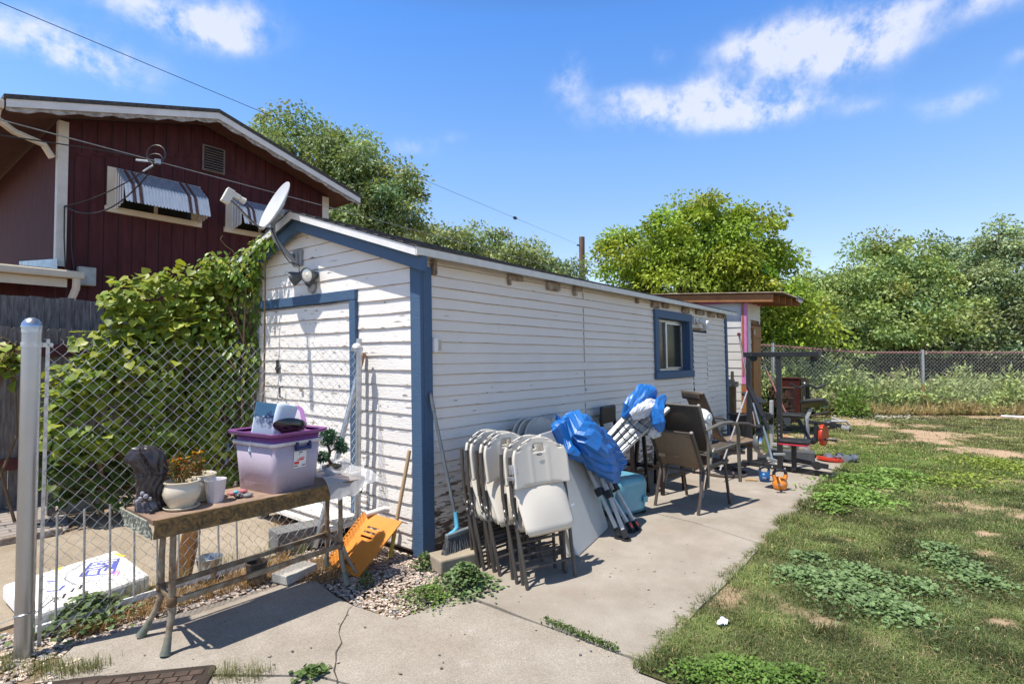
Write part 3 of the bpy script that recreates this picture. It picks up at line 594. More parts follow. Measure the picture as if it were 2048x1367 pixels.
def awning_window(xa, xb, za, zb):
    f = part(house, 'window', M().box(xa, xa+.15, HY-.035, HY, za+.1, zb).box(xb-.15, xb, HY-.035, HY, za+.1, zb).box(xa+.15, xb-.15, HY-.035, HY, zb-.11, zb).box(xa-.03, xb+.03, HY-.06, HY, za, za+.10), CREAM, bevel=.004)
    part(f, 'pane', M().box(xa+.15, xb-.15, HY-.012, HY-.006, za+.1, zb-.1), GLASS)
    part(f, 'mullion', M().box((xa+xb)/2-.03, (xa+xb)/2+.03, HY-.022, HY-.013, za+.1, zb-.11), CREAM)
    cnt = 26; stripes = []; x0, x1 = xa+.12, xb-.02; dw_ = (x1-x0)/cnt
    zt, ym, zm, zl = zb-.02, HY-.42, za+.45, za+.09
    xs_, hs_ = [], []
    for k in range(cnt):                                       # corrugated slats: slope, then a hanging valance with rounded ends
        a = x0+k*dw_; pr = [(a, 0), (a+dw_*.2, .016), (a+dw_*.5, .022), (a+dw_*.8, .016)]+([(a+dw_, 0)] if k == cnt-1 else []); xs_ += [p[0] for p in pr]; hs_ += [p[1] for p in pr]
        if k in (2, 4, 19, 21):
            st = M(); q = [(x, h+.003) for x, h in ((a, 0), (a+dw_*.2, .016), (a+dw_*.5, .022), (a+dw_*.8, .016), (a+dw_, 0))]
            v_ = [p for x, h in q for p in ((x, HY-.04, zt+h), (x, ym-.002, zm+h), (x, ym-.036-h, zm-.03), (x, ym-.136-h, zl+.02+(.035 if h < .01 else 0)))]; st.add(v_, [(4*i_+j_, 4*i_+4+j_, 4*i_+5+j_, 4*i_+1+j_) for i_ in range(4) for j_ in range(3)]); stripes.append(st)
    sl2, va2 = M(), M(); n_ = len(xs_)
    sl2.add([p for x, h in zip(xs_, hs_) for p in ((x, HY-.04, zt+h), (x, ym, zm+h))], [(2*i_, 2*i_+2, 2*i_+3, 2*i_+1) for i_ in range(n_-1)])
    va2.add([p for x, h in zip(xs_, hs_) for p in ((x, ym, zm+h), (x, ym-.03-h, zm-.03), (x, ym-.13-h, zl+.02+(.035 if h < .01 else 0)))], [(3*i_+j_, 3*i_+3+j_, 3*i_+4+j_, 3*i_+1+j_) for i_ in range(n_-1) for j_ in range(2)])
    part(f, 'awning', sl2, AWM); part(f, 'valance', va2, AWS); [part(f, 'awning_stripe', q, AWB) for q in stripes]
    for xs in (x0, x1):
        sd = M()
        for k in range(7):
            y0_, y1_ = HY-.03-k*.06, HY-.03-(k+1)*.06; t0, t1 = k/7, (k+1)/7
            sd.add([(xs+(.008 if k % 2 else -.004), y0_, zt-(zt-zm)*t0), (xs+(.008 if k % 2 else -.004), y1_, zt-(zt-zm)*t1), (xs+(.008 if k % 2 else -.004), y1_, za+.05+.08*t1), (xs+(.008 if k % 2 else -.004), y0_, za+.05+.08*t0)], [(0, 1, 2, 3)])
        part(f, 'awning_side', sd, AWS, solid=.004)
awning_window(.12, 1.58, 3.90, 4.67); awning_window(2.05, 3.42, 3.90, 4.60)
# gutters, porch roof and meter box
part(house, 'downspout', M().tube([(-1.33, 7.45, 4.98), (-1.33, 7.52, 4.86), (-1.10, 7.75, 4.80), (-.72, 7.97, 4.78), (-.60, 8.03, 4.62)], .05, 8), CREAM, smooth=True)
part(house, 'gutter', M().box(-1.40, -1.27, HY-OV-.02, HY+9, 4.98, 5.10), CREAM, bevel=.01)
pr_y = 7.35
pg = M().box(-4.6, -.33, pr_y-.12, pr_y+.005, 2.645, 2.755)
por = M().add([(-4.6, pr_y-.03, 2.775), (-.50, pr_y-.03, 2.775), (-.50, HY+3, 3.10), (-4.6, HY+3, 3.10), (-4.6, pr_y-.03, 2.72), (-.50, pr_y-.03, 2.72), (-.50, HY+3, 3.04), (-4.6, HY+3, 3.04)], [(0, 1, 2, 3), (7, 6, 5, 4), (0, 4, 5, 1), (1, 5, 6, 2), (2, 6, 7, 3), (3, 7, 4, 0)])
por.add([(-.50, pr_y-.03, 2.775), (-.36, pr_y-.03, 2.775), (-.36, HY-.03, 2.84), (-.50, HY-.03, 2.84)], [(0, 1, 2, 3)])
pf = part(house, 'porch_roof', por, pm('porch_shingle', (.16, .12, .105), .95, var=.35, scale=20, bmp=.5))
part(pf, 'gutter', pg, CREAM, bevel=.02); part(pf, 'fascia', M().box(-4.6, -.52, pr_y+.0, pr_y+.03, 2.51, 2.64), CREAM)
part(pf, 'downspout', M().tube([(-.42, pr_y-.06, 2.65), (-.42, pr_y-.04, 2.50), (-.47, pr_y+.06, 2.28), (-.50, pr_y+.1, .3)], .052, 8), CREAM, smooth=True)
part(pf, 'flashing', M().add([(hx0-.012, HY-.12, 2.84), (hx0-.012, HY+2.6, 3.10), (hx0-.012, HY+2.6, 3.26), (hx0-.012, HY-.12, 3.0), (hx0-.2, HY-.12, 2.845), (hx0-.2, HY+2.6, 3.085)], [(0, 1, 2, 3), (0, 4, 5, 1)]), pm('blue_flashing', (.16, .24, .32), .35, .6, col2=(.40, .47, .52), scale=9), solid=.006)
part(house, 'wall_under_porch', M().box(-4.6, hx0-.01, HY+.02, HY+.06, -.1, 2.7), MAROON)
mtr = thing('meter_box', 'grey utility box on the maroon wall above the porch gutter', 'utility box', (-.15, HY, 2.62))
part(mtr, 'box', M().box(-.27, -.03, HY-.14, HY-.001, 2.62, 2.92), pm('box_grey', (.36, .38, .36), .5), bevel=.012); part(mtr, 'conduit', M().tube([(-.35, HY-.05, 3.75), (-.345, HY-.05, 3.2), (-.30, HY-.06, 2.80)], .011, 6), BLACKPL)

# ---------------- fences behind the yard ----------------
def boards(root, x0, x1, y, zt, wdt, mat, ear=0., gap=.006, jig=.012, th=.018, z0=-.05, name='board'):
    mb = M(); x = x0
    while x < x1:
        w_ = wdt*random.uniform(.93, 1.05); t = zt+random.uniform(-jig, jig); dy = random.uniform(-.004, .004); e = ear
        o = [(x, z0), (x+w_, z0), (x+w_, t-e), (x+w_-e*.8, t), (x+e*.8, t), (x, t-e)] if ear else [(x, z0), (x+w_, z0), (x+w_, t), (x, t+random.uniform(-.006, .006))]
        mb.prism(o, th, Matrix(((1, 0, 0, 0), (0, 0, 1, y+dy), (0, 1, 0, 0), (0, 0, 0, 1)))); x += w_+gap*random.uniform(.4, 1.6)
    return part(root, name, mb, mat)
tf = thing('board_fence', 'tall weathered board fence in front of the maroon house', 'fence', (-1.5, 4.6, 0))
boards(tf, -4.2, 1.2, 4.62, 2.105, .128, OLDWOOD, z0=.4, name='boards')
part(tf, 'rail', M().box(-4.2, 1.2, 4.64, 4.68, 1.75, 1.84).box(-4.2, 1.2, 4.64, 4.68, .6, .69), OLDWOOD)
df = thing('picket_fence', 'lower grey dog-eared picket fence with a red rail, covered by vines', 'fence', (-1.5, 4.2, 0))
boards(df, -4.2, 1.2, 4.22, 1.757, .089, OLDWOOD, ear=.022, gap=.004, name='pickets')
part(df, 'rail', M().box(-4.2, 1.2, 4.17, 4.215, 1.465, 1.585).box(-4.2, 1.2, 4.17, 4.215, .35, .46), REDRAIL)

# ---------------- chain-link fence in front of the driveway ----------------
def chainlink(x0, x1, z0, z1, pitch, place, r, n=3, wob=0., seed=2):
    """zigzag wires hooked into their neighbours; place(h, z, o) puts them in the fence plane"""
    mb = M(); rr = random.Random(seed); hp = pitch/2; k = 0; h = x0; rows = int((z1-z0)/hp)
    while h < x1:
        pts = []
        for j in range(rows+1):
            z = z1-j*hp; hh = h+(hp if (j+k) % 2 else 0)
            d = wob*max(0, 1-(z-z0)/.9)
            pts.append(place(hh+(rr.uniform(-d, d)), z+rr.uniform(-d, d)*.8, (.0045 if j % 2 else -.0045)))
        t0 = h+(hp if k % 2 else 0)
        pts = [place(t0-.010, z1+.024, .004), place(t0+.002, z1+.012, -.004)]+pts
        mb.tube(pts, r, n); h += hp; k += 1
    return mb
cf = thing('chain_link_fence', 'galvanised chain-link fence panel with a domed steel post behind the console table', 'fence', (-2.137, .533, 0))
part(cf, 'post', M().lathe([(.039, -.05), (.039, 1.60)], (-2.137, .533, 0), 32), pm('bright_galvanised', (.40, .42, .45), .36, 1., var=.04, scale=6, bscale=5), smooth=True)
cap = part(cf, 'post_cap', M().lathe([(.0415, 1.575), (.0415, 1.598), (.044, 1.60), (.044, 1.606), (.040, 1.622), (.028, 1.641), (.012, 1.65), (0, 1.652)], (-2.137, .533, 0), 24), pm('cap_steel', (.42, .46, .52), .3, .9), smooth=True)
FENX = lambda h, z, o: (h, .548+(h+2.137)*.012+o, z)
WIRE = pm('fence_wire', (.52, .53, .54), .42, .75, var=.12, scale=12)
part(cf, 'wire_mesh', chainlink(-2.075, -.19, .02, 1.525, .066, FENX, .00155, 4, .011), WIRE)
part(cf, 'tension_bar', M().beam((-2.075, .553, .0), (-2.068, .556, 1.545), .016, .006, (0, 1, 0)), GALV)
bd = M()
for z in (1.515,): bd.lathe([(.0405, z-.012), (.0425, z-.012), (.0425, z+.012), (.0405, z+.012)], (-2.137, .533, 0), 24).beam((-2.10, .555, z), (-2.05, .553, z), .006, .022).lathe([(.009, -.01), (.009, .01)], (-2.058, .545, z), 10, Matrix.Rotation(PI/2, 4, 'X'))
part(cf, 'tension_band', bd, GALV)
part(cf, 'tie_wire', M().tube([(-2.137+.043*math.cos(t), .533+.043*math.sin(t), .19-.010*math.sin(t)) for t in [2*PI*k/14 for k in range(14)]], .0022, 5, closed=True).tube([(-2.10, .515, .185), (-2.02, .545, .225)], .0025, 5).tube([(-2.175, .54, .18), (-2.235, .56, .165), (-2.24, .56, .12), (-2.20, .545, .11)], .0025, 5), GALV)
part(cf, 'end_post', M().lathe([(.024, -.02), (.024, 1.60)], (-.135, .615, 0), 16).lathe([(.034, 1.50), (.034, 1.53), (.030, 1.535)], (-.135, .615, 0), 16).box(-.20, -.135, .60, .63, 1.50, 1.53), GALV, smooth=True)
part(cf, 'rail_end', M().lathe([(.036, 1.525), (.034, 1.545), (.018, 1.562), (0, 1.565)], (-.16, .61, 0), 16), WHITE_T, smooth=True)

# white baby-gate style panel behind it
wg = thing('metal_gate_panel', 'low white metal gate panel of thin upright bars behind the chain-link', 'gate', (-1.5, .75, 0))
gb = M()
for k in range(9): 
    x = -1.98+k*.122; gb.tube([(x, .70+.05*k/9, .02), (x+.012, .77+.05*k/9, .60)], .0062, 6)
part(wg, 'bars', gb, pm('dull_white_bar', (.34, .33, .31), .6), smooth=True)
part(wg, 'rail', M().beam((-2.06, .70, .035), (-.92, .755, .035), .022, .03), WHITE_T)

# white painted foam board lying on the driveway
fbz = .10
fb = thing('foam_board', 'thick white board with blue marker drawings lying on the driveway', 'board', (-1.7, 1.45, 0))
q = [G(5, 1168, fbz)[:2], G(233, 1098, fbz)[:2], G(300, 1148, fbz)[:2], G(64, 1232, fbz)[:2]]
cx_, cy_ = sum(p[0] for p in q)/4, sum(p[1] for p in q)/4
part(fb, 'slab', M().prism([tuple(p) for p in q][::-1], fbz-.004, Matrix.Translation((0, 0, .004))), pm('scuffed_white_foam', (.78, .77, .75), .7, var=.05, scale=3, col2=(.70, .685, .66), bmp=.1), bevel=.018)
MKB, MKG, MKY, MKK = pm('blue_marker', (.10, .12, .45), .7), pm('grey_marker', (.38, .38, .42), .7), pm('yellow_marker', (.75, .55, .05), .7), pm('black_marker', (.03, .03, .04), .7)
def UV(u, v): 
    a = np.array(q[0])*(1-u)*(1-v)+np.array(q[1])*u*(1-v)+np.array(q[2])*u*v+np.array(q[3])*(1-u)*v
    return (a[0], a[1], fbz+.001)
def strokes(lines, r): 
    mb = M()
    for l in lines: mb.tube([UV(*p) for p in l], r, 4, .25)
    return mb
part(fb, 'blue_drawing', strokes([[(.52, .45), (.70, .18), (.93, .3), (.76, .66), (.52, .45)], [(.56, .47), (.62, .36), (.71, .42), (.65, .55), (.56, .47)], [(.74, .24), (.80, .40), (.72, .52)], [(.82, .30), (.87, .36), (.79, .53)], [(.60, .30), (.86, .42)], [(.66, .25), (.90, .35)], [(.28, .30), (.34, .36)], [(.22, .55), (.3, .62), (.36, .55)]], .0085), MKB)
part(fb, 'grey_outline', strokes([[(.40, .40), (.46, .24), (.58, .16), (.72, .06)], [(.40, .40), (.44, .62), (.56, .66), (.66, .74), (.74, .86)]], .006), MKG)
for q_ in ([(.20, .86), (.24, .78), (.27, .84), (.31, .76)], [(.36, .76), (.40, .70), (.43, .76), (.47, .68)], [(.12, .15), (.16, .1)], [(.72, .42), (.78, .40)]): part(fb, 'black_mark', strokes([q_], .007), MKK)
part(fb, 'yellow_marks', strokes([[(.40, .06), (.47, .04)], [(.95, .12), (.99, .3)]], .012), MKY)
part(fb, 'pink_marks', strokes([[(.74, .72), (.80, .62)], [(.76, .76), (.82, .66)], [(.72, .68), (.78, .58)]], .005), pm('pink_marker', (.75, .25, .40), .7))

# things behind the fence on the driveway
RUSTW = pm('orange_brown_wood', (.36, .17, .05), .75, scale=7, col2=(.22, .10, .035), stretch=(4, 4, 1), bmp=.3)
ws = thing('wooden_post', 'stubby orange-brown wooden post stub leaning behind the fence', 'post stub', (-1.26, .90, 0))
part(ws, 'stub', M().prism([(-.045, 0), (.05, .0), (.062, .31), (.045, .335), (-.02, .345), (-.035, .31)], .07, Matrix.Translation((-1.27, .93, 0))@Matrix.Rotation(R(-38), 4, 'Z')@Matrix.Rotation(R(8), 4, 'Y')@Matrix.Rotation(PI/2, 4, 'X')), RUSTW, bevel=.008)
bk = thing('bucket', 'small galvanised bucket beside the wooden post stub', 'bucket', (-1.19, .80, 0))
bp = (-1.165, .79, 0); part(bk, 'pail', M().lathe([(.055, 0), (.078, .135), (.082, .14), (.078, .142), (.072, .132), (.052, .012), (0, .01)], bp, 24), GALV, smooth=True)
part(bk, 'handle', M().tube([(bp[0]-.079+.158*k/12, bp[1]-.02-.05*math.sin(PI*k/12), .135-.03*math.sin(PI*k/12)) for k in range(13)], .003, 5), GALV)
p_ = (-.995, .50, 0)
pot = thing('plant_pot', 'empty black and brown nursery pot under the console table', 'pot', p_)
part(pot, 'pot', M().lathe([(.055, 0), (.064, .115), (.068, .118), (.068, .128), (.061, .128), (.05, .02), (0, .018)], p_, 24), pm('muddy_black_pot', (.03, .028, .026), .6, scale=6, col2=(.17, .12, .085), lo=.45, hi=.6), smooth=True)
pb = thing('concrete_block', 'flat pale paving block under the right end of the console table', 'paving block', (-.83, .36, 0))
part(pb, 'block', M().box(-.13, .13, -.07, .07, 0, .058, Matrix.Translation((-.80, .37, 0))@Matrix.Rotation(R(14), 4, 'Z')), concrete_mat('pale_block', (.52, .50, .47), (.40, .38, .35)), bevel=.006)
gblk = thing('cinder_block', 'grey cinder block behind the chain-link fence', 'cinder block', (-.50, .86, 0))
gm = Matrix.Translation((-.46, .92, 0))@Matrix.Rotation(R(-8), 4, 'Z')
part(gblk, 'block', M().box(-.19, .19, -.095, -.065, 0, .15, gm).box(-.19, .19, .065, .095, 0, .15, gm).box(-.19, -.16, -.065, .065, 0, .15, gm).box(.16, .19, -.065, .065, 0, .15, gm).box(-.015, .015, -.065, .065, 0, .15, gm).box(-.185, .185, -.064, .064, .02, .149, gm), concrete_mat('grey_block', (.24, .245, .25), (.17, .17, .175)), bevel=.005)
st = thing('door_step', 'low white plank step under the boarded shed door', 'step', (-.15, 1.4, 0))
part(st, 'plank', M().box(-.30, -.05, .72, 1.93, .10, .135).box(-.27, -.06, .72, 1.93, .165, .185), FRONT_P, bevel=.005)
part(st, 'leg', M().box(-.28, -.20, 1.86, 1.92, -.02, .10), OLDWOOD); part(st, 'leg', M().box(-.28, -.20, .74, .80, -.02, .10), OLDWOOD)
part(st, 'back', M().box(-.10, -.055, .75, 1.9, -.02, .10), DARK)  # near-black sheet that paints the shade beneath the plank

# leaning pipes and sticks by the gable wall
a_, b_ = (-.47, .60, .0), tuple(np.array(lean3((-.035, .655, 1.485))))
pp = thing('pipe', 'grey steel pipe with a rusty top leaning behind the fence end post', 'pipe', a_)
part(pp, 'tube', M().tube([(-.40, .78, .0), b_], .021, 14), GALV, smooth=True)
d_ = np.array(b_)-np.array((-.40, .78, 0)); d_ /= np.linalg.norm(d_)
part(pp, 'rusty_end', M().tube([tuple(np.array(b_)-d_*.10), tuple(np.array(b_)+d_*.004)], .0218, 14), pm('rust', (.32, .13, .06), .85, scale=20, col2=(.42, .30, .22)), smooth=True)
p1, p2 = lean3((-.035, .10, .76)), (-.17, .17, .0)
wsk = thing('broomstick', 'pale wooden tool handle leaning by the blue corner board', 'tool handle', p2)
part(wsk, 'shaft', M().tube([p2, p1], .0145, 10), pm('pale_ash_wood', (.50, .36, .21), .6, scale=4, col2=(.40, .27, .15), stretch=(9, 9, .8)), smooth=True)
part(wsk, 'yellow_tip', M().tube([p2, tuple(np.array(p2)*.78+np.array(p1)*.22)], .0155, 10), pm('worn_yellow', (.52, .38, .07), .6, var=.3), smooth=True)
pv = thing('plastic_pipe', 'short white plastic pipe behind the orange panel', 'pipe', (-.2, .35, .1))
part(pv, 'tube', M().tube([(-.235, .37, .285), (-.12, .30, .315), (-.09, .285, .305)], .020, 12), pm('chalky_white', (.66, .64, .60), .7, var=.15), smooth=True)
# orange plastic panel
TL, TR, BL, BR = PL(733, 1024, 0, -.20), PL(804, 1043, 0, -.14), G(655, 1126), G(716, 1155)
TL, TR, BL, BR = map(np.array, (TL, TR, BL, BR))
op = thing('orange_sheet', 'orange plastic sheet with three slots leaning at the end of the console table', 'panel', tuple(BL))
def OQ(u, v): return TL*(1-u)*(1-v)+TR*u*(1-v)+BR*u*v+BL*(1-u)*v
holes = [(.30, .62, .22, .255), (.30, .62, .305, .34), (.30, .62, .39, .425), (.32, .70, .84, .905)]
us = sorted({0, 1, .1, .2, .8, .9} | {h for a in holes for h in a[:2]}); vs_ = sorted({0, 1, .1, .15, .5, .6, .7} | {h for a in holes for h in a[2:]})
om = M(); om.v = [tuple(OQ(u, v)+np.array([0, 0, .0])) for v in vs_ for u in us]
for j in range(len(vs_)-1):
    for i in range(len(us)-1):
        cu, cv = (us[i]+us[i+1])/2, (vs_[j]+vs_[j+1])/2
        if any(h[0] < cu < h[1] and h[2] < cv < h[3] for h in holes): continue
        om.f.append((j*len(us)+i, j*len(us)+i+1, (j+1)*len(us)+i+1, (j+1)*len(us)+i))
ORG = pm('orange_plastic', (.72, .25, .025), .5, var=.1, scale=5, col2=(.60, .20, .02))
part(op, 'face', om, ORG, solid=.010, off=0)
nn = unit(np.cross(TR-TL, BL-TL)); nn = nn if nn@(CAM-TL) > 0 else -nn
fl_ = M(); e0, e1 = TL-nn*.004, BL-nn*.004; k = 16; side_dir = unit(TL-TR)
for i in range(k):                                             # side flange; its row of square holes stands in for the fence's shadow
    a = e0+(e1-e0)*i/k; b = e0+(e1-e0)*(i+1)/k; w1 = side_dir*.03-nn*.012; w2 = side_dir*.062-nn*.03
    c0, c1 = a+(b-a)*.3, a+(b-a)*.7
    fl_.add([a, b, b+w1*.5, a+w1*.5, a+w2, b+w2, a+w1*1.4, b+w1*1.4], [(0, 1, 2, 3), (6, 7, 5, 4)]).add([a+w1*.5, c0+w1*.5, c0+w1*1.4, a+w1*1.4, c1+w1*.5, b+w1*.5, b+w1*1.4, c1+w1*1.4], [(0, 1, 2, 3), (4, 5, 6, 7)])
part(op, 'flange_with_fence_shadow', fl_, ORG, solid=.006, off=0)

# ---------------- console table and what stands on it ----------------
TX0, TX1, TY0, TY1, TZ = -1.795, -.560, -.06, .36, .672
BRZ = pm('verdigris_bronze', (.27, .18, .08), .6, .35, scale=26, col2=(.115, .085, .05), bmp=.6, bscale=90)
VERD = pm('pale_verdigris', (.40, .41, .34), .75, .1, scale=40, col2=(.20, .21, .165), bmp=.8, bscale=80)
BRLEG = pm('worn_bronze_leg', (.30, .265, .20), .6, .2, scale=14, col2=(.16, .095, .05), bmp=.25)
tb = thing('console_table', 'long narrow bronze console table with embossed apron and hoofed legs', 'table', (-1.2, .15, 0))
part(tb, 'tabletop', M().box(TX0+.02, TX1-.02, TY0+.02, TY1-.02, TZ-.03, TZ-.006), pm('brown_table_top', (.27, .185, .135), .6, var=.3, scale=5, bmp=.15))
def apron(p0, p1, mat, n, lift=.0):
    """tray side, flared outwards, with a raised scroll pattern"""
    p0, p1 = Vector(p0), Vector(p1); d = p1-p0; ln = d.length; d.normalize(); o = Vector((d.y, -d.x, 0)); mb = M()
    H_ = .098; nu, nv = int(ln/.008), 14
    def fn(u, v):
        s = u*ln; z = TZ-H_*v; e = .020*(1-v)
        t = (s/.092) % 1.0-.5; y = (v-.5)*1.1; rr_ = math.hypot(t, y); ang = math.atan2(y, t)
        em = .0045*math.cos(rr_*24+ang*2)*(1 if .12 < v < .88 and rr_ < .52 else 0)+(.004 if v < .08 or v > .93 else 0)
        return p0+d*s+o*(e+em)+Vector((0, 0, z-TZ))
    mb.grid(fn, nu, nv); return mb
for (a, b, mt) in (((TX0+.02, TY0+.02, TZ), (TX1-.02, TY0+.02, TZ), BRZ), ((TX0+.02, TY1-.02, TZ), (TX0+.02, TY0+.02, TZ), VERD), ((TX1-.02, TY0+.02, TZ), (TX1-.02, TY1-.02, TZ), BRZ), ((TX1-.02, TY1-.02, TZ), (TX0+.02, TY1-.02, TZ), BRZ)):
    part(tb, 'apron', apron(a, b, mt, 30), mt, smooth=False, solid=.006)
for (x, y, sx, sy) in ((-1.675, -.005, -.024, -.02), (-1.640, .235, -.053, .023), (-.665, .06, .0, -.055), (-.585, .335, .005, .01)):
    lg = part(tb, 'leg', M().tube([(x-sx*.2, y-sy*.2, TZ-.03), (x, y, .40), (x, y, .26), (x+.005, y, .20), (x+sx*.35, y+sy*.35, .13), (x+sx*.8, y+sy*.8, .075)], [.0145, .015, .016, .0175, .016, .0145], 10), BRLEG, smooth=True)
    part(lg, 'hoof_foot', M().tube([(x+sx*.8, y+sy*.8, .08), (x+sx*1.0, y+sy*1.0, .05), (x+sx*1.35, y+sy*1.35, .018), (x+sx*1.55, y+sy*1.55, .0)], [.0165, .018, .022, .025], 10), pm('green_bronze_hoof', (.13, .15, .125), .65, .3, scale=18, col2=(.24, .22, .17)), smooth=True)
    part(lg, 'joint', M().lathe([(.018, .215), (.023, .222), (.023, .255), (.018, .262)], (x, y, 0), 12), pm('rusty_joint', (.13, .08, .045), .7, .3), smooth=True)
part(tb, 'stretcher', M().beam((-1.675, -.005, .238), (-.655, .05, .238), .018, .026).beam((-1.64, .235, .238), (-.585, .335, .238), .018, .026), BRLEG)
part(tb, 'end_rail', M().beam((-1.674, .0, .238), (-1.641, .23, .238), .014, .02), BRLEG); part(tb, 'end_rail', M().beam((-.654, .055, .238), (-.586, .33, .238), .014, .02), BRLEG)
part(tb, 'corner_stay', M().tube([(-.66, .05, .24), (-.64, .02, .16), (-.60, -.02, .06)], .012, 8), BRLEG)
TT = TZ-.006
# carved dark figure (bust seen from behind): turned mass with ropey relief
sc_p = (-1.712, .195, TT)
cs = thing('carved_statue', 'dark carved wood statue of a hooded head at the left of the console table', 'statue', sc_p)
def bust(u, v):
    t = 2*PI*u; z = .335*v
    prof = np.interp(v, [0, .05, .25, .45, .60, .68, .74, .82, .90, .97, 1.0], [.066, .068, .062, .065, .070, .071, .072, .072, .066, .045, .0])
    rx, ry = prof*1.02, prof*.92
    rope = .0055*math.sin(62*z+6*math.sin(3*t)+2.2*math.cos(t)) if v > .55 else .0035*math.sin(14*t+6*math.sin(20*z))
    rope += .003*math.sin(9*t+40*z)
    bx_ = -.045*max(0, v-.6)*2.2; snout = .030*math.exp(-((t-PI*1.03)/.35)**2-((v-.80)/.10)**2)
    return (sc_p[0]+(rx+rope+snout)*math.cos(t)+bx_+.004, sc_p[1]+(ry+rope)*math.sin(t), sc_p[2]+z)
part(cs, 'body', M().grid(bust, 72, 72, wrap=True), pm('dark_carved_wood', (.060, .048, .054), .34, scale=20, col2=(.022, .018, .02), spec=.5), smooth=True)
part(cs, 'base_flowers', (lambda mb: [mb.lathe([(0, -r), (r*.8, -r*.6), (r, 0), (r*.8, r*.6), (0, r)], (sc_p[0]-.052+dx, sc_p[1]-.03+dy, sc_p[2]+z), 8) for dx, dy, z, r in ((-.008, -.02, .075, .012), (.012, -.03, .085, .013), (0, -.02, .10, .011), (.03, -.035, .07, .01), (-.015, 0, .06, .011))] and mb)(M()), pm('silvery_flowers', (.34, .34, .37), .4), smooth=True)
part(cs, 'silver_plinth', M().lathe([(.064, 0), (.066, .01), (.0625, .05), (.058, .055)], sc_p, 30, None, .03, 9), pm('silver_brushed_base', (.20, .20, .24), .4, scale=30, col2=(.035, .03, .035)), smooth=True)
# pots
CER = pm('cream_glazed_ceramic', (.60, .53, .41), .28, var=.08, scale=7, coat=.3, spec=.5)
SOIL = pm('potting_soil', (.13, .075, .045), .95, scale=60, col2=(.22, .13, .08), bmp=.8)
LEAF_F = leafmat('flower_leaf'); PETAL = leafmat('petal', transl=.25)
def flower_pot(x, y, s, lab, flowers):
    r = thing('flower_pot', lab, 'flower pot', (x, y, TT), group='cream pots on the table')
    part(r, 'saucer', M().lathe([(.062*s, 0), (.074*s, .004), (.080*s, .014), (.077*s, .016), (.07*s, .008), (0, .007)], (x, y, TT), 32), CER, smooth=True)
    part(r, 'pot', M().lathe([(.052*s, .0085), (.058*s, .02), (.076*s, .05*s), (.083*s, .075*s), (.080*s, .10*s), (.071*s, .118*s), (.070*s, .122*s), (.079*s, .126*s), (.080*s, .132*s), (.074*s, .134*s), (.066*s, .124*s), (.066*s, .112*s)], (x, y, TT), 36), CER, smooth=True)
    part(r, 'soil', M().lathe([(.0665*s, .110*s), (.04*s, .117*s), (0, .118*s)], (x, y, TT), 24), SOIL)
    st_ = M(); n = 16; tips = []
    for k in range(n):
        a = random.uniform(0, 2*PI); q = random.random()**.5*.045*s; h = random.uniform(.05, .125)*s
        b0 = (x-.01+q*.5*math.cos(a), y+q*.5*math.sin(a), TT+.112*s); b1 = (x-.01+q*math.cos(a), y+q*math.sin(a), TT+.115*s+h); tips.append(b1)
        st_.tube([b0, tuple((np.array(b0)+b1)/2+np.array([.004, .003, 0])), b1], .0014, 4)
    part(r, 'stems', st_, pm('green_stem', (.13, .16, .04), .7, col2=(.20, .10, .04), scale=30))
    tp = np.array(tips); C0 = np.repeat(tp, 26, 0)+RNG.normal(size=(n*26, 3))*np.array([.011, .011, .022])*s-np.array([0, 0, .03*s]); m_ = len(C0)
    pal = np.array([[.16, .17, .05], [.24, .13, .05], [.28, .09, .03], [.10, .14, .04]])[RNG.integers(0, 4, m_)]
    o = leaves('foliage', C0-np.array((x, y, TT)), rvec(m_)+[0, 0, .5], rvec(m_), RNG.uniform(.008, .018, m_)*s, pal, LEAF_F, LEAFQ, .8, r)
    f = tp[:flowers]; C1 = np.repeat(f, 22, 0); m_ = len(C1); dd = rvec(m_); dd[:, 2] = abs(dd[:, 2])*.5
    pal = np.array([[.80, .46, .02], [.75, .25, .02], [.78, .55, .03]])[RNG.integers(0, 3, flowers)]
    leaves('flowers', C1-np.array((x, y, TT)), dd, rvec(m_)+[0, 0, 2], RNG.uniform(.009, .014, m_)*s, np.repeat(pal, 22, 0)*RNG.uniform(.8, 1.1, (m_, 1)), PETAL, LEAFQ, .9, r)
flower_pot(-1.598, .10, 1.08, 'rounded cream pot of orange flowers on a saucer nearest the table edge', 9)
flower_pot(-1.468, .215, 1.08, 'rounded cream flower pot half hidden behind the front pot and white cup', 9)
cup = thing('fluted_cup', 'white fluted plastic cup beside the cream pots', 'cup', (-1.432, .095, TT))
part(cup, 'cup', M().lathe([(.036, 0), (.040, .01), (.052, .113), (.0545, .118), (.0545, .124), (.051, .122), (.047, .11), (.036, .008), (0, .006)], (-1.432, .095, TT), 48, None, .028, 12), pm('white_cup_plastic', (.62, .59, .62), .35, var=.06), smooth=True)
def lump(root, name, c, r, mat, seed=0):
    rr = random.Random(seed); ph = [rr.uniform(0, 6) for _ in range(4)]
    f = lambda u, v: (c[0]+r[0]*math.sin(PI*v)*math.cos(2*PI*u)*(1+.12*math.sin(3*2*PI*u+ph[0])), c[1]+r[1]*math.sin(PI*v)*math.sin(2*PI*u)*(1+.12*math.cos(2*2*PI*u+ph[1])), c[2]-r[2]*math.cos(PI*v)*(1+.1*math.sin(5*u*2*PI+ph[2])))
    return part(root, name, M().grid(f, 16, 10, wrap=True), mat, smooth=True)
t1 = thing('painted_stone', 'black and white painted pebble with a turquoise cap beside the cup', 'stone', (-1.31, .03, TT))
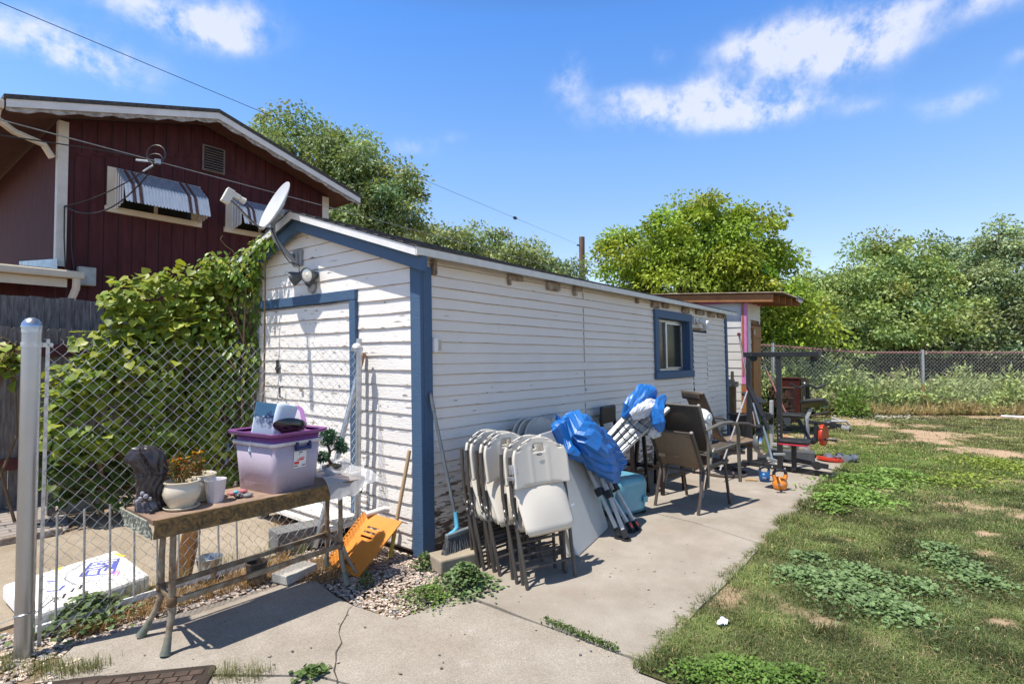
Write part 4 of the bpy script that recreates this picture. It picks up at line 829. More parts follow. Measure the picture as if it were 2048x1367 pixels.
lump(t1, 'stone', (-1.315, .07, TT+.014), (.026, .022, .014), pm('black_stone', (.03, .03, .03), .4, col2=(.3, .3, .3), lo=.55, hi=.6, scale=40), 1); lump(t1, 'cap', (-1.325, .085, TT+.034), (.016, .014, .009), pm('turquoise_paint', (.10, .42, .50), .5), 2)
t1b = thing('painted_stone', 'smooth grey pebble by the corner of the clear bin', 'stone', (-1.26, .03, TT)); lump(t1b, 'stone', (-1.275, .05, TT+.012), (.028, .02, .012), pm('grey_stone', (.22, .22, .22), .6), 3)
t2 = thing('garden_glove', 'crumpled pink garden glove under the clear bin corner', 'glove', (-1.27, .13, TT)); lump(t2, 'glove', (-1.275, .165, TT+.012), (.05, .028, .012), pm('pink_cloth', (.50, .16, .20), .8, var=.3), 4)
for k in range(3): 
    a = R(120+35*k); lump(t2, 'finger', (-1.275+.05*math.cos(a)+.02, .165+.03*math.sin(a), TT+.010), (.026, .010, .009), MATS['pink_cloth'], 5+k)
t3 = thing('bottle_cap', 'small black cap on the left table corner', 'cap', (-1.66, .03, TT)); part(t3, 'cap', M().lathe([(.011, 0), (.012, .002), (.011, .018), (.009, .02), (0, .02)], (-1.735, .10, TT), 14), BLACKPL, smooth=True)

# ---------------- storage bin, nested purple tub, odds and ends ----------------
def rbox(mb, cx, cy, z0, z1, hx0_, hy0_, hx1_, hy1_, rad=.03, n=6, rz=0., inner=False, lid=False):
    """rounded tapered tub ring from z0 to z1"""
    def ring(hx, hy, z):
        out = []
        for (sx, sy, a0) in ((1, 1, 0), (-1, 1, 90), (-1, -1, 180), (1, -1, 270)):
            for k in range(n+1):
                a = R(a0+90*k/n); x = sx*(hx-rad)+rad*math.cos(a); y = sy*(hy-rad)+rad*math.sin(a)
                out.append((cx+x*math.cos(rz)-y*math.sin(rz), cy+x*math.sin(rz)+y*math.cos(rz), z))
        return out
    a, b = ring(hx0_, hy0_, z0), ring(hx1_, hy1_, z1); m = len(a)
    return mb.add(a+b, [(i, (i+1) % m, m+(i+1) % m, m+i) for i in range(m)]), m
bcx, bcy, brz = -1.030, .178, R(8)
CLEARP = pm('clear_polypropylene', (.62, .55, .66), .25, var=.04, scale=4, alpha=.60, spec=.5)
PURP = pm('purple_plastic', (.20, .062, .215), .38, var=.08, spec=.5)
sbin = thing('storage_bin', 'clear plastic storage bin with a blue handle and paper label on the console table', 'storage bin', (bcx, bcy, TT))
bm_ = M(); _, mm = rbox(bm_, bcx, bcy, TT+.001, TT+.285, .152, .168, .172, .186, .03, 6, brz); bm_.f.append(tuple(range(mm-1, -1, -1)))
part(sbin, 'body', bm_, CLEARP, smooth=True, solid=.003)
rm_ = M(); rbox(rm_, bcx, bcy, TT+.268, TT+.272, .172, .186, .184, .198, .03, 6, brz); rbox(rm_, bcx, bcy, TT+.272, TT+.292, .184, .198, .186, .20, .03, 6, brz); rbox(rm_, bcx, bcy, TT+.292, TT+.290, .186, .20, .174, .188, .03, 6, brz)
part(sbin, 'rim', rm_, pm('frosted_rim', (.66, .63, .68), .3, alpha=.8), smooth=True, solid=.002)
BMt = Matrix.Translation((bcx, bcy, 0))@Matrix.Rotation(brz, 4, 'Z')
part(sbin, 'handle', M().box(-.03, .075, -.214, -.188, TT+.238, TT+.258, BMt).box(-.03, -.015, -.214, -.186, TT+.235, TT+.285, BMt).box(.06, .075, -.214, -.186, TT+.235, TT+.285, BMt), pm('navy_handle', (.02, .035, .13), .4), bevel=.006)
def lq(x0, x1, z0, z1, o):                                     # label quad on the tapered front face
    f = lambda z: -(.168+.018*(z/.285))-.0035-o
    return [tuple(BMt@Vector((x, f(z), TT+z))) for x, z in ((x0, z0), (x1, z0), (x1, z1), (x0, z1))]
lb = part(sbin, 'label', M().add(lq(-.03, .058, .13, .228, .0005), [(0, 1, 2, 3)]), pm('label_paper', (.68, .67, .65), .6, var=.04))
part(lb, 'red_print', M().add(lq(-.026, .008, .152, .168, .0012), [(0, 1, 2, 3)]).add(lq(.0, .04, .172, .180, .0012), [(0, 1, 2, 3)]).add(lq(.008, .045, .183, .189, .0012), [(0, 1, 2, 3)]).add(lq(-.01, .03, .176, .180, .0011), [(0, 1, 2, 3)]), pm('red_ink', (.55, .03, .04), .6))
part(lb, 'black_print', M().add(lq(-.026, .0, .139, .145, .0012), [(0, 1, 2, 3)]).add(lq(.004, .01, .206, .212, .0012), [(0, 1, 2, 3)]), MKK)
brc = M()
for k in range(7): brc.add(lq(.03+k*.0033, .0318+k*.0033, .137, .147, .0012), [(0, 1, 2, 3)])
part(lb, 'barcode', brc, MKK); part(lb, 'blue_print', M().add(lq(.005, .03, .217, .224, .0012), [(0, 1, 2, 3)]), pm('blue_ink', (.03, .14, .35), .6))
ptub = thing('purple_tub', 'purple plastic tub nested in the clear storage bin', 'tub', (bcx, bcy, TT+.02))
pt = M(); _, mm = rbox(pt, bcx, bcy, TT+.05, TT+.33, .140, .155, .172, .19, .04, 8, brz); pt.f.append(tuple(range(mm-1, -1, -1)))
part(ptub, 'body', pt, PURP, smooth=True, solid=.003)
pr = M(); rbox(pr, bcx, bcy, TT+.322, TT+.332, .174, .192, .204, .222, .05, 8, brz); rbox(pr, bcx, bcy, TT+.332, TT+.350, .204, .222, .208, .226, .05, 8, brz); rbox(pr, bcx, bcy, TT+.350, TT+.346, .208, .226, .176, .194, .05, 8, brz)
part(ptub, 'rim', pr, PURP, smooth=True, solid=.003)
lid = thing('tub_lid', 'purple lid standing up inside the purple tub against its back', 'lid', (bcx+.12, bcy+.08, TT+.3))
LM = Matrix.Translation((bcx+.09, bcy+.10, TT+.385))@Matrix.Rotation(R(-15), 4, 'Z')@Matrix.Rotation(R(48), 4, 'X')
def rring(mb, hx, hy, rad, z, n=8):
    o = []
    for (sx, sy, a0) in ((1, 1, 0), (-1, 1, 90), (-1, -1, 180), (1, -1, 270)):
        for k in range(n+1):
            a = R(a0+90*k/n); o.append((sx*(hx-rad)+rad*math.cos(a), sy*(hy-rad)+rad*math.sin(a)))
    return o
part(lid, 'rim', M().prism(rring(None, .13, .10, .05, 0), .022, LM), pm('violet_plastic', (.33, .15, .36), .4), bevel=.006)
part(lid, 'panel', M().prism(rring(None, .098, .07, .03, 0), .004, LM@Matrix.Translation((0, 0, .0225))), pm('lilac_plastic', (.50, .44, .54), .4))
fbk = thing('floral_box', 'blue and white floral gift box standing in the purple tub', 'box', (bcx-.09, bcy-.03, TT+.2))
FM = Matrix.Translation((bcx-.085, bcy-.0, TT+.335))@Matrix.Rotation(R(-24), 4, 'Z')@Matrix.Rotation(R(9), 4, 'Y')@Matrix.Rotation(R(-8), 4, 'X')
part(fbk, 'carton', M().box(-.075, .075, -.022, .022, -.12, .175, FM), pm('pale_blue_card', (.62, .72, .78), .5, var=.04), bevel=.003)
part(fbk, 'blue_top', M().box(-.0755, .0755, -.0228, .0228, .085, .1755, FM), pm('steel_blue_card', (.085, .21, .34), .5, var=.12))
ink = M(); rr = random.Random(3)
for k in range(26):
    x, z = rr.uniform(-.068, .068), rr.uniform(.055, .10); ink.tube([FM@Vector((x+.011*math.cos(t), -.0236, z+.008*math.sin(t*1.3))) for t in [j*.9 for j in range(6)]], .0013, 4)
for k in range(5): ink.tube([FM@Vector((.005+.02*math.cos(k*1.25)*j/4, -.0236, .095+.045*abs(math.sin(k*1.25))*j/4+.01*math.sin(j))) for j in range(5)], .0013, 4)
part(fbk, 'flower_print', ink, pm('dark_blue_ink', (.02, .04, .16), .5))
wh = M()
for k in range(30):
    x, z = rr.uniform(-.066, .066), rr.uniform(.035, .095); wh.add([FM@Vector((x+.007*math.cos(t)*(1.3 if j % 2 else .7), -.0232, z+.006*math.sin(t)*(1.3 if j % 2 else .7))) for j, t in enumerate([2*PI*q_/8 for q_ in range(8)])], [tuple(range(8))])
part(fbk, 'white_petals', wh, pm('white_ink', (.75, .77, .80), .5))
rl = thing('foam_roll', 'pale blue ribbed foam roll standing in the purple tub', 'roll', (bcx-.01, bcy-.02, TT+.2))
RM = Matrix.Translation((bcx+.005, bcy-.02, TT+.36))@Matrix.Rotation(R(15), 4, 'Y')@Matrix.Rotation(R(6), 4, 'X')@Matrix.Diagonal((1.1, .55, 1.1, 1))
part(rl, 'roll', M().lathe([(.058, -.08), (.060, -.07)]+[(.0605+(.0012 if k % 2 else 0), -.06+k*.0065) for k in range(28)]+[(.054, .128), (.02, .130), (.018, .11)], n=28, mat=RM), pm('pale_blue_foam', (.58, .67, .77), .7, var=.04), smooth=True)
pan = thing('black_tray', 'shiny black curved tray lying in the purple tub', 'tray', (bcx-.02, bcy-.1, TT+.34))
PMt = Matrix.Translation((bcx-.01, bcy-.165, TT+.36))@Matrix.Rotation(R(12), 4, 'Z')@Matrix.Rotation(R(14), 4, 'Y')@Matrix.Rotation(R(-38), 4, 'X')
part(pan, 'dish', M().lathe([(0, 0), (.075, .002), (.095, .014), (.105, .03), (.110, .031), (.103, .012), (.08, -.006), (0, -.008)], n=32, mat=PMt@Matrix.Diagonal((1.05, .6, 1, 1))), pm('gloss_black', (.012, .012, .014), .18, spec=.6), smooth=True)
tbe = thing('paper_tube', 'white cardboard tube with printed end in the purple tub', 'tube', (bcx+.08, bcy-.05, TT+.35))
part(tbe, 'tube', M().tube([(bcx+.02, bcy-.02, TT+.385), (bcx+.135, bcy-.05, TT+.362)], .024, 18), pm('white_card', (.72, .71, .70), .6), smooth=True)
part(tbe, 'printed_end', M().tube([(bcx+.128, bcy-.048, TT+.3635), (bcx+.1365, bcy-.0503, TT+.362)], .0246, 18), pm('mauve_print', (.22, .16, .30), .6, scale=120, col2=(.6, .58, .62)))
# little artificial bonsai in a dark bowl
bon = thing('bonsai', 'artificial bonsai pine in a dark bowl behind the plastic bag', 'bonsai', (-.62, .25, TT))
bo = np.array((-.615, .24, TT))
part(bon, 'bowl', M().lathe([(.045, 0), (.062, .03), (.066, .055), (.058, .056), (.05, .05), (0, .05)], tuple(bo), 24), pm('dark_bowl', (.025, .022, .02), .4), smooth=True)
part(bon, 'moss', M().lathe([(.056, .052), (.03, .066), (0, .07)], tuple(bo), 16), pm('tan_moss', (.34, .24, .12), .9, scale=60, col2=(.2, .14, .07)))
tr_ = [bo+[0, 0, .06], bo+[-.03, .0, .10], bo+[-.015, 0, .15], bo+[-.035, 0, .20], bo+[-.03, 0, .25]]
part(bon, 'trunk', M().tube([tuple(p) for p in tr_], [.012, .011, .01, .008, .005], 8).tube([tuple(tr_[2]), tuple(bo+[.03, 0, .17]), tuple(bo+[.07, 0, .15])], .006, 6).tube([tuple(tr_[1]), tuple(bo+[-.06, -.01, .11]), tuple(bo+[-.075, -.01, .10])], .006, 6), pm('bonsai_bark', (.07, .04, .025), .8), smooth=True)
cs_, ds_ = [], []
for (c, r_, n) in (((-.03, 0, .265), (.055, .05, .035), 900), ((.03, 0, .215), (.05, .045, .03), 600), ((.075, 0, .165), (.045, .04, .035), 600), ((-.085, -.01, .125), (.05, .045, .035), 750), ((-.05, 0, .22), (.04, .04, .02), 300)):
    p, d = ell(bo+np.array(c), r_, n, .5); cs_.append(p); ds_.append(d)
cs_, ds_ = np.concatenate(cs_), np.concatenate(ds_); n = len(cs_)
PLGR = leafmat('artificial_pine', rough=.55, transl=.12)
leaves('needles', cs_-np.array((-.62, .25, TT)), ds_+rvec(n)*.5, rvec(n), RNG.uniform(.012, .02, n), np.array([.035, .115, .055])*RNG.uniform(.7, 1.4, (n, 1)), PLGR, LEAFQ, .35, bon)
# thin clear plastic bag draped at the right end of the table
bag = thing('plastic_bag', 'crumpled clear plastic bag draped over the right end of the console table', 'plastic bag', (-.65, .1, TT))
def bagf(u, v):
    x = -.86+.36*u; y = -.115+.42*v
    z = TT+.012+.030*vnoise(np.array(u*4.+3), np.array(v*5.+1))+.008*math.sin(9*u+6*v)+.020*vnoise(np.array(u*11.), np.array(v*12.))
    z += .03*max(0, u-.75)*4*(.3+.7*v)
    if v < .2: z -= (.2-v)*.62*(1.0-.55*u); y -= .01
    return (x+.012*math.sin(17*v), y, float(z))
part(bag, 'film', M().grid(bagf, 46, 46), pm('plastic_film', (.75, .75, .77), .16, var=.04, trans=.1, spec=.7, alpha=.42, bmp=.4, bscale=24), smooth=True)
def bagg(u, v):
    t = 2*PI*u; r_ = .10+.02*math.sin(5*t+3*v); return (-.64+r_*1.1*math.cos(t)*(1-.25*v), .17+r_*.8*math.sin(t), TT+.02+.045*v+.012*math.sin(7*t))
part(bag, 'crumpled_fold', M().grid(bagg, 40, 8, wrap=True), MATS['plastic_film'], smooth=True)

# ---------------- broom and the block it stands on ----------------
bkk = thing('concrete_block', 'tan concrete block at the foot of the blue corner board under the broom', 'concrete block', (-.02, -.30, 0))
part(bkk, 'block', M().box(-.17, .17, -.10, .10, 0, .10, Matrix.Translation((.0, -.33, 0))@Matrix.Rotation(R(-16), 4, 'Z')), concrete_mat('tan_block', (.42, .36, .28), (.32, .27, .21)), bevel=.012)
br = thing('broom', 'grey-handled push broom with a sky-blue socket leaning on the side wall', 'broom', (.08, -.28, .1))
ht = np.array(lean3((.045, -.045, 1.19))); hb = np.array((.075, -.26, .29))
part(br, 'handle', M().tube([tuple(hb), tuple(hb*.15+ht*.85)], .0125, 10).tube([tuple(hb*.15+ht*.85), tuple(ht)], .0145, 10), pm('broom_grey', (.12, .135, .15), .45), smooth=True)
SKYB = pm('sky_blue_plastic', (.10, .37, .55), .4)
part(br, 'socket', M().tube([tuple(hb+[0, .008, .055]), tuple(hb), tuple(hb+[-.012, -.02, -.05]), tuple(hb+[-.05, -.03, -.066]), tuple(hb+[-.11, -.035, -.075])], [.016, .017, .018, .016, .014], 10), SKYB, smooth=True)
hc = np.array((.075, -.295, .21))
part(br, 'head', M().beam(tuple(hc+[-.135, .0, .0]), tuple(hc+[.14, -.03, .012]), .036, .032), pm('broom_head_grey', (.16, .19, .21), .5), bevel=.008)
bs = M(); rr = random.Random(5)
for k in range(760):
    t = rr.random(); p = hc+np.array([-.132+.27*t, rr.uniform(-.014, .014)-.03*t, -.01+.012*t]); e = p+np.array([(t-.5)*.13+rr.uniform(-.010, .010), rr.uniform(-.03, .012)-.012, -.125+rr.uniform(-.01, .008)])
    bs.tube([tuple(p), tuple((p+e)/2+np.array([(t-.5)*.004, 0, -.004])), tuple(e)], .0011 if k % 3 else .0014, 3)
part(br, 'bristles', bs, pm('grey_bristles', (.085, .09, .095), .6, scale=200, col2=(.30, .31, .33), lo=.5, hi=.7))

# ---------------- folding chairs leaning against the wall ----------------
CHW = pm('almond_plastic', (.60, .555, .485), .45, var=.04, scale=3, bmp=.04, bscale=400, spec=.45)
CHM = pm('brown_grey_tube', (.085, .075, .068), .4, .35, var=.12)
def make_chair(label):
    t = thing('folding_chair', label, 'folding chair', (0, 0, 0), 'folding chairs stacked along the shed wall', world=False)
    def backf(u, v):
        z = .605+.325*v; hw = .228 if v < .45 else .228*max(.0, 1-((v-.45)/.56)**2.6)**.5
        if v >= .999: hw = .06
        x = (2*u-1)*hw; q = (2*u-1)
        zz = z-.02*(abs(q)**3)*(1 if v > .8 else 0)+(.022*(1-q*q) if v < .02 else 0)
        edge = .006*(1 if (v > .93 or abs(q) > .95) else 0)
        y = -.040-.026*(x/.228)**2+.012*(1-v)-.004*edge-.004*math.exp(-((abs(x)-.07)/.012)**2)*(1 if v < .78 else 0)
        return (x, y, zz)
    bk_ = part(t, 'backrest', M().grid(backf, 34, 26, skip=lambda u, v: abs(2*u-1) < .27-(.06*(.86-v)/.15) and .70 < v < .86), CHW, smooth=True, solid=.016, off=0)
    part(bk_, 'badge', M().lathe([(.024, 0), (.022, .0015), (0, .002)], n=20, mat=Matrix.Translation((0, -.0520, .812))@Matrix.Rotation(PI/2, 4, 'X')@Matrix.Diagonal((1, .34, 1, 1))), pm('navy_badge', (.015, .03, .10), .4))
    bw = M()
    for k in range(5): bw.box(-.013+k*.0058, -.0095+k*.0058, -.0545, -.0535, .810, .8145)
    part(bk_, 'badge_lettering', bw, pm('white_lettering', (.7, .7, .72), .5))
    def seatf(u, v):
        z = .315+.345*v; hw = .205-.012*(1-v); q = 2*u-1
        if v < .12: hw -= .03*(1-v/.12)**2
        if v > .9: hw -= .025*((v-.9)/.1)**2
        y = -.088+.092*v-.024*math.sin(PI*v)*(1-q*q)+.018*abs(q)**6+(.022*(1-v/.06) if v < .06 else 0)
        return (q*hw, y, z)
    part(t, 'seat', M().grid(seatf, 26, 22), CHW, smooth=True, solid=.02, off=0)
    part(t, 'seat_underside', M().grid(lambda u, v: ((2*u-1)*.175, -.045+.085*v, .33+.31*v), 2, 2, skip=lambda u, v: False).box(-.12, .12, -.03, .02, .36, .38), CHW, solid=.012)
    for s in (-1, 1):
        part(t, 'leg', M().tube([(s*.196, 0, 0), (s*.205, .004, .2), (s*.226, .006, .54), (s*.222, .002, .67), (s*.212, -.006, .815)], .0125, 8), CHM, smooth=True)
        part(t, 'leg', M().tube([(s*.178, .075, .012), (s*.184, .052, .25), (s*.20, .02, .50), (s*.20, .015, .56)], .0115, 8), CHM, smooth=True)
        part(t, 'hinge', M().beam((s*.216, -.012, .36), (s*.214, .03, .48), .006, .028).lathe([(.008, -.004), (.010, 0), (.006, .004)], (s*.232, .0, .40), 8, Matrix.Rotation(PI/2, 4, 'Y')).lathe([(.008, -.004), (.010, 0), (.006, .004)], (s*.232, .01, .52), 8, Matrix.Rotation(PI/2, 4, 'Y')).beam((s*.225, -.01, .44), (s*.25, -.03, .455), .006, .012), GALV)
    part(t, 'crossbar', M().tube([(-.20, .0, .115), (.20, .0, .115)], .0085, 8), CHM, smooth=True)
    part(t, 'crossbar', M().tube([(-.182, .06, .19), (.182, .06, .19)], .0085, 8), CHM, smooth=True)
    part(t, 'crossbar', M().tube([(-.186, .05, .27), (.186, .05, .27)], .0085, 8), CHM, smooth=True)
    return t
chair0 = make_chair('frontmost white folding chair, silver tape on its left shoulder, logo badge facing out')
def pose(o, x, y, rz, tilt, roll=0.):
    o.rotation_mode = 'XYZ'; o.rotation_euler = (Matrix.Rotation(rz, 3, 'Z')@Matrix.Rotation(roll, 3, 'Y')@Matrix.Rotation(-tilt, 3, 'X')).to_euler(); o.location = (x, y, .003)
yaw = R(-17)
def foot(px, py):                                              # the left front foot stands at this spot of the slab
    p = G(px, py); return p[0]+.196*math.cos(yaw), p[1]+.196*math.sin(yaw)
pl_ = [foot(1055, 1179), foot(1034, 1167), foot(996, 1149), foot(984, 1141), foot(962, 1137), foot(950, 1131)]
labs = ['', 'white folding chair right behind the frontmost one, its left rim showing', 'sunlit white folding chair, third from the front of the stack', 'shaded white folding chair behind the sunlit one in the stack',
        'white folding chair second from the broom in the stack', 'white folding chair nearest the broom in the stack']
for k, (x, y) in enumerate(pl_):
    o = chair0 if k == 0 else copy_tree(chair0)
    if k: o['label'] = labs[k]
    pose(o, x, y, yaw+R([0, 0, 7, 8, 11, 13][k]), R([13, 13, 13, 12.5, 12, 11.5][k]), R([0, .6, -.8, -.5, -.5, -.3][k]))
tape = M().box(-.243, -.195, -.062, -.02, .70, .765).box(-.246, -.20, -.06, .01, .665, .693)
tp_ = part(chair0, 'silver_tape', tape, pm('silver_tape', (.42, .43, .45), .3, .6, bmp=.5, bscale=60), bevel=.006)
plain = part(chair0, 'plain_backrest', M().grid(lambda u, v: ((2*u-1)*(.228 if v < .4 else .228*max(.03, 1-((v-.4)/.605)**2.4)**.5), -.03-.02*(2*u-1)**2, .605+.325*v), 30, 22), CHW, smooth=True, solid=.016, off=0); plain_me = plain.data; bpy.data.objects.remove(plain)
for k, (px, py, lab) in enumerate(((1066, 846, 'front one of the three shaded white chairs upright at the wall'), (1052, 843, 'middle one of the three shaded white chairs upright at the wall'), (1042, 840, 'rear one of the three shaded white chairs touching the wall'), (1112, 837, 'white folding chair half hidden behind the blue canopy cover'))):
    o = copy_tree(chair0, None); o['label'] = lab
    for ch in list(o.children):
        if ch.name.startswith('silver_tape'): bpy.data.objects.remove(ch); continue
        if ch.name.startswith('backrest'):
            ch.data = plain_me
            for g in list(ch.children): bpy.data.objects.remove(g)
    yb = [-.33, -.285, -.24, -.25][k]; p = PL(px, py, 1, yb+.16); pose(o, p[0], yb, R(-2), R(9))

# ---------------- folded table ----------------
ft = thing('folding_table', 'grey-white folded plastic table leaning beside the white chairs', 'folding table', (.7, -.9, 0))
b0, b1 = np.array((.655, -.90, .0)), np.array((1.43, -.735, .0)); ex = unit(b1-b0); nz_ = np.array([-ex[1], ex[0], 0]); lean_t = R(19); upv = nz_*math.sin(lean_t)+np.array([0, 0, math.cos(lean_t)]); nrm = np.cross(ex, upv)
TM = Matrix(((ex[0], upv[0], nrm[0], b0[0]), (ex[1], upv[1], nrm[1], b0[1]), (ex[2], upv[2], nrm[2], b0[2]), (0, 0, 0, 1)))
wd, hg = float(np.linalg.norm(b1-b0)), .92
def rr2(w_, h_, rad, m=0):
    o = []
    for (sx, sy, a0) in ((1, 1, 0), (0, 1, 90), (0, 0, 180), (1, 0, 270)):
        for k in range(6):
            a = R(a0+18*k); o.append((m+rad+(w_-2*m-2*rad)*sx+rad*math.cos(a), m+rad+(h_-2*m-2*rad)*sy+rad*math.sin(a)))
    return o
TBW = pm('grey_white_table', (.50, .50, .48), .5, var=.04, scale=3, bmp=.06, bscale=300)
part(ft, 'tabletop', M().prism(rr2(wd, hg, .045), .022, TM@Matrix.Translation((0, 0, -.011))), TBW, bevel=.007)
part(ft, 'tabletop', M().prism(rr2(wd, hg, .045), .022, TM@Matrix.Translation((0, 0, -.065))), TBW, bevel=.007)
part(ft, 'legs', M().tube([TM@Vector((.08, .08, -.034)), TM@Vector((.08, .80, -.034)), TM@Vector((wd-.08, .80, -.034)), TM@Vector((wd-.08, .08, -.034))], .011, 8), CHM)

# ---------------- two folded pop-up canopies ----------------
TARP = pm('blue_tarp', (.012, .135, .44), .40, var=.12, scale=3, bmp=.5, bscale=14, spec=.55)
TARPW = pm('white_lining', (.58, .60, .64), .6, var=.1, bmp=.35, bscale=12)
ALUW = pm('white_aluminium_leg', (.56, .57, .57), .4, .35, var=.06)
def canopy(root, axis0, axis1, sidev, n_leg, spread, wdt, mat=ALUW):
    a0, a1 = np.array(axis0), np.array(axis1); ax = unit(a1-a0); s = unit(np.array(sidev)-ax*(np.array(sidev)@ax)); t = np.cross(ax, s)
    return a0, a1, ax, s, t
c1 = thing('pop_up_canopy', 'folded canopy with a loose blue cover and red-tipped feet leaning on the wall', 'canopy', (1.4, -.88, 0))
f4 = [G(1238, 1068, .03), G(1262, 1056, .03), G(1252, 1072, .03), G(1274, 1052, .03)]
topc = np.array((1.43, -.36, .86)); 
tops = [topc+np.array(d) for d in ((-.13, -.06, .02), (-.04, .02, .03), (-.0, -.12, -.03), (.08, -.04, -.01))]
for k in range(4):
    p, q_ = np.array(f4[k]), tops[k]; m_ = p+(q_-p)*.36
    lg = part(c1, 'leg', M().beam(tuple(p), tuple(m_), .026, .026, (0, 1, 0)), ALUW, bevel=.003)
    part(lg, 'outer_tube', M().beam(tuple(m_), tuple(q_), .034, .034, (0, 1, 0)), ALUW, bevel=.003)
    part(lg, 'slider', M().beam(tuple(m_-(q_-p)*.03), tuple(m_+(q_-p)*.035), .056, .056, (0, 1, 0)), BLACKPL, bevel=.006)
    part(lg, 'foot', M().beam(tuple(p-(q_-p)*.012), tuple(p+(q_-p)*.055), .036, .036, (0, 1, 0)).lathe([(.042, -.004), (.042, .006)], (p[0], p[1], .006), 10), BLACKPL)
    if k in (1, 3): part(lg, 'red_tip', M().beam(tuple(p+(q_-p)*.012-[0, .020, 0]), tuple(p+(q_-p)*.05-[0, .020, 0]), .028, .006, (0, 1, 0)), pm('red_plastic', (.62, .06, .02), .4), bevel=.003)
tru = M()
for k in range(9):
    a = np.array(f4[k % 4])*.5+np.array(f4[(k+1) % 4])*.5; b = tops[k % 4]*.6+tops[(k+1) % 4]*.4; a = a+(b-a)*(.37+.02*(k % 3))
    tru.beam(tuple(a+RNG.normal(size=3)*.012), tuple(b+RNG.normal(size=3)*.012), .012, .024, (0, 1, 0))
part(c1, 'truss_bars', tru, ALUW)
def tarp(root, name, axis, radii, mat, seed, flat_=.8, fold=.16, nf=7, seg=(56, 40), dirn_=None, solid=.004, droop=0):
    """cloth wrapped round a bent bundle, gathered into deep irregular folds"""
    A = [np.array(a, float) for a in axis]; ts = np.linspace(0, 1, len(A)); rr = random.Random(seed); ph = [rr.uniform(0, 6.28) for _ in range(8)]
    P = lambda t: np.array([np.interp(t, ts, [a[i] for a in A]) for i in range(3)])
    def fn(u, v):
        c = P(v); d = unit(P(min(1, v+.02))-P(max(0, v-.02))); s = unit(np.cross(d, [0.2, -1, .1])); t2 = np.cross(s, d); th = 2*PI*u
        r_ = np.interp(v, ts, radii)
        f = sum(((1/(1+k*.6))*(1-2*abs(((th*(k+2)/6.283+ph[k]+v*(1.2-k*.35)) % 1.0)-.5)*2)) for k in range(4))*.5
        f += .5*float(vnoise(np.array(u*9+seed), np.array(v*5+seed*2.)))-.25+.42*abs(float(vnoise(np.array(u*17+seed+v*6), np.array(v*7+seed-u*5)))-.5)*2-.2+.2*float(vnoise(np.array(u*34+seed), np.array(v*19+seed)))-.1
        r_ = r_*(1+fold*f+.07*math.sin(u*977.+v*313.+seed))
        p = c+s*math.cos(th)*r_+t2*math.sin(th)*r_*flat_
        p = p-np.array([0, 0, droop*v*max(0, -math.sin(th))])
        return tuple(p)
    return part(root, name, M().grid(fn, seg[0], seg[1], wrap=True), mat, smooth=False, solid=solid, off=0)
ca = [PL(1122, 846, 1, -.52), PL(1142, 858, 1, -.62), PL(1172, 882, 1, -.71), PL(1203, 907, 1, -.75), PL(1226, 930, 1, -.75)]
tarp(c1, 'blue_cover', [ca[0]+[-.02, .02, -.02]]+ca+[ca[-1]+[.03, -.01, -.05]], [.01, .12, .19, .20, .19, .15, .11], TARP, 4, .80, .42, seg=(34, 20))
tarp(c1, 'blue_cover_fold', [PL(1095, 870, 1, -.40), PL(1116, 876, 1, -.52), PL(1138, 894, 1, -.66), PL(1160, 908, 1, -.74)], [.02, .07, .075, .03], TARP, 8, .6, .3, seg=(16, 10))
c2 = thing('pop_up_canopy', 'folded canopy of white aluminium bars wrapped in blue and white cloth', 'canopy', (2.2, -.5, .5))
e0 = [DP(1203+10*k, 886+9*k, 4.95) for k in range(4)]; e1 = [DP(1282+13.5*k, 800+10*k, 5.25) for k in range(4)]
for k in range(4):
    p, q_ = e0[k], e1[k]+(e1[k]-e0[k])*.18; lg = part(c2, 'leg', M().beam(tuple(p), tuple(q_), .036, .036, (0, 1, .3)), ALUW, bevel=.003)
    part(lg, 'foot', M().beam(tuple(p-(q_-p)*.03), tuple(p+(q_-p)*.04), .042, .042, (0, 1, .3)), pm('grey_foot', (.42, .42, .43), .5), bevel=.005)
tru = M()
for k in range(8):
    t = k/7*3; i = min(2, int(t)); f = t-i; a = e0[i]*(1-f)+e0[i+1]*f; b = e1[i]*(1-f)+e1[i+1]*f; off = FW*.05*(1 if k % 2 else -.3); tru.beam(tuple(a+off+(b-a)*.06), tuple(b+off), .012, .026, (0, 1, .3))
part(c2, 'truss_bars', tru, ALUW)
cb = M()
for k in range(4): 
    a = e0[0]+(e1[0]-e0[0])*(.35+.12*k); b = e0[3]+(e1[3]-e0[3])*(.30+.13*k); cb.tube([tuple(a-FW*.03), tuple((a+b)/2-FW*.045-[0, 0, .02]), tuple(b-FW*.03)], .004, 5)
part(c2, 'cord', cb, BLACKPL)
w0 = [DP(1252, 832, 5.05), DP(1270, 815, 5.1), DP(1300, 812, 5.15), DP(1325, 826, 5.15), DP(1332, 850, 5.1)]
tarp(c2, 'blue_cover', [DP(1246, 834, 5.1), DP(1262, 815, 5.1), DP(1285, 796, 5.15), DP(1300, 787, 5.2), DP(1312, 786, 5.25)], [.02, .085, .11, .09, .02], TARP, 11, .8, .34, seg=(22, 13))
tarp(c2, 'blue_cover_tail', [DP(1330, 793, 5.2), DP(1318, 806, 5.12), DP(1312, 825, 5.05), DP(1318, 845, 5.02), DP(1322, 862, 5.02)], [.025, .06, .085, .09, .03], TARP, 13, .7, .34, seg=(18, 12))
tarp(c2, 'white_lining', [DP(1262, 832, 5.04), DP(1280, 822, 5.05), DP(1298, 815, 5.08), DP(1312, 806, 5.12)], [.03, .075, .085, .03], TARPW, 17, .75, .34, seg=(20, 11))
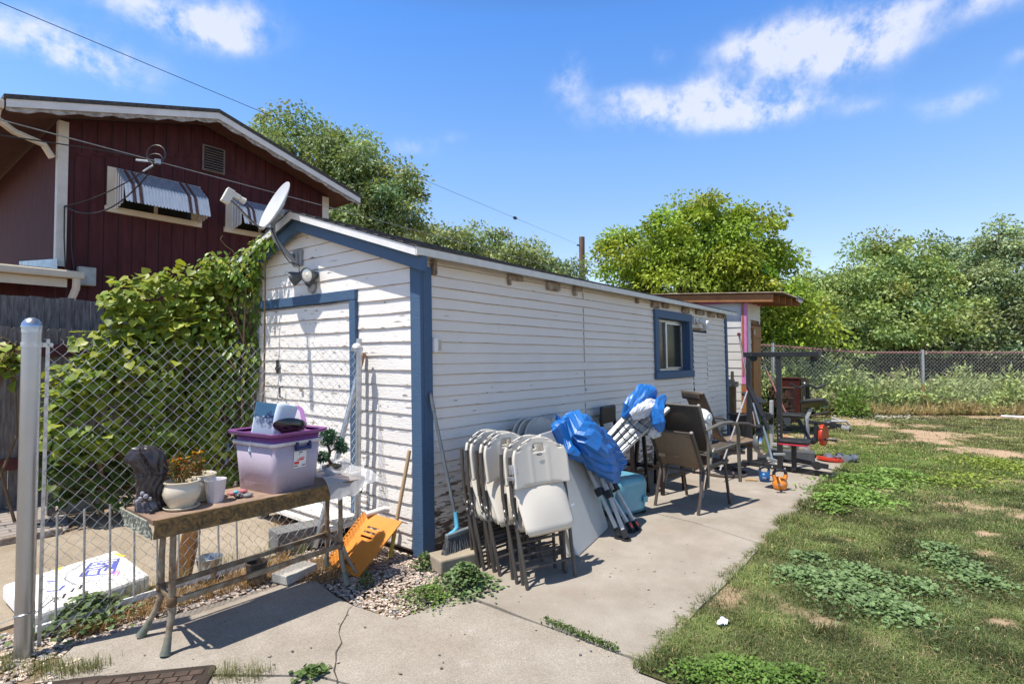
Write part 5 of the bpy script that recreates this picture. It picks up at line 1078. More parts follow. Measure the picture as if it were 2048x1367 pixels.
tarp(c2, 'white_lining', [DP(1316, 848, 5.2), DP(1308, 862, 5.2), DP(1300, 872, 5.2)], [.06, .085, .05], TARPW, 19, .75, .3, seg=(30, 16))

# ---------------- teal wheeled case ----------------
tc_ = thing('wheeled_case', 'teal rounded plastic case with small black wheels beside the canopy feet', 'case', (1.95, -.68, 0))
CM = Matrix.Translation((1.93, -.585, .052))@Matrix.Rotation(R(-14), 4, 'Z')
TEAL = pm('teal_plastic', (.115, .33, .43), .32, var=.06, spec=.55, scale=3, coat=.15)
def case(u, v):
    t = 2*PI*u; e = 4.2; c, s = math.cos(t), math.sin(t); k = (abs(c)**e+abs(s)**e)**(-1/e)
    ins = [1, 1, 1, 1, .99, .95, .86, .62, .0][min(8, int(v*8+.001))]; z = [.0, .05, .11, .17, .225, .262, .288, .300, .302][min(8, int(v*8+.001))]
    fl = 1-.10*(1-z/.3); gx = .006*(1 if abs(c*k*.235-.14) < .012 and z > .27 else 0)
    return tuple(CM@Vector((c*k*.235*ins*fl, s*k*.20*ins*fl, z-gx)))
part(tc_, 'shell', M().grid(case, 72, 8, wrap=True), TEAL, smooth=True)
part(tc_, 'lid_groove', M().tube([CM@Vector((.10, -.12, .296)), CM@Vector((.12, .0, .302)), CM@Vector((.10, .15, .296))], .006, 8), TEAL)
part(tc_, 'base', M().box(-.20, .20, -.17, .17, -.03, .004, CM), pm('dark_teal', (.05, .14, .18), .5), bevel=.01)
for (x, y) in ((-.16, -.15), (.16, -.15), (-.16, .15), (.16, .15)): part(tc_, 'wheel', M().lathe([(.012, -.014), (.026, -.012), (.028, 0), (.026, .012), (.012, .014)], n=16, mat=CM@Matrix.Translation((x, y, -.024))@Matrix.Rotation(PI/2, 4, 'Y')), BLACKPL, smooth=True)
part(tc_, 'latch', M().box(.226, .244, -.04, .04, .05, .13, CM).box(.10, .16, -.21, -.192, .06, .12, CM), TEAL, bevel=.008)

# ---------------- dark bar stools ----------------
DKW = pm('espresso_wood', (.022, .013, .012), .45, var=.3, scale=5, spec=.45)
BLKL = pm('black_leather', (.018, .018, .02), .38, var=.2, bmp=.25, bscale=70, spec=.5)
def stool(label, x, y, rz):
    t = thing('bar_stool', label, 'bar stool', (x, y, 0), 'dark bar stools by the wall', rz, world=False)
    part(t, 'seat', M().box(-.19, .19, -.18, .18, .60, .66), BLKL, bevel=.025)
    for (sx, sy) in ((-1, -1), (1, -1), (1, 1), (-1, 1)): part(t, 'leg', M().beam((sx*.20, sy*.19, 0), (sx*.165, sy*.155, .605), .036, .036), DKW, bevel=.004)
    part(t, 'stretcher', M().beam((-.19, -.18, .18), (.19, -.18, .18), .022, .03).beam((-.19, .18, .18), (.19, .18, .18), .022, .03).beam((-.185, -.18, .28), (-.185, .18, .28), .022, .03).beam((.185, -.18, .28), (.185, .18, .28), .022, .03), DKW)
    part(t, 'backrest', M().box(-.18, .18, .165, .205, .74, .93), BLKL, bevel=.02)
    for q in (-.165, .165): part(t, 'back_post', M().beam((q, .16, .60), (q, .19, .80), .03, .03), DKW)
    return t
stool('dark bar stool with black padded back against the wall, left of the canopy bars', 2.60, -.29, R(4))
stool('dark bar stool under the canopy bars, behind the tan sling chair', 2.62+.0, -.76+.02, R(-24)) if False else None
s2 = stool('dark bar stool under the canopy bars, behind the tan sling chair', 3.02, -.50, R(-12))
for ch in list(s2.children):
    if ch.name.startswith('back'): bpy.data.objects.remove(ch)

# ---------------- patio chairs ----------------
def slingmat(name, a, b):
    m, nt, bs_ = newmat(name); n = noise(nt, 240, 2, .5, (1, 1, .12)); r = ramp(nt, n, 'Fac', .35, .65, a, b); n2 = noise(nt, 3, 4); r2 = ramp(nt, n2, 'Fac', .3, .7, (.82,)*3, (1.1,)*3)
    mu = N(nt, 'ShaderNodeMix', data_type='RGBA', blend_type='MULTIPLY'); mu.inputs[0].default_value = 1; L(nt, r, 0, mu, 6); L(nt, r2, 0, mu, 7); L(nt, mu, 2, bs_, 'Base Color')
    bs_.inputs['Roughness'].default_value = .75; bump(nt, bs_, n, 'Fac', .3, .004)
    tr = N(nt, 'ShaderNodeBsdfTranslucent'); L(nt, mu, 2, tr, 'Color'); ms = N(nt, 'ShaderNodeMixShader'); ms.inputs[0].default_value = .5; L(nt, bs_, 0, ms, 1); L(nt, tr, 0, ms, 2)
    L(nt, ms, 0, [q for q in nt.nodes if q.type == 'OUTPUT_MATERIAL'][0], 0); return m
SLING = slingmat('tan_sling', (.36, .265, .175), (.48, .365, .25)); SLINGD = slingmat('brown_sling', (.14, .115, .092), (.20, .168, .14)); SLINGT = slingmat('sand_sling', (.34, .245, .17), (.40, .30, .215))
FRB = pm('brown_powder_coat', (.095, .075, .066), .42, .2, var=.1); FRG = pm('taupe_powder_coat', (.165, .15, .13), .42, .2, var=.08)
def sling_chair(label, loc, rz, fr, cloth, backh, legz0=0., arms=True, wid=.46, patch=False):
    """faces +x; rear at x=0"""
    t = thing('patio_chair', label, 'patio chair', loc, 'sling patio chairs on the slab', rz, world=False); hw = wid/2
    top = (-.17, backh); knee = (.03, .40); fr_end = (.52, .43)
    for s in (-1, 1):
        part(t, 'side_rail', M().beam((top[0], s*hw, top[1]), (knee[0], s*hw, knee[1]), .022, .036, (1, 0, .2)).beam((knee[0], s*hw, knee[1]-.005), (fr_end[0], s*hw, fr_end[1]), .022, .03), fr, bevel=.004)
        part(t, 'rear_leg', M().tube([(-.07, s*(hw+.005), legz0), (.0, s*(hw+.004), .25), (.05, s*(hw+.002), .40), (.10, s*hw, .43)], .017, 8, .75), fr, smooth=True)
        if arms:
            part(t, 'arm_and_front_leg', M().tube([(-.10, s*(hw+.03), .62), (-.03, s*(hw+.045), .645), (.15, s*(hw+.05), .675), (.34, s*(hw+.05), .67), (.44, s*(hw+.05), .64), (.475, s*(hw+.05), .58), (.48, s*(hw+.045), .40), (.52, s*(hw+.04), legz0)], [.018, .02, .022, .022, .021, .020, .019, .018], 8, .7), fr, smooth=True)
            part(t, 'arm_post', M().tube([(-.09, s*(hw+.03), .63), (-.06, s*(hw+.03), .52), (-.05, s*(hw+.02), legz0+.02)], .015, 8, .7), fr, smooth=True)
        else:
            part(t, 'front_leg', M().tube([(.12, s*hw, .43), (.36, s*(hw+.005), .44), (.44, s*(hw+.008), .40), (.47, s*(hw+.01), .25), (.53, s*(hw+.01), legz0)], .017, 8, .75), fr, smooth=True)
    part(t, 'top_rail', M().tube([(top[0], -hw, top[1]-.01), (top[0], hw, top[1]-.01)], .011, 8).tube([(top[0]+.02, -hw, top[1]-.045), (top[0]+.02, hw, top[1]-.045)], .008, 8), fr, smooth=True)
    part(t, 'rail_cap', M().lathe([(0, -.012), (.014, -.008), (.016, 0), (.014, .008), (0, .012)], (top[0], -hw, top[1]), 10).lathe([(0, -.012), (.014, -.008), (.016, 0), (.014, .008), (0, .012)], (top[0], hw, top[1]), 10), pm('pale_caps', (.45, .42, .38), .4), smooth=True)
    part(t, 'cross_rail', M().tube([(.02, -hw, .37), (.02, hw, .37)], .011, 8).tube([(.48, -hw, .40), (.48, hw, .40)], .011, 8), fr)
    n = 16
    def slf(u, v):
        y = (2*u-1)*(hw-.012)
        if v < .5: k = v/.5; x = top[0]+(knee[0]-top[0])*k; z = top[1]-.012+(knee[1]+.0-top[1])*k; sag = .018*math.sin(PI*k)*(1-(2*u-1)**2); return (x+sag*.0-.004-sag, y, z)
        k = (v-.5)/.5; x = knee[0]+(fr_end[0]-knee[0])*k; z = knee[1]+(fr_end[1]-knee[1])*k-.02*math.sin(PI*k)*(1-(2*u-1)**2); return (x, y, z+.004)
    part(t, 'sling', M().grid(slf, 12, 28), cloth, smooth=True, solid=.004)
    return t
pa = G(1310, 1010); pb2 = G(1397, 1030); mid = (pa+pb2)/2; dd_ = pb2-pa; rzA = math.atan2(dd_[1], dd_[0])+PI/2
ca_, sa_ = math.cos(rzA), math.sin(rzA)
A_ = sling_chair('brown-framed tan sling chair seen from behind, the lower one of the stacked pair', (mid[0]+.07*ca_, mid[1]+.07*sa_, 0), rzA, FRB, SLING, .765, arms=False, wid=.45)
tp2 = M().box(-.115, -.108, .09, .16, .50, .53).box(-.118, -.112, -.06, .0, .515, .522)
part(A_, 'worn_patch', tp2, pm('worn_tan', (.40, .27, .16), .8), bevel=.002)
B_ = sling_chair('taupe sling chair with a taller back and armrests, stacked on the tan chair', (mid[0]+.07*ca_+.16*ca_, mid[1]+.07*sa_+.16*sa_, .145), rzA-R(2), FRG, SLINGD, .86, .06, True, .44)
# swivel rocker with sand-coloured sling
rk = G(1448, 946); rkc = (rk[0], rk[1], 0)
C_ = thing('swivel_chair', 'sand-coloured swivel sling chair with curved brown arms on a round base', 'patio chair', rkc, None, R(-42), world=False)
part(C_, 'ring_base', M().tube([(.27*math.cos(t), .27*math.sin(t), .018) for t in [2*PI*k/28 for k in range(28)]], .017, 8, closed=True), FRB, smooth=True)
part(C_, 'base_arms', M().tube([(-.26, 0, .02), (-.1, 0, .10), (0, 0, .13), (.1, 0, .10), (.26, 0, .02)], .014, 8).tube([(0, -.26, .02), (0, -.1, .10), (0, 0, .13), (0, .1, .10), (0, .26, .02)], .014, 8).lathe([(.045, .12), (.045, .26)], (0, 0, 0), 14).box(-.16, .2, -.15, .15, .26, .30), FRB, smooth=True)
def rock(u, v):
    y = (2*u-1)*.235
    xs = np.interp(v, [0, .12, .3, .45, .55, .68, .85, .95, 1], [-.40, -.36, -.27, -.19, -.10, .10, .30, .37, .38]); zs = np.interp(v, [0, .12, .3, .45, .55, .68, .85, .95, 1], [1.02, .93, .72, .52, .43, .405, .44, .40, .31])
    return (float(xs), y, float(zs)+.0)
part(C_, 'sling', M().grid(rock, 8, 40), SLINGT, smooth=True, solid=.005)
for s in (-1, 1):
    part(C_, 'side_rail', M().tube([(-.40, s*.24, 1.02), (-.27, s*.24, .72), (-.19, s*.24, .52), (-.10, s*.24, .425), (.10, s*.24, .40), (.30, s*.24, .435), (.375, s*.24, .39), (.38, s*.24, .31)], .014, 8), FRB, smooth=True)
    part(C_, 'arm', M().tube([(-.25, s*.27, .66), (-.05, s*.30, .665), (.15, s*.30, .655), (.28, s*.30, .60), (.33, s*.29, .50), (.32, s*.26, .42)], .016, 8), FRB, smooth=True)
part(C_, 'head_pad', M().grid(lambda u, v: (-.425-.02*v+.01*math.sin(PI*u), (2*u-1)*.225, .93+.10*v), 8, 3), SLINGD, smooth=True, solid=.012)
# white rounded plastic housing propped on the stacked chairs
wf = thing('plastic_fan', 'white rounded plastic fan with a side knob standing behind the stacked chairs', 'fan', (3.05, -.86, .45))
wc = DP(1402, 862, 5.75)
def wsh(u, v):
    t = 2*PI*u; e = 3.0; c, s = math.cos(t), math.sin(t); k = (abs(c)**e+abs(s)**e)**(-1/e); r_ = [0, .8, 1, 1, .8, 0][min(5, int(v*5+.01))]; d_ = [-.06, -.055, -.03, .03, .055, .06][min(5, int(v*5+.01))]
    q = wc+np.array([RT[0], RT[1], 0])*(c*k*.105*r_)+np.array([0, 0, 1])*(s*k*.235*r_*(1-.12*(c < 0)))+FW*d_; return tuple(q)
part(wf, 'housing', M().grid(wsh, 40, 5, wrap=True), WHITE_T, smooth=True, bevel=0)
kc = DP(1417, 836, 5.66); kq = Vector(-FW*.8+RT*.6).normalized().to_track_quat('Z', 'Y').to_matrix().to_4x4(); kq.translation = Vector(kc)
part(wf, 'knob', M().lathe([(.058, -.03), (.060, 0), (.052, .012), (.02, .016), (.018, .022), (0, .022)], n=24, mat=kq), pm('white_gloss', (.75, .75, .76), .25), smooth=True)
part(wf, 'grille', M().beam(tuple(wc+RT*.08-[0, 0, .10]-FW*.06), tuple(wc+RT*.09-[0, 0, .02]-FW*.06), .02, .006), GREYPL)
part(wf, 'stand', M().tube([tuple(wc+[0, 0, -.2]), (wc[0], wc[1], .0)], .022, 8), GREYPL)

# ---------------- black bin, sawn post ----------------
tcn = G(1473, 893); 
bin_ = thing('trash_can', 'black plastic trash can at the far corner of the white shed', 'trash can', (6.55, -.34, 0))
bc_ = np.array((6.62, -.33, 0))
part(bin_, 'body', M().lathe([(.135, 0), (.17, .50), (.178, .505), (.178, .525), (.166, .525), (.13, .02), (0, .02)], tuple(bc_), 28, None, .012, 12), BLACKPL, smooth=True)
part(bin_, 'rim', M().lathe([(.176, .50), (.190, .505), (.192, .53), (.186, .537), (.168, .53)], tuple(bc_), 28), BLACKPL, smooth=True)
sp = thing('sawn_post', 'weathered timber post with a rough sawn top behind the trash can', 'timber post', (7.5, .05, 0))
SPM = Matrix.Translation((7.42, .06, 0))@Matrix.Rotation(R(12), 4, 'Z')
part(sp, 'post', M().box(-.09, .09, -.08, .08, 0, .93, SPM), pm('yellowed_timber', (.26, .17, .08), .8, scale=8, col2=(.13, .08, .04), stretch=(6, 6, .7)), bevel=.008)
part(sp, 'top_cap', M().box(-.15, .13, -.12, .11, .93, 1.02, SPM).box(-.14, .06, -.06, .08, 1.02, 1.06, SPM), ROTTEN, bevel=.01)
part(sp, 'broken_splinter', M().prism([(-.07, 0), (.03, 0), (.02, .10), (-.03, .15), (-.06, .11)], .05, SPM@Matrix.Translation((0, 0, 1.06))@Matrix.Rotation(PI/2, 4, 'X')), pm('fresh_split_wood', (.42, .29, .15), .8), bevel=.004)

# ---------------- home gym tower ----------------
gx = 4.97
gy = thing('home_gym', 'black steel home gym tower with a lat bar, red-edged seat and flywheel', 'exercise machine', (gx, -1.2, 0))
P_ = lambda y, z, dx=0.: (gx+.10*(y+1.3)*-.25+dx, y, z)
U1, U2, U3 = (5.05, -.90), (4.95, -1.30), (4.90, -1.475)
part(gy, 'upright', M().beam((U1[0], U1[1], .03), (U1[0], U1[1], 1.46), .06, .06, (0, 1, 0)), BLACKM, bevel=.005)
up2 = part(gy, 'upright', M().beam((U2[0], U2[1], .03), (U2[0], U2[1], 1.46), .06, .06, (0, 1, 0)), BLACKM, bevel=.005)
hl = M()
for k in range(4): hl.lathe([(.009, 0), (.009, .003)], (U2[0], U2[1]-.0, 0), 10, Matrix.Translation((-.031, 0, .42+.055*k))@Matrix.Rotation(-PI/2, 4, 'Y'))
part(up2, 'pin_holes', hl, pm('bright_pin', (.4, .4, .42), .4, .5))
part(gy, 'top_beam', M().beam((5.06, -.84, 1.49), (4.80, -1.80, 1.495), .06, .066), BLACKM, bevel=.006)
part(gy, 'base_beam', M().beam((5.07, -.80, .03), (4.85, -1.96, .03), .06, .06), BLACKM, bevel=.005)
part(gy, 'base_foot', M().beam((4.62, -.72, .03), (5.40, -1.02, .03), .055, .055), BLACKM, bevel=.005)
part(gy, 'base_foot', M().beam((4.70, -1.90, .025), (5.0, -2.02, .025), .05, .05), BLACKM, bevel=.005)
bl = M()
for (y, z) in ((-.95, 1.49), (-1.70, 1.495), (-1.36, .03), (-1.45, .03), (-1.2, .03)):
    x = 5.07-.225*(-.80-y)/1.0-.034-.0; bl.lathe([(.012, 0), (.012, .006), (.006, .01)], (5.07+(y+.80)*.19-.032, y, z), 8, Matrix.Rotation(-PI/2, 4, 'Y'))
part(gy, 'bolts', bl, GALV)
for (y, z) in ((-.97, 1.445), (-1.72, 1.445)): part(gy, 'pulley', M().lathe([(.02, -.014), (.045, -.012), (.038, 0), (.045, .012), (.02, .014)], (5.07+(y+.80)*.19, y, z), 20, Matrix.Rotation(PI/2, 4, 'Y')), BLACKPL, smooth=True)
sx, sy = U3
part(gy, 'seat_post', M().beam((sx, sy, .03), (sx, sy, .36), .055, .055, (0, 1, 0)), BLACKM, bevel=.004)
seat_ = part(gy, 'seat', M().box(sx-.14, sx+.14, sy-.17, sy+.15, .375, .425), BLKL, bevel=.018)
part(seat_, 'red_edge', M().box(sx-.142, sx+.142, sy-.172, sy+.152, .356, .374), pm('red_vinyl', (.50, .025, .05), .4), bevel=.006)
part(gy, 'foot_beam', M().beam((sx, sy-.02, .16), (4.84, -1.86, .135), .045, .05), BLACKM, bevel=.004)
part(gy, 'roller', M().lathe([(.02, -.02), (.05, -.018), (.052, 0), (.05, .018), (.02, .02)], (4.845, -1.74, .13), 18, Matrix.Rotation(PI/2, 4, 'Y')), BLACKPL, smooth=True)
lat = [(np.array((4.78, -1.66, 1.075))+RT*a+np.array([0, 0, b])) for a, b in ((-.21, .055), (-.195, .05), (-.13, .01), (-.09, .008), (-.03, .04), (.0, .045), (.03, .04), (.09, .005), (.13, .004), (.20, .04), (.215, .048))]
part(gy, 'lat_bar', M().tube([tuple(p) for p in lat], .014, 10), BLACKM, smooth=True)
part(gy, 'lat_cable', M().tube([(4.885, -1.72, 1.42), (4.83, -1.69, 1.25), (4.78, -1.66, 1.12)], .004, 5), BLACKPL)
fwc = DP(1522, 885, 6.15)
fq = Matrix.Translation(Vector(fwc))@Vector(-FW*.75+RT*.66).normalized().to_track_quat('Z', 'Y').to_matrix().to_4x4()
fly = part(gy, 'flywheel', M().lathe([(.03, -.05), (.10, -.05), (.115, -.03), (.125, 0), (.115, .03), (.10, .05), (.09, .03), (.03, .03)], n=28, mat=fq), pm('grey_flywheel', (.20, .205, .21), .35, .5), smooth=True)
part(fly, 'chrome_ring', M().lathe([(.102, .05), (.124, .03), (.127, .034), (.106, .056)], n=28, mat=fq), pm('chrome', (.6, .6, .62), .18, 1.), smooth=True)
j0, j1, j2 = DP(1497, 772, 6.2), DP(1537, 858, 6.05), DP(1547, 928, 5.95)
part(gy, 'press_arm', M().tube([tuple(j0), tuple(j0*.3+j1*.7)], .030, 12).tube([tuple(j0*.3+j1*.7), tuple(j1)], .022, 12), BLACKPL, smooth=True)
part(gy, 'press_rod', M().tube([tuple(DP(1506, 805, 6.12)), tuple(DP(1518, 848, 6.06))], .012, 10).tube([tuple(j1*.4+DP(1518, 848, 6.06)*.6), tuple(j2)], .014, 10), pm('satin_steel', (.36, .39, .41), .35, .7), smooth=True)
jq = Matrix.Translation(Vector(DP(1518, 853, 6.04)))
part(gy, 'clamp_collar', M().box(-.05, .05, -.03, .03, -.018, .018, jq).box(-.03, .03, -.03, .03, -.10, -.02, jq), BLACKPL, bevel=.008)
part(gy, 'pedal', M().beam(tuple(DP(1535, 916, 5.9)), tuple(DP(1553, 921, 5.9)), .05, .03).beam(tuple(DP(1547, 908, 6.0)), tuple(DP(1570, 908, 6.0)), .03, .025), pm('grey_pedal', (.30, .31, .31), .5), bevel=.006)
# blue-handled weight: kettlebells
def kettlebell(label, c, r, col, rz):
    t = thing('kettlebell', label, 'kettlebell', c, 'kettlebells on the slab'); x, y, z = c
    m_ = pm('vinyl_'+label.split()[0], col, .35, var=.08, spec=.5)
    bd_ = part(t, 'ball', M().lathe([(0, .002), (r*.62, .002), (r*.85, r*.18), (r, r*.72), (r*.98, r*.98), (r*.80, r*1.45), (r*.5, r*1.72), (0, r*1.8)], (x, y, z), 32), m_, smooth=True)
    hx, hy = math.cos(rz), math.sin(rz)
    pts = [(-.62, 1.42), (-.80, 1.75), (-.86, 2.1), (-.80, 2.45), (-.58, 2.66), (0, 2.74), (.58, 2.66), (.80, 2.45), (.86, 2.1), (.80, 1.75), (.62, 1.42)]
    part(t, 'shoulders', M().tube([(x+hx*a*r, y+hy*a*r, z+b*r) for a, b in pts[:3]], [r*.36, r*.29, r*.25], 12).tube([(x+hx*a*r, y+hy*a*r, z+b*r) for a, b in pts[-3:]], [r*.25, r*.29, r*.36], 12), m_, smooth=True)
    part(t, 'handle', M().tube([(x+hx*a*r, y+hy*a*r, z+b*r) for a, b in pts[2:-2]], r*.23, 12), BLACKM, smooth=True)
    dq = unit(np.array([CAM[0]-x, CAM[1]-y, 0])); sdd = np.array([-dq[1], dq[0], 0]); mk = M()
    for i in range(4):
        a = (i-1.5)*.17
        for hh, zz in ((.075, .0), (.04, -.16)):
            q_ = [(np.array((x, y, z+r*(.9+zz)))+dq*r*(1.005)+sdd*r*(a+e*.05)+np.array([0, 0, f*hh*r])-dq*r*(a+e*.05)**2*.5) for e, f in ((-1, -1), (1, -1), (1, 1), (-1, 1))]; mk.add(q_, [(0, 1, 2, 3)])
    part(bd_, 'lettering', mk, pm('pale_print', (.7, .62, .55), .5))
kettlebell('orange kettlebell with a black handle on the slab', tuple(G(1560, 978)), .078, (.76, .24, .03), R(-52))
kettlebell('blue kettlebell with a black handle beside the orange one', tuple(G(1529, 962)), .062, (.012, .085, .24), R(-52))
chip = thing('wood_chip', 'small tan wooden offcut on the slab beside the blue kettlebell', 'wood scrap', tuple(G(1503, 961)))
cq = Matrix.Translation(Vector(G(1503, 961)))@Matrix.Rotation(R(-60), 4, 'Z'); part(chip, 'offcut', M().box(-.07, .05, -.02, .02, .002, .022, cq).box(-.02, .07, -.012, .018, .003, .016, cq), pm('offcut_wood', (.48, .30, .14), .7), bevel=.003)
bx3 = thing('grey_step', 'long grey foam step block on the slab behind the gym tower', 'step block', (5.65, -1.2, 0))
part(bx3, 'block', M().box(-.10, .10, -.36, .36, 0, .155, Matrix.Translation((5.72, -1.20, 0))@Matrix.Rotation(R(10), 4, 'Z')), pm('charcoal_foam', (.075, .08, .085), .8, var=.15, scale=30, bmp=.2), bevel=.008)
part(bx3, 'base_strip', M().box(-.102, .102, -.362, .362, 0, .035, Matrix.Translation((5.72, -1.20, 0))@Matrix.Rotation(R(10), 4, 'Z')), BLACKPL)

# ---------------- silver weight bench ----------------
wbx = 6.15
def W(px, py, x=wbx): return PL(px, py, 0, x)
wb = thing('weight_bench', 'silver weight bench with black pads, red plate and preacher pad', 'weight bench', (wbx, -1.5, 0))
SILV = pm('silver_powder_coat', (.46, .46, .47), .4, .25, var=.06)
part(wb, 'rear_upright', M().beam(tuple(W(1543, 897, 6.5)), tuple(W(1543, 800, 6.5)), .07, .05, (0, 1, 0)), SILV, bevel=.008)
part(wb, 'upright_sleeve', M().beam(tuple(W(1543, 848, 6.495)), tuple(W(1543, 828, 6.495)), .078, .058, (0, 1, 0)), BLACKPL, bevel=.006)
part(wb, 'frame_rail', M().beam(tuple(W(1545, 888, 6.5)), tuple(W(1612, 894)), .06, .05), SILV, bevel=.006)
part(wb, 'front_upright', M().tube([tuple(W(1614, 834)), tuple(W(1613, 885)), tuple(W(1614, 903)), tuple(W(1620, 914)), tuple(W(1632, 921)), tuple(W(1668, 928))], .04, 4), SILV, bevel=.006)
sb = part(wb, 'seat', M().box(wbx-.15, wbx+.13, W(1610, 845)[1], W(1568, 845)[1], .575, .635), BLKL, bevel=.022)
part(wb, 'seat_frame', M().beam(tuple(W(1566, 854)), tuple(W(1612, 856)), .05, .04), BLACKM); 
part(wb, 'gusset', M().prism([(0, 0), (.06, .0), (.20, -.28), (.17, -.30)], .03, Matrix(((0, 0, 1, wbx-.04), (-1, 0, 0, W(1592, 856)[1]), (0, 1, 0, .56), (0, 0, 0, 1)))), BLACKM)
bq = [W(1563, 808, 6.55), W(1527, 790, 6.6)]
part(wb, 'back_pad', M().beam(tuple(W(1530, 806, 6.45)), tuple(W(1487, 785, 6.45)), .26, .05, (0, .3, 1)), BLKL, bevel=.02)
part(wb, 'pad_hinge', M().lathe([(.0, -.04), (.055, -.04), (.06, -.03), (.06, .03), (.055, .04), (0, .04)], tuple(W(1536, 832, 6.42)), 18, Matrix.Rotation(PI/2, 4, 'Y')).beam(tuple(W(1536, 832, 6.5)), tuple(W(1510, 818, 6.5)), .05, .05), BLACKPL, bevel=.004)
pp0, pp1 = W(1600, 818), W(1652, 800)
cpad = W(1628, 808); PMx = Matrix.Translation(Vector(cpad))@Matrix.Rotation(R(-10), 4, 'Z')@Matrix.Rotation(R(22), 4, 'Y')@Matrix.Rotation(R(-10), 4, 'X')
pad = [(.20*math.cos(t)*(1.15 if math.cos(t) > 0 else .8), .34*math.sin(t)) for t in [2*PI*k/24 for k in range(24)]]
pad = [(.72*max(-.14, min(.20, x)), .66*max(-.26, min(.26, y))) for x, y in pad]
part(wb, 'preacher_pad', M().prism(pad, .06, PMx), BLKL, bevel=.02)
part(wb, 'pad_post', M().beam(tuple(W(1614, 834)), tuple(W(1622, 818)), .045, .045), SILV)
part(wb, 'grip', M().tube([tuple(W(1626, 829)), tuple(W(1650, 825))], .014, 10).tube([tuple(W(1626, 830, 5.95)), tuple(W(1658, 823, 5.95))], .013, 10), BLACKPL, smooth=True)
part(wb, 'leg_lever', M().beam(tuple(W(1618, 843)), tuple(W(1690, 852)), .05, .05).beam(tuple(W(1632, 845)), tuple(W(1632, 876)), .05, .05), BLACKM, bevel=.005)
part(wb, 'lever_sleeve', M().beam(tuple(W(1654, 846)), tuple(W(1684, 851)), .035, .04), SILV)
part(wb, 'curl_yoke', M().tube([tuple(W(1649, 841, 6.0)), tuple(W(1680, 842, 6.0)), tuple(W(1692, 842, 6.05)), tuple(W(1699, 850, 6.1))], .014, 8).tube([tuple(W(1663, 834, 6.25)), tuple(W(1682, 841, 6.2)), tuple(W(1692, 843, 6.1))], .013, 8), SILV, smooth=True)
part(wb, 'end_bracket', M().beam(tuple(W(1683, 852)), tuple(W(1700, 856)), .06, .05), SILV, bevel=.006); part(wb, 'hook', M().tube([tuple(W(1697, 854)), tuple(W(1702, 860)), tuple(W(1700, 863)), tuple(W(1695, 857))], .009, 6), BLACKPL)
part(wb, 'knob', M().lathe([(.02, -.03), (.05, -.025), (.052, .0), (.05, .025), (.02, .03)], tuple(W(1666, 849, 6.1)), 14, Matrix.Rotation(PI/2, 4, 'Y')), BLACKPL, smooth=True)
part(wb, 'roller_pad', M().lathe([(.02, -.10), (.05, -.09), (.05, .09), (.02, .10)], tuple(W(1628, 880)), 16, Matrix.Rotation(PI/2, 4, 'Y')), BLKL, smooth=True)
part(wb, 'plate_bar', M().tube([tuple(W(1632, 878)), tuple(W(1673, 879))], .016, 10).tube([tuple(W(1664, 879)), tuple(W(1674, 879.5))], .024, 10), BLACKM, smooth=True)
REDP = pm('red_weight_plate', (.52, .045, .02), .35, .1, var=.12, spec=.5)
part(wb, 'weight_plate', M().lathe([(.03, -.022), (.10, -.02), (.125, -.026), (.150, -.022), (.155, 0), (.150, .022), (.125, .026), (.10, .02), (.03, .022)], tuple(W(1647, 869)), 32, Matrix.Rotation(R(-8), 4, 'Z')@Matrix.Rotation(PI/2, 4, 'X')), REDP, smooth=True)
rpl = thing('weight_plate', 'red weight plate lying across the foot of the weight bench', 'weight plate', tuple(W(1665, 922)))
part(rpl, 'plate', M().lathe([(.03, -.022), (.13, -.02), (.165, -.026), (.193, -.022), (.198, 0), (.193, .022), (.165, .026), (.13, .02), (.03, .022)], tuple(W(1664, 918)), 36, Matrix.Rotation(R(4), 4, 'X')@Matrix.Rotation(R(7), 4, 'Y')), REDP, smooth=True)
for k, (px, py, lab) in enumerate(((1668, 928, 'grey dumbbell under the left side of the lying red plate'), (1700, 922, 'silver dumbbell beside the right side of the lying red plate'))):
    c = W(px, py); c[2] = .055
    db = thing('dumbbell', lab, 'dumbbell', tuple(c), 'dumbbells at the bench foot'); dM = Matrix.Translation(Vector(c))@Matrix.Rotation(R(40+30*k), 4, 'Z')@Matrix.Rotation(PI/2, 4, 'X')
    hx_ = pm('hex_grey', (.22, .24, .27), .4, .4)
    for s in (-1, 1): part(db, 'head', M().lathe([(.03, -.045), (.055, -.04), (.055, .04), (.03, .045)], n=6, mat=dM@Matrix.Translation((0, 0, s*.085))), hx_)
    part(db, 'grip', M().lathe([(.015, -.06), (.017, 0), (.015, .06)], n=12, mat=dM), MATS['chrome'], smooth=True)
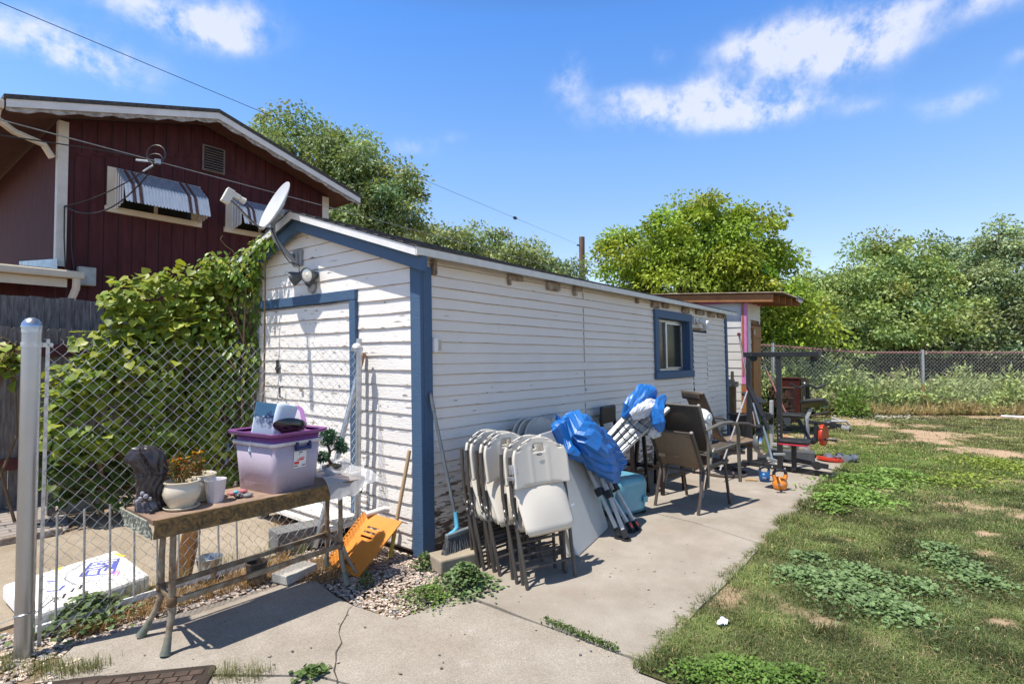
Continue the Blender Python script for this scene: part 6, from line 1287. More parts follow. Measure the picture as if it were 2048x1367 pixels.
# two long poles leaning by the far shed
pl1 = thing('long_pole', 'long dark pole with a red tip leaning on the pink-cornered shed', 'pole', (7.2, -.35, 0))
a, b = DP(1478, 668, 9.6), DP(1500, 790, 8.9); part(pl1, 'shaft', M().tube([tuple(a), tuple(b), tuple(b+(b-a)*.95)], .016, 8), pm('dark_pole', (.07, .05, .06), .5), smooth=True); part(pl1, 'red_tip', M().lathe([(0, -.03), (.03, -.02), (.032, .0), (.03, .02), (0, .03)], tuple(a), 12), pm('red_rubber', (.45, .12, .11), .5), smooth=True)
pl2 = thing('long_pole', 'thin pale grey pole with a red knob leaning in front of the black trash can', 'pole', (4.8, -.55, 0))
a, b = DP(1495, 780, 7.2), DP(1440, 940, 6.45); part(pl2, 'shaft', M().tube([tuple(a), tuple(a*.45+b*.55), tuple(b)], .010, 8), pm('pale_grey_rod', (.36, .35, .37), .4, .3), smooth=True); part(pl2, 'red_tip', M().lathe([(0, -.03), (.02, -.02), (.022, 0), (.02, .02), (0, .03)], tuple(a), 12), pm('red_cap', (.55, .06, .07), .4), smooth=True)

# ---------------- small shed with a pink corner ----------------
ss = thing('tool_shed', 'small white lap-sided shed with pink corner flashing and wooden door', 'shed', (8.1, 0, 0))
SX, SY = 8.15, .02                                            # the near corner; sunny face looks at -x, door face at -y
GREYW = pm('pale_grey_siding', (.60, .59, .57), .55, var=.04, scale=3, bmp=.1, bscale=80, bstretch=(1, 1, 8))
f1, f1l = siding(.155, .33, 2.50, lambda z, zt: [(SY, SY+2.6)], lambda h, z, o: (SX-o, h, z), seed=21, off=.009, jag=.001)
wS = part(ss, 'left_wall', f1, GREYW); part(wS, 'lap_edge', f1l, GREYW)
DX0, DX1 = 8.57, 9.12; SXE = 9.22
f2, f2l = siding(.155, .33, 2.50, lambda z, zt: [(SX, DX0-.02), (DX1+.02, SXE)] if z < 2.08 else [(SX, SXE)], lambda h, z, o: (h, SY-o, z), seed=22, off=.011, jag=.001)
wT = part(ss, 'door_wall', f2, GREYW); part(wT, 'lap_edge', f2l, GREYW)
part(ss, 'core', M().box(SX+.005, SXE, SY+.03, SY+2.6, .3, 2.5), pm('osb_core', (.30, .2, .11), .8))
dr = part(ss, 'door', M().box(DX0, DX1, SY-.03, SY+.028, .34, 2.10), DOORWOOD)
bb = M()
for k in range(5): bb.box(DX0+.012+k*.106, DX0+.110+k*.106, SY-.042, SY-.030, .50, 1.84)
part(dr, 'door_boards', bb, DOORWOOD, bevel=.004); part(dr, 'cross_board', M().box(DX0, DX1, SY-.050, SY-.030, 1.85, 2.02), DOORWOOD, bevel=.004); part(dr, 'cross_board', M().box(DX0, DX1, SY-.050, SY-.030, .34, .50), DOORWOOD, bevel=.004)
part(dr, 'hinge', M().box(DX0+.02, DX0+.08, SY-.058, SY-.050, 1.90, 2.0), GALV)
part(dr, 'header', M().box(DX0-.02, DX1+.02, SY-.034, SY+.02, 2.07, 2.13), pm('dark_header', (.13, .05, .025), .8))
part(ss, 'corner_flashing', M().box(SX-.05, SX-.022, SY-.03, SY+.05, .95, 2.56).box(SX-.05, SX+.05, SY-.05, SY-.024, .60, 2.56), PINK, bevel=.004)
part(ss, 'corner_post', M().box(SX-.056, SX-.049, SY-.0, SY+.032, 1.1, 2.54).box(SX-.045, SX+.03, SY-.035, SY+.06, .33, .945), CEDAR)
part(ss, 'pink_band', M().box(SX-.03, SX-.021, SY+.05, SY+2.6, 2.50, 2.545).box(SX+.05, SXE, SY-.03, SY-.021, 2.50, 2.545), PINK)
for x, y0_ in ((8.02, -.52), (8.30, -.56), (8.62, -.60), (8.95, -.64), (9.27, -.70)): part(ss, 'rafter', M().add([(x-.02, y0_, 2.47), (x+.02, y0_, 2.47), (x+.02, 2.8, 2.66), (x-.02, 2.8, 2.66), (x-.02, y0_, 2.61), (x+.02, y0_, 2.61), (x+.02, 2.8, 2.80), (x-.02, 2.8, 2.80)], [(0, 3, 2, 1), (4, 5, 6, 7), (0, 1, 5, 4), (1, 2, 6, 5), (2, 3, 7, 6), (3, 0, 4, 7)]), CEDAR)
cr_ = M(); n = 40; cr_.v = []
for i in range(n*4+1):
    x = 7.95+1.42*i/(n*4); dz = .012*math.sin(i*PI/2); cr_.v += [(x, -.70, 2.625+dz), (x, 2.9, 2.83+dz)]
cr_.f = [(2*i, 2*i+2, 2*i+3, 2*i+1) for i in range(n*4)]; part(ss, 'corrugated_roof', cr_, pm('rusty_corrugated', (.11, .075, .05), .6, .3, scale=6, col2=(.2, .16, .13)), solid=.004)
part(ss, 'skid', M().box(SX-.04, SX+.06, SY-.02, SY+2.6, .18, .33).box(SX-.04, SXE, SY-.04, SY+.05, .18, .325), CEDAR, bevel=.005); part(ss, 'skid_post', M().box(SX-.05, SX+.06, SY-.05, SY+.06, -.02, .178), pm('dark_cedar', (.15, .055, .02), .8)); part(ss, 'post_bracket', M().box(SX-.06, SX+.02, SY-.062, SY-.051, .0, .10), GALV)
slr = thing('solar_lamp', 'small solar lamp clipped to the rafter end of the pink-cornered shed', 'lamp', (9.27, -.73, 2.6))
SM = Matrix.Translation((9.25, -.73, 2.62))@Matrix.Rotation(R(35), 4, 'X'); part(slr, 'panel', M().box(-.09, .07, -.09, .07, .0, .02, SM), pm('solar_cell', (.05, .06, .08), .15)); part(slr, 'body', M().box(-.06, .05, -.07, .05, -.07, -.002, SM), WHITE_T, bevel=.01)

# ---------------- cabinet, barrel, boards and shovel by the far fence ----------------
cbn = thing('cabinet', 'old maroon wooden cabinet with a dark open front by the far fence', 'cabinet', (11.6, -.2, 0))
KM = Matrix.Translation((11.75, -.20, 0))@Matrix.Rotation(R(-12), 4, 'Z')
MRW = pm('maroon_varnish', (.055, .013, .012), .4, var=.25, scale=5, stretch=(3, 3, .6)); OLV = pm('dark_olive_front', (.055, .042, .02), .5, var=.2)
part(cbn, 'carcass', M().box(-.04, .30, -.02, .50, 0, .94, KM).box(-.06, .32, -.03, .52, .94, .97, KM), MRW, bevel=.006)
part(cbn, 'front', M().box(-.0, .29, -.05, -.022, .03, .93, KM).box(.29, .44, -.05, .30, .03, .94, KM), OLV, bevel=.004)
part(cbn, 'opening', M().box(.24, .40, -.062, -.051, .22, .76, KM), DARK); part(cbn, 'knob', M().lathe([(0, 0), (.028, .008), (.026, .03), (0, .034)], n=14, mat=KM@Matrix.Translation((.12, -.052, .84))@Matrix.Rotation(PI/2, 4, 'X')), WHITE_T, smooth=True)
part(cbn, 'label_scrap', M().box(.08, .10, -.056, -.0515, .40, .56, KM).box(.11, .15, -.056, -.0515, .46, .52, KM), pm('old_label', (.45, .45, .33), .7))
brl = thing('rusty_barrel', 'rusty steel fire barrel beside the maroon cabinet', 'barrel', (11.0, .10, 0))
part(brl, 'drum', M().lathe([(.27, 0), (.275, .26), (.285, .27), (.275, .28), (.272, .53), (.282, .54), (.272, .55), (.27, .76), (.282, .77), (.275, .78), (.26, .77), (.26, .1), (0, .08)], (10.9, -.0, 0), 28), pm('barrel_rust', (.10, .04, .022), .85, scale=7, col2=(.055, .026, .018), bmp=.3), smooth=True)
shv = thing('shovel', 'red-handled shovel leaning between the rusty barrel and the wooden shed door', 'shovel', (9.6, -.35, 0))
a, b = DP(1534, 742, 10.2), DP(1572, 826, 9.6); part(shv, 'handle', M().tube([tuple(a), tuple(b)], .017, 8), pm('red_handle', (.15, .035, .04), .5), smooth=True); part(shv, 'blade', M().prism([(-.10, .0), (.10, 0), (.11, .16), (.05, .26), (0, .29), (-.05, .26), (-.11, .16)], .006, Matrix.Translation(Vector(b))@Matrix.Rotation(R(-20), 4, 'Z')@Matrix.Rotation(R(-100), 4, 'X')@Matrix.Translation((0, -.03, 0))), BLACKM, bevel=.002); part(shv, 'grip', M().tube([tuple(a), tuple(a+(a-b)*.12)], .02, 8), BLACKPL, smooth=True)
bdp = thing('plywood_board', 'pale plywood board standing against the far fence', 'board', (15.3, -.1, 0)); a, b = G(1630, 815), G(1672, 822)
BB = Matrix.Translation((14.9, -.2, 0))@Matrix.Rotation(math.atan2(-RT[1]*-1, RT[0]), 4, 'Z'); part(bdp, 'board', M().beam(tuple(DP(1622, 797, 14.2)), tuple(DP(1672, 801, 14.2)), .03, .40), pm('pale_plywood', (.55, .44, .32), .8, scale=4, stretch=(1, 1, 8)), bevel=.004)
lid_b = thing('plastic_sheet', 'turquoise plastic scrap in front of the plywood board', 'plastic sheet', tuple(DP(1638, 812, 13.6))); part(lid_b, 'scrap', M().beam(tuple(DP(1630, 806, 13.5)), tuple(DP(1646, 812, 13.5)), .3, .05), pm('turquoise_plastic', (.06, .32, .46), .5), bevel=.01)
lmb = thing('timber', 'reddish timber beam lying on the grass behind the weight bench', 'timber', tuple(DP(1590, 862, 9.2)))
a, b = DP(1564, 858, 9.5), DP(1612, 874, 8.6); a[2] = b[2] = .07; part(lmb, 'beam', M().beam(tuple(a), tuple(b), .16, .12), pm('red_timber', (.38, .17, .07), .75, scale=6, col2=(.50, .38, .25)), bevel=.006)
wpp = thing('plastic_pipe', 'white plastic pipe lying on the grass at the foot of the far fence', 'pipe', tuple(G(2030, 832)))
part(wpp, 'tube', M().tube([tuple(G(2002, 834)+[0, 0, .03]), tuple(G(2090, 838)+[0, 0, .03])], .028, 10), pm('white_pvc', (.75, .75, .76), .4), smooth=True)
ltr = thing('paper_scrap', 'crumpled white paper scrap on the lawn', 'litter', tuple(G(1446, 1245))); lc = G(1446, 1246)+[0, 0, .03]
part(ltr, 'scrap', M().grid(lambda u, v: (lc[0]+(u-.5)*.08+.01*math.sin(9*v), lc[1]+(v-.5)*.045, lc[2]-.018+.008*math.sin(11*u+5*v)), 9, 6), pm('white_paper', (.75, .77, .85), .6), solid=.002)
mt = thing('rubber_mat', 'dark brown rubber doormat with a brick pattern at the front edge', 'doormat', (-1.85, -.3, 0))
mA, mB = G(436, 1329), G(95, 1364); mdx = unit(mB-mA); mdy = np.array([mdx[1], -mdx[0], 0]); mdy = mdy if mdy@(CAM-mA) > 0 else -mdy
MM = Matrix(((mdx[0], mdy[0], 0, mA[0]), (mdx[1], mdy[1], 0, mA[1]), (0, 0, 1, -.002), (0, 0, 0, 1)))
RUB = pm('brown_rubber', (.038, .026, .020), .75, var=.3, scale=12, bmp=.3)
part(mt, 'base', M().prism(rr2(.78, .46, .03), .008, MM), RUB, bevel=.003); tl = M()
for j in range(9):
    for i in range(12):
        x = .045+i*.062+(.031 if j % 2 else 0); 
        if x+.055 < .745: tl.box(x, x+.055, .04+j*.044, .04+j*.044+.038, .008, .0125, MM)
part(mt, 'bricks', tl, pm('brown_rubber_raised', (.075, .05, .038), .7, var=.3, scale=20), bevel=.002)

# ---------------- far chain-link fence ----------------
FD = 14.2
def FP(h, z, o=0.): 
    p = CAM+FW*(FD+o)+RT*h; return (p[0], p[1], z)
lift = lambda h: .17*min(1.2, max(0, (9.0-h)/2.2))
rf = thing('chain_link_fence', 'tall chain-link fence with rusty red top rail along the back of the lawn', 'fence', FP(10.65, 0))
far = chainlink(4.6, 19.5, .02, 1.62, .095, lambda h, z, o: FP(h, z+lift(h)*(z/1.62), o), .0026, 3)
part(rf, 'wire_mesh', far, pm('old_fence_wire', (.60, .59, .57), .6, .1, var=.15))
RRAIL = pm('rusty_red_rail', (.28, .12, .11), .7, var=.25, scale=8)
part(rf, 'top_rail', M().tube([FP(h, 1.585+lift(h), .03) for h in np.linspace(4.6, 19.5, 40)], .021, 8), RRAIL, smooth=True)
for h in (6.75, 10.62, 14.6, 18.4):
    pt_ = part(rf, 'post', M().tube([FP(h, -.05, .04), FP(h, 1.66+lift(h), .04)], .042, 12), GALV, smooth=True)
    part(pt_, 'painted_foot', M().tube([FP(h, -.04, .04), FP(h, .40, .04)], .0435, 12), pm('rust_band', (.13, .035, .03), .8, scale=9), smooth=True); part(pt_, 'tan_band', M().tube([FP(h, .41, .04), FP(h, .78, .04)], .0432, 12), pm('tan_band', (.33, .18, .07), .8, var=.3))

# ---------------- utility pole and overhead lines ----------------
up = DP(1164, 560, 32.0); pz = DP(1162, 474, 32.0)[2]
pole = thing('utility_pole', 'brown wooden utility pole behind the white shed roof', 'utility pole', (up[0], up[1], 0))
part(pole, 'shaft', M().lathe([(.20, 0), (.165, pz)], (up[0], up[1], 0), 14), pm('pole_wood', (.13, .075, .05), .85, scale=3, col2=(.22, .14, .10), stretch=(5, 5, .4)), smooth=True)
part(pole, 'insulator', M().beam((up[0], up[1], pz-.5), tuple(np.array((up[0], up[1], pz-.5))-RT*.30-FW*.1), .06, .08).box(up[0]-.2, up[0]-.1, up[1]-.3, up[1]-.2, 6.2, 6.5), BLACKM)
def wire(name, label, pts, r, mat, n=26):
    """straight run of cable through sight points (px, py, depth), with a little sag"""
    P3 = []
    for (a, b) in zip(pts, pts[1:]):
        A, B = DP(*a), DP(*b)
        for k in range(n): 
            t = k/n; P3.append(A+(B-A)*t)
    P3.append(DP(*pts[-1])); t = thing(name, label, 'cable', tuple(P3[0])); part(t, 'cable', M().tube([tuple(p) for p in P3], r, 6), mat, smooth=True); return t
WGR = pm('grey_cable', (.26, .27, .28), .5, .3)
w1 = wire('overhead_line', 'thick grey overhead line passing across the maroon house gable and awnings', [(-80, 218, 5.6), (1160, 548, 32.0)], .0075, WGR, 60)
w2 = wire('overhead_line', 'thin dark overhead line crossing the open sky to the pole top', [(-60, -20, 6.0), (1162, 491, 32.0)], .0048, BLACKPL, 60)
cq_ = DP(1030, 440, 21.5); tm = thing('line_splice', 'small black splice hanging on the thin line across the sky', 'line splice', tuple(cq_)); A_w, B_w = DP(-60, -20, 6.0), DP(1162, 491, 32.0)
tt_ = min(np.linspace(0, 1, 800), key=lambda t: abs(PJ(A_w+(B_w-A_w)*t)[0]-1030)); sp_ = A_w+(B_w-A_w)*tt_; part(tm, 'splice', M().tube([tuple(sp_-(B_w-A_w)*.006), tuple(sp_), tuple(sp_+(B_w-A_w)*.008)], [.03, .07, .025], 8), BLACKPL, smooth=True)
def on1(px): 
    A, B = DP(-80, 218, 5.6), DP(1160, 548, 32.0); t = min(np.linspace(0, 1, 4000), key=lambda t: abs(PJ(A+(B-A)*t)[0]-px)); return A+(B-A)*t
k1 = on1(315); dk = PJ(k1)[2]; hc_ = PL(129, 412, 1, HY-.06)
sd = thing('service_cable', 'black looped service cable dropping from the thick line to the house corner', 'cable', tuple(k1))
part(sd, 'feed', M().tube([tuple(DP(-60, 262, dk*.72)), tuple(DP(60, 279, dk*.79)), tuple(DP(200, 300, dk*.9)), tuple(DP(280, 315, dk*.97)), tuple(k1)], .008, 6), BLACKPL, smooth=True)
drp = lambda s: [tuple(k1+(hc_-k1)*t-np.array([0, 0, s*4*t*(1-t)])) for t in np.linspace(0, 1, 14)]
part(sd, 'drop', M().tube(drp(.10), .009, 6).tube(drp(.36), .010, 6).tube([tuple(hc_), tuple(hc_-[0, .02, .5]), tuple(hc_-[-.06, .0, 1.6])], .010, 6), BLACKPL, smooth=True)
part(sd, 'loop', M().tube([tuple(k1+RT*.13*math.cos(t)-RT*.02+np.array([0, 0, .10+.13*math.sin(t)])) for t in [2*PI*k/16-.8 for k in range(14)]], .010, 6).tube([tuple(k1+RT*.10*math.cos(t)-FW*.05+np.array([0, 0, .02+.07*math.sin(t)])) for t in [2*PI*k/16 for k in range(14)]], .009, 6), BLACKPL, smooth=True)
part(sd, 'connector', M().box(-.035, .035, -.03, .03, -.035, .035, Matrix.Translation(Vector(k1))).beam(tuple(k1-RT*.30+[0, 0, .02]), tuple(k1-RT*.10), .03, .03).beam(tuple(k1-RT*.06-[0, 0, .05]), tuple(k1-RT*.20-[0, 0, .14]), .02, .025), pm('zinc_connector', (.45, .46, .46), .4, .6), bevel=.006)

# ---------------- trees ----------------
BARK = pm('tree_bark', (.085, .065, .05), .9, scale=9, col2=(.17, .14, .115), stretch=(4, 4, .8), bmp=.5, bscale=20)
ELM = leafmat('elm_leaf', rough=.5, transl=.32); ELDER = leafmat('box_elder_leaf', rough=.45, transl=.33); WILL = leafmat('grey_green_leaf', rough=.5, transl=.3)
def tree(name, label, base, ells, nclump, nleaf, size, col, mat, trunk_r, group=None, droop=.25, clr=(.28, .55), jit=.3, wid=.55):
    """ells: (px, py, depth, half width px, half height px); leaves hang in many small sprays round branch ends"""
    bx, by = base[0], base[1]; t = thing(name, label, 'tree', (bx, by, 0), group); o = np.array((bx, by, 0.))
    tot = sum(e[3]*e[4] for e in ells); C, T_, NN, S, K = [], [], [], [], []; tips = []
    for (px, py, d, rx, ry) in ells:
        c = DP(px, py, d); r3 = np.array([rx, rx, ry])/FPX*d; r3[:2] *= (.9, .9); m = max(6, int(.62*nclump*rx*ry/tot))
        p, dd = ell(c, r3, m, .38); ext = RNG.random(m) < .16; p = np.where(ext[:, None], p+dd*r3*.20, p); tips.append((c, p))
        nl_ = int(nleaf*1.45); cs = RNG.uniform(clr[0]*.75, clr[1]*1.35, m)
        ctint = RNG.uniform(1-jit, 1+jit, (m, 1))*np.array([1, 1, 1])+RNG.normal(size=(m, 1))*np.array([.12, .03, 0])
        q = np.repeat(p, nl_, 0); dv = rvec(m*nl_)*(RNG.random(m*nl_)**.5)[:, None]; dv[:, 2] *= .55
        sz = np.repeat(cs, nl_); q = q+dv*sz[:, None]+np.repeat(dd, nl_, 0)*.12
        q[:, 2] -= droop*sz*(np.linalg.norm(dv[:, :2], axis=1)**2)
        C.append(q); T_.append(dv+np.array([0, 0, -droop])+rvec(m*nl_)*.6); NN.append(rvec(m*nl_)+np.array([0, 0, .9])); S.append(RNG.uniform(.7, 1.3, m*nl_)*size)
        K.append(np.array(col)*np.clip(np.repeat(ctint, nl_, 0), .45, 1.7)*RNG.uniform(.8, 1.2, (m*nl_, 1)))
    C, T_, NN, S, K = map(np.concatenate, (C, T_, NN, S, K)); keep = C[:, 2] > .05; C, T_, NN, S, K = C[keep], T_[keep], NN[keep], S[keep], K[keep]
    leaves('crown', C-o, T_, NN, S, np.clip(K, .004, .9), mat, LEAFQ, wid, t)
    cc = np.mean([c for c, _ in tips], 0); low = min(c[2] for c, _ in tips); tk = M()
    fork = np.array([bx+(cc[0]-bx)*.35, by+(cc[1]-by)*.35, max(.8, low*.45)])
    tk.tube([(bx, by, -.1), (bx, by, .25), tuple((np.array((bx, by, 0))+fork)/2+[.05, .03, fork[2]*.05]), tuple(fork)], [trunk_r*1.25, trunk_r, trunk_r*.85, trunk_r*.75], 10)
    for c, p in tips:
        e = c+np.array([0, 0, .0]); m_ = (fork+e)/2+RNG.normal(size=3)*.25; tk.tube([tuple(fork), tuple(m_), tuple(e)], [trunk_r*.6, trunk_r*.42, trunk_r*.2], 7)
        for q in p[RNG.permutation(len(p))[:9]]: tk.tube([tuple((m_+e)/2), tuple((q+e)/2+RNG.normal(size=3)*.12), tuple(q)], [trunk_r*.24, trunk_r*.14, trunk_r*.04], 5)
    part(t, 'trunk', tk, BARK, smooth=True); return t
def under(px, d): p = DP(px, 700, d); return (p[0], p[1])
tree('elm_tree', 'large grey-green elm rising behind the maroon house roof', under(660, 21), [(600, 300, 21, 95, 70), (700, 340, 20.5, 85, 75), (760, 410, 20, 80, 80), (640, 400, 21, 110, 90), (520, 275, 21.5, 45, 30), (805, 375, 20, 38, 45), (715, 450, 20, 100, 60), (800, 450, 20, 45, 30)], 330, 150, .145, (0.266, 0.342, 0.148), ELM, .30, 'trees behind the yard', .45, (.45, .8))
tree('elm_tree', 'low dull green elm above the shed roof left of the utility pole', under(980, 30), [(880, 480, 28, 60, 32), (960, 505, 30, 85, 38), (1060, 520, 30, 70, 42), (1110, 540, 30, 40, 40), (1000, 545, 30, 120, 40), (850, 480, 27, 35, 25), (920, 490, 29, 50, 30)], 200, 130, .20, (0.257, 0.326, 0.148), ELM, .28, 'trees behind the yard', .4, (.6, 1.05))
tree('box_elder', 'bright yellow-green box elder behind the small pink-cornered shed', under(1420, 16.5), [(1390, 470, 16, 95, 70), (1470, 500, 15.6, 90, 80), (1320, 500, 16.5, 85, 60), (1540, 560, 15.5, 60, 75), (1250, 500, 17, 45, 35), (1430, 430, 16, 60, 32), (1380, 560, 16, 130, 60), (1560, 640, 15.2, 55, 55), (1605, 660, 15, 35, 35), (1265, 545, 17, 55, 45), (1500, 600, 15.5, 90, 60)], 430, 170, .125, (0.300, 0.410, 0.060), ELDER, .22, None, .35, (.34, .62), .3, .5)
GT = 'shaggy trees beyond the far fence'
tree('shade_tree', 'broad shaggy green tree filling the middle beyond the far fence', under(1790, 19.5), [(1790, 545, 19.5, 100, 72), (1720, 600, 19, 85, 70), (1850, 600, 19.5, 80, 75), (1650, 600, 19.5, 60, 55), (1780, 640, 18.6, 130, 60), (1690, 660, 18, 80, 45)], 400, 170, .125, (0.311, 0.404, 0.149), WILL, .2, GT, .3, (.36, .66), .36)
tree('shade_tree', 'tall sparse tree reaching highest at the right edge beyond the far fence', under(1985, 19), [(2000, 500, 19, 55, 60), (2060, 520, 19, 60, 70), (1960, 560, 19, 55, 50), (2010, 610, 18.5, 90, 60), (2130, 560, 19, 70, 80), (2050, 660, 18, 100, 45)], 250, 140, .115, (0.311, 0.387, 0.204), WILL, .16, GT, .3, (.36, .62), .36)
tree('shade_tree', 'dark rear tree seen between the two shaggy trees at the right', under(1905, 23), [(1905, 540, 23, 70, 55), (1900, 600, 23, 90, 60), (1950, 650, 22, 110, 45), (2180, 600, 22, 120, 80)], 190, 140, .15, (0.213, 0.281, 0.121), WILL, .18, GT, .3, (.45, .8))
tree('shade_tree', 'small tree behind the hanging box elder boughs near the fence corner', under(1630, 22), [(1625, 590, 22, 45, 40), (1600, 640, 22, 70, 50), (1670, 640, 22, 60, 50), (1560, 660, 21, 60, 40)], 120, 130, .14, (0.284, 0.371, 0.138), WILL, .16, GT, .3, (.42, .75))
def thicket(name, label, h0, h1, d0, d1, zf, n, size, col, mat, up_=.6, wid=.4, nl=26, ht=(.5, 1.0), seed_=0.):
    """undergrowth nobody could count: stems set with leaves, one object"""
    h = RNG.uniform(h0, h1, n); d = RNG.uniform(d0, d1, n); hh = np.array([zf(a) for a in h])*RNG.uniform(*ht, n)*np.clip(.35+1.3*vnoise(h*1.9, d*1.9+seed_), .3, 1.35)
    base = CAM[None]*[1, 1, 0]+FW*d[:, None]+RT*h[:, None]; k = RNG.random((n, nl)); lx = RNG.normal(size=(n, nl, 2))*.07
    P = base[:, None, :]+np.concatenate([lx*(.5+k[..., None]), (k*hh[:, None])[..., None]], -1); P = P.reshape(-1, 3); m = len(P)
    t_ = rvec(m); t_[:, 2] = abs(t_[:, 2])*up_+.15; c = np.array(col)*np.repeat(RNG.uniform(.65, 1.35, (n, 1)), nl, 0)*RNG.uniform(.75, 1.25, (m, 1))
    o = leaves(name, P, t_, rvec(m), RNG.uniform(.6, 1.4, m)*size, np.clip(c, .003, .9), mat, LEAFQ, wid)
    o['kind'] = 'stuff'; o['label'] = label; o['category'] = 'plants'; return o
SAGE = leafmat('sage_leaf', rough=.6, transl=.2); DRYG = leafmat('dry_grass_blade', rough=.7, transl=.25)
zt_ = lambda h: float(np.interp(h, [4, 7, 7.8, 9.2, 9.8, 10.3, 11.2, 12.5, 14, 20], [1.0, 1.25, 1.3, 1.35, .95, .70, .9, 1.05, .95, 1.0]))
thicket('tall_weeds', 'grey-green tall weeds crowding the far fence', 5.0, 19, 13.95, 16.5, zt_, 1900, .115, (0.355, 0.435, 0.171), SAGE, .8, .36, nl=34)
thicket('dry_grass', 'straw-coloured dry grass along the foot of the far fence', 8.5, 19, 13.75, 14.6, lambda h: .12+.40*float(vnoise(np.array(h*1.3), np.array(1.))), 1100, .22, (.50, .39, .20), DRYG, 2.2, .05, nl=10, ht=(.4, 1.0))
thicket('dry_grass', 'tan dry stalks among the tall weeds behind the fence', 8.0, 19, 14.6, 17, lambda h: .85, 700, .30, (.46, .40, .23), DRYG, 2.0, .04, nl=10)
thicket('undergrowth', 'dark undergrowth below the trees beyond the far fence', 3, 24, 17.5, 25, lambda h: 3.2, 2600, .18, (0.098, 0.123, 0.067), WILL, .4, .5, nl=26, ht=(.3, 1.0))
def bush(label, c, r, n, size, col, name='weed_bush', wid=.45, cat='bush', mat=None, tpl=LEAFQ, up_=.5):
    o = np.array(c, float); t = thing(name, label, cat, tuple(o)); p, d = ell((0, 0, r[2]*.55), r, n, .6); p[:, 2] = abs(p[:, 2])
    k = np.array(col)*RNG.uniform(.65, 1.35, (n, 1)); leaves('leaves', p, d+rvec(n)*.7+[0, 0, up_], rvec(n)+[0, 0, .6], RNG.uniform(.6, 1.3, n)*size, np.clip(k, .003, .9), mat or SAGE, tpl, wid, t)
    st_ = M()
    for k in range(12): q = p[k]; st_.tube([(q[0]*.1, q[1]*.1, -.03), tuple(q*np.array([.6, .6, .5])), tuple(q)], .004+.004*r[2], 4)
    part_local(t, 'stems', st_, MATS['green_stem']); return t
def part_local(t, name, mb, mat, **k): return mb.build(name, mat, t, **k)
bush('leafy green weed bush in front of the far fence beside the white stones', FP(8.5, 0, -.45), (.48, .40, .48), 900, .10, (.19, .30, .07), wid=.4)
bush('grey thistle bush between the maroon cabinet and the far fence', FP(7.2, 0, -.1), (.5, .4, .8), 900, .11, (.15, .19, .10), wid=.36)
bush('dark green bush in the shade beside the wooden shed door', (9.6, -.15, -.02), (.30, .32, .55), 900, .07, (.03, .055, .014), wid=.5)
bush('light green seedling growing in front of the plywood board', DP(1655, 822, 13.4)*[1, 1, 0], (.16, .16, .42), 140, .08, (.16, .18, .06), wid=.4)
bush('weedy green clump at the wooden skid post under the pink corner', (7.6, -.40, -.02), (.38, .30, .30), 900, .05, (.09, .14, .035), wid=.5)
# white stones by the far fence
def stones(name, label, pts, sizes, cols, mat, kind='stuff', flat_=.55):
    n = len(pts); ico = np.array([[1, 0, 0], [-1, 0, 0], [0, 1, 0], [0, -1, 0], [0, 0, 1], [0, 0, -1], [.62, .62, .5], [-.62, .62, .5], [-.62, -.62, .5], [.62, -.62, .5], [.6, .6, -.5], [-.6, .6, -.5], [-.6, -.6, -.5], [.6, -.6, -.5]])
    F = []
    T = [(4, 6, 9, 0), (4, 7, 6, 2), (4, 8, 7, 1), (4, 9, 8, 3), (5, 13, 10, 0), (5, 10, 11, 2), (5, 11, 12, 1), (5, 12, 13, 3)]
    for a, b, c, e in T: F += [(a, b, e), (a, e, c)] if a == 4 and False else [(a, c, e), (a, e, b)]
    F += [(0, 6, 10), (0, 13, 9), (2, 7, 11), (2, 10, 6), (1, 8, 12), (1, 11, 7), (3, 9, 13), (3, 12, 8), (0, 10, 13)][:8]
    F = np.array(F); K = len(ico); an = RNG.uniform(0, 6.28, n); ca, sa = np.cos(an), np.sin(an)
    V = ico[None]*RNG.uniform(.8, 1.2, (n, K, 1))*sizes[:, None, None]*np.stack([RNG.uniform(.9, 1.5, n), np.ones(n), RNG.uniform(flat_*.8, flat_*1.2, n)], -1)[:, None, :]
    X = V[..., 0]*ca[:, None]-V[..., 1]*sa[:, None]; Y = V[..., 0]*sa[:, None]+V[..., 1]*ca[:, None]; P = np.stack([X, Y, V[..., 2]], -1)+pts[:, None, :]
    o = bigmesh(name, P.reshape(-1, 3), (F[None]+(np.arange(n)*K)[:, None, None]).reshape(-1, 3), mat, np.repeat(cols, K, 0), smooth=False); o['kind'] = kind; o['label'] = label; o['category'] = 'stones'; return o
def colmat(name, rough=.85):
    m, nt, b = newmat(name); at = N(nt, 'ShaderNodeAttribute', attribute_name='Col'); n = noise(nt, 70, 4); r = ramp(nt, n, 'Fac', .3, .7, (.8,)*3, (1.12,)*3)
    mu = N(nt, 'ShaderNodeMix', data_type='RGBA', blend_type='MULTIPLY'); mu.inputs[0].default_value = 1; L(nt, at, 'Color', mu, 6); L(nt, r, 0, mu, 7); L(nt, mu, 2, b, 'Base Color'); b.inputs['Roughness'].default_value = rough; b.inputs['Specular IOR Level'].default_value = .2; return m
STN = colmat('pebble')
def inpoly(x, y, poly):
    ins = np.zeros(len(x), bool); j = len(poly)-1
    for i in range(len(poly)):
        xi, yi = poly[i]; xj, yj = poly[j]; c = ((yi > y) != (yj > y)) & (x < (xj-xi)*(y-yi)/(yj-yi+1e-12)+xi); ins ^= c; j = i
    return ins
def scatter(poly, n):
    a = np.array(poly); lo, hi = a.min(0), a.max(0); out = np.zeros((0, 2))
    while len(out) < n:
        q = RNG.uniform(lo, hi, (n*2, 2)); out = np.concatenate([out, q[inpoly(q[:, 0], q[:, 1], poly)]])
    return out[:n]
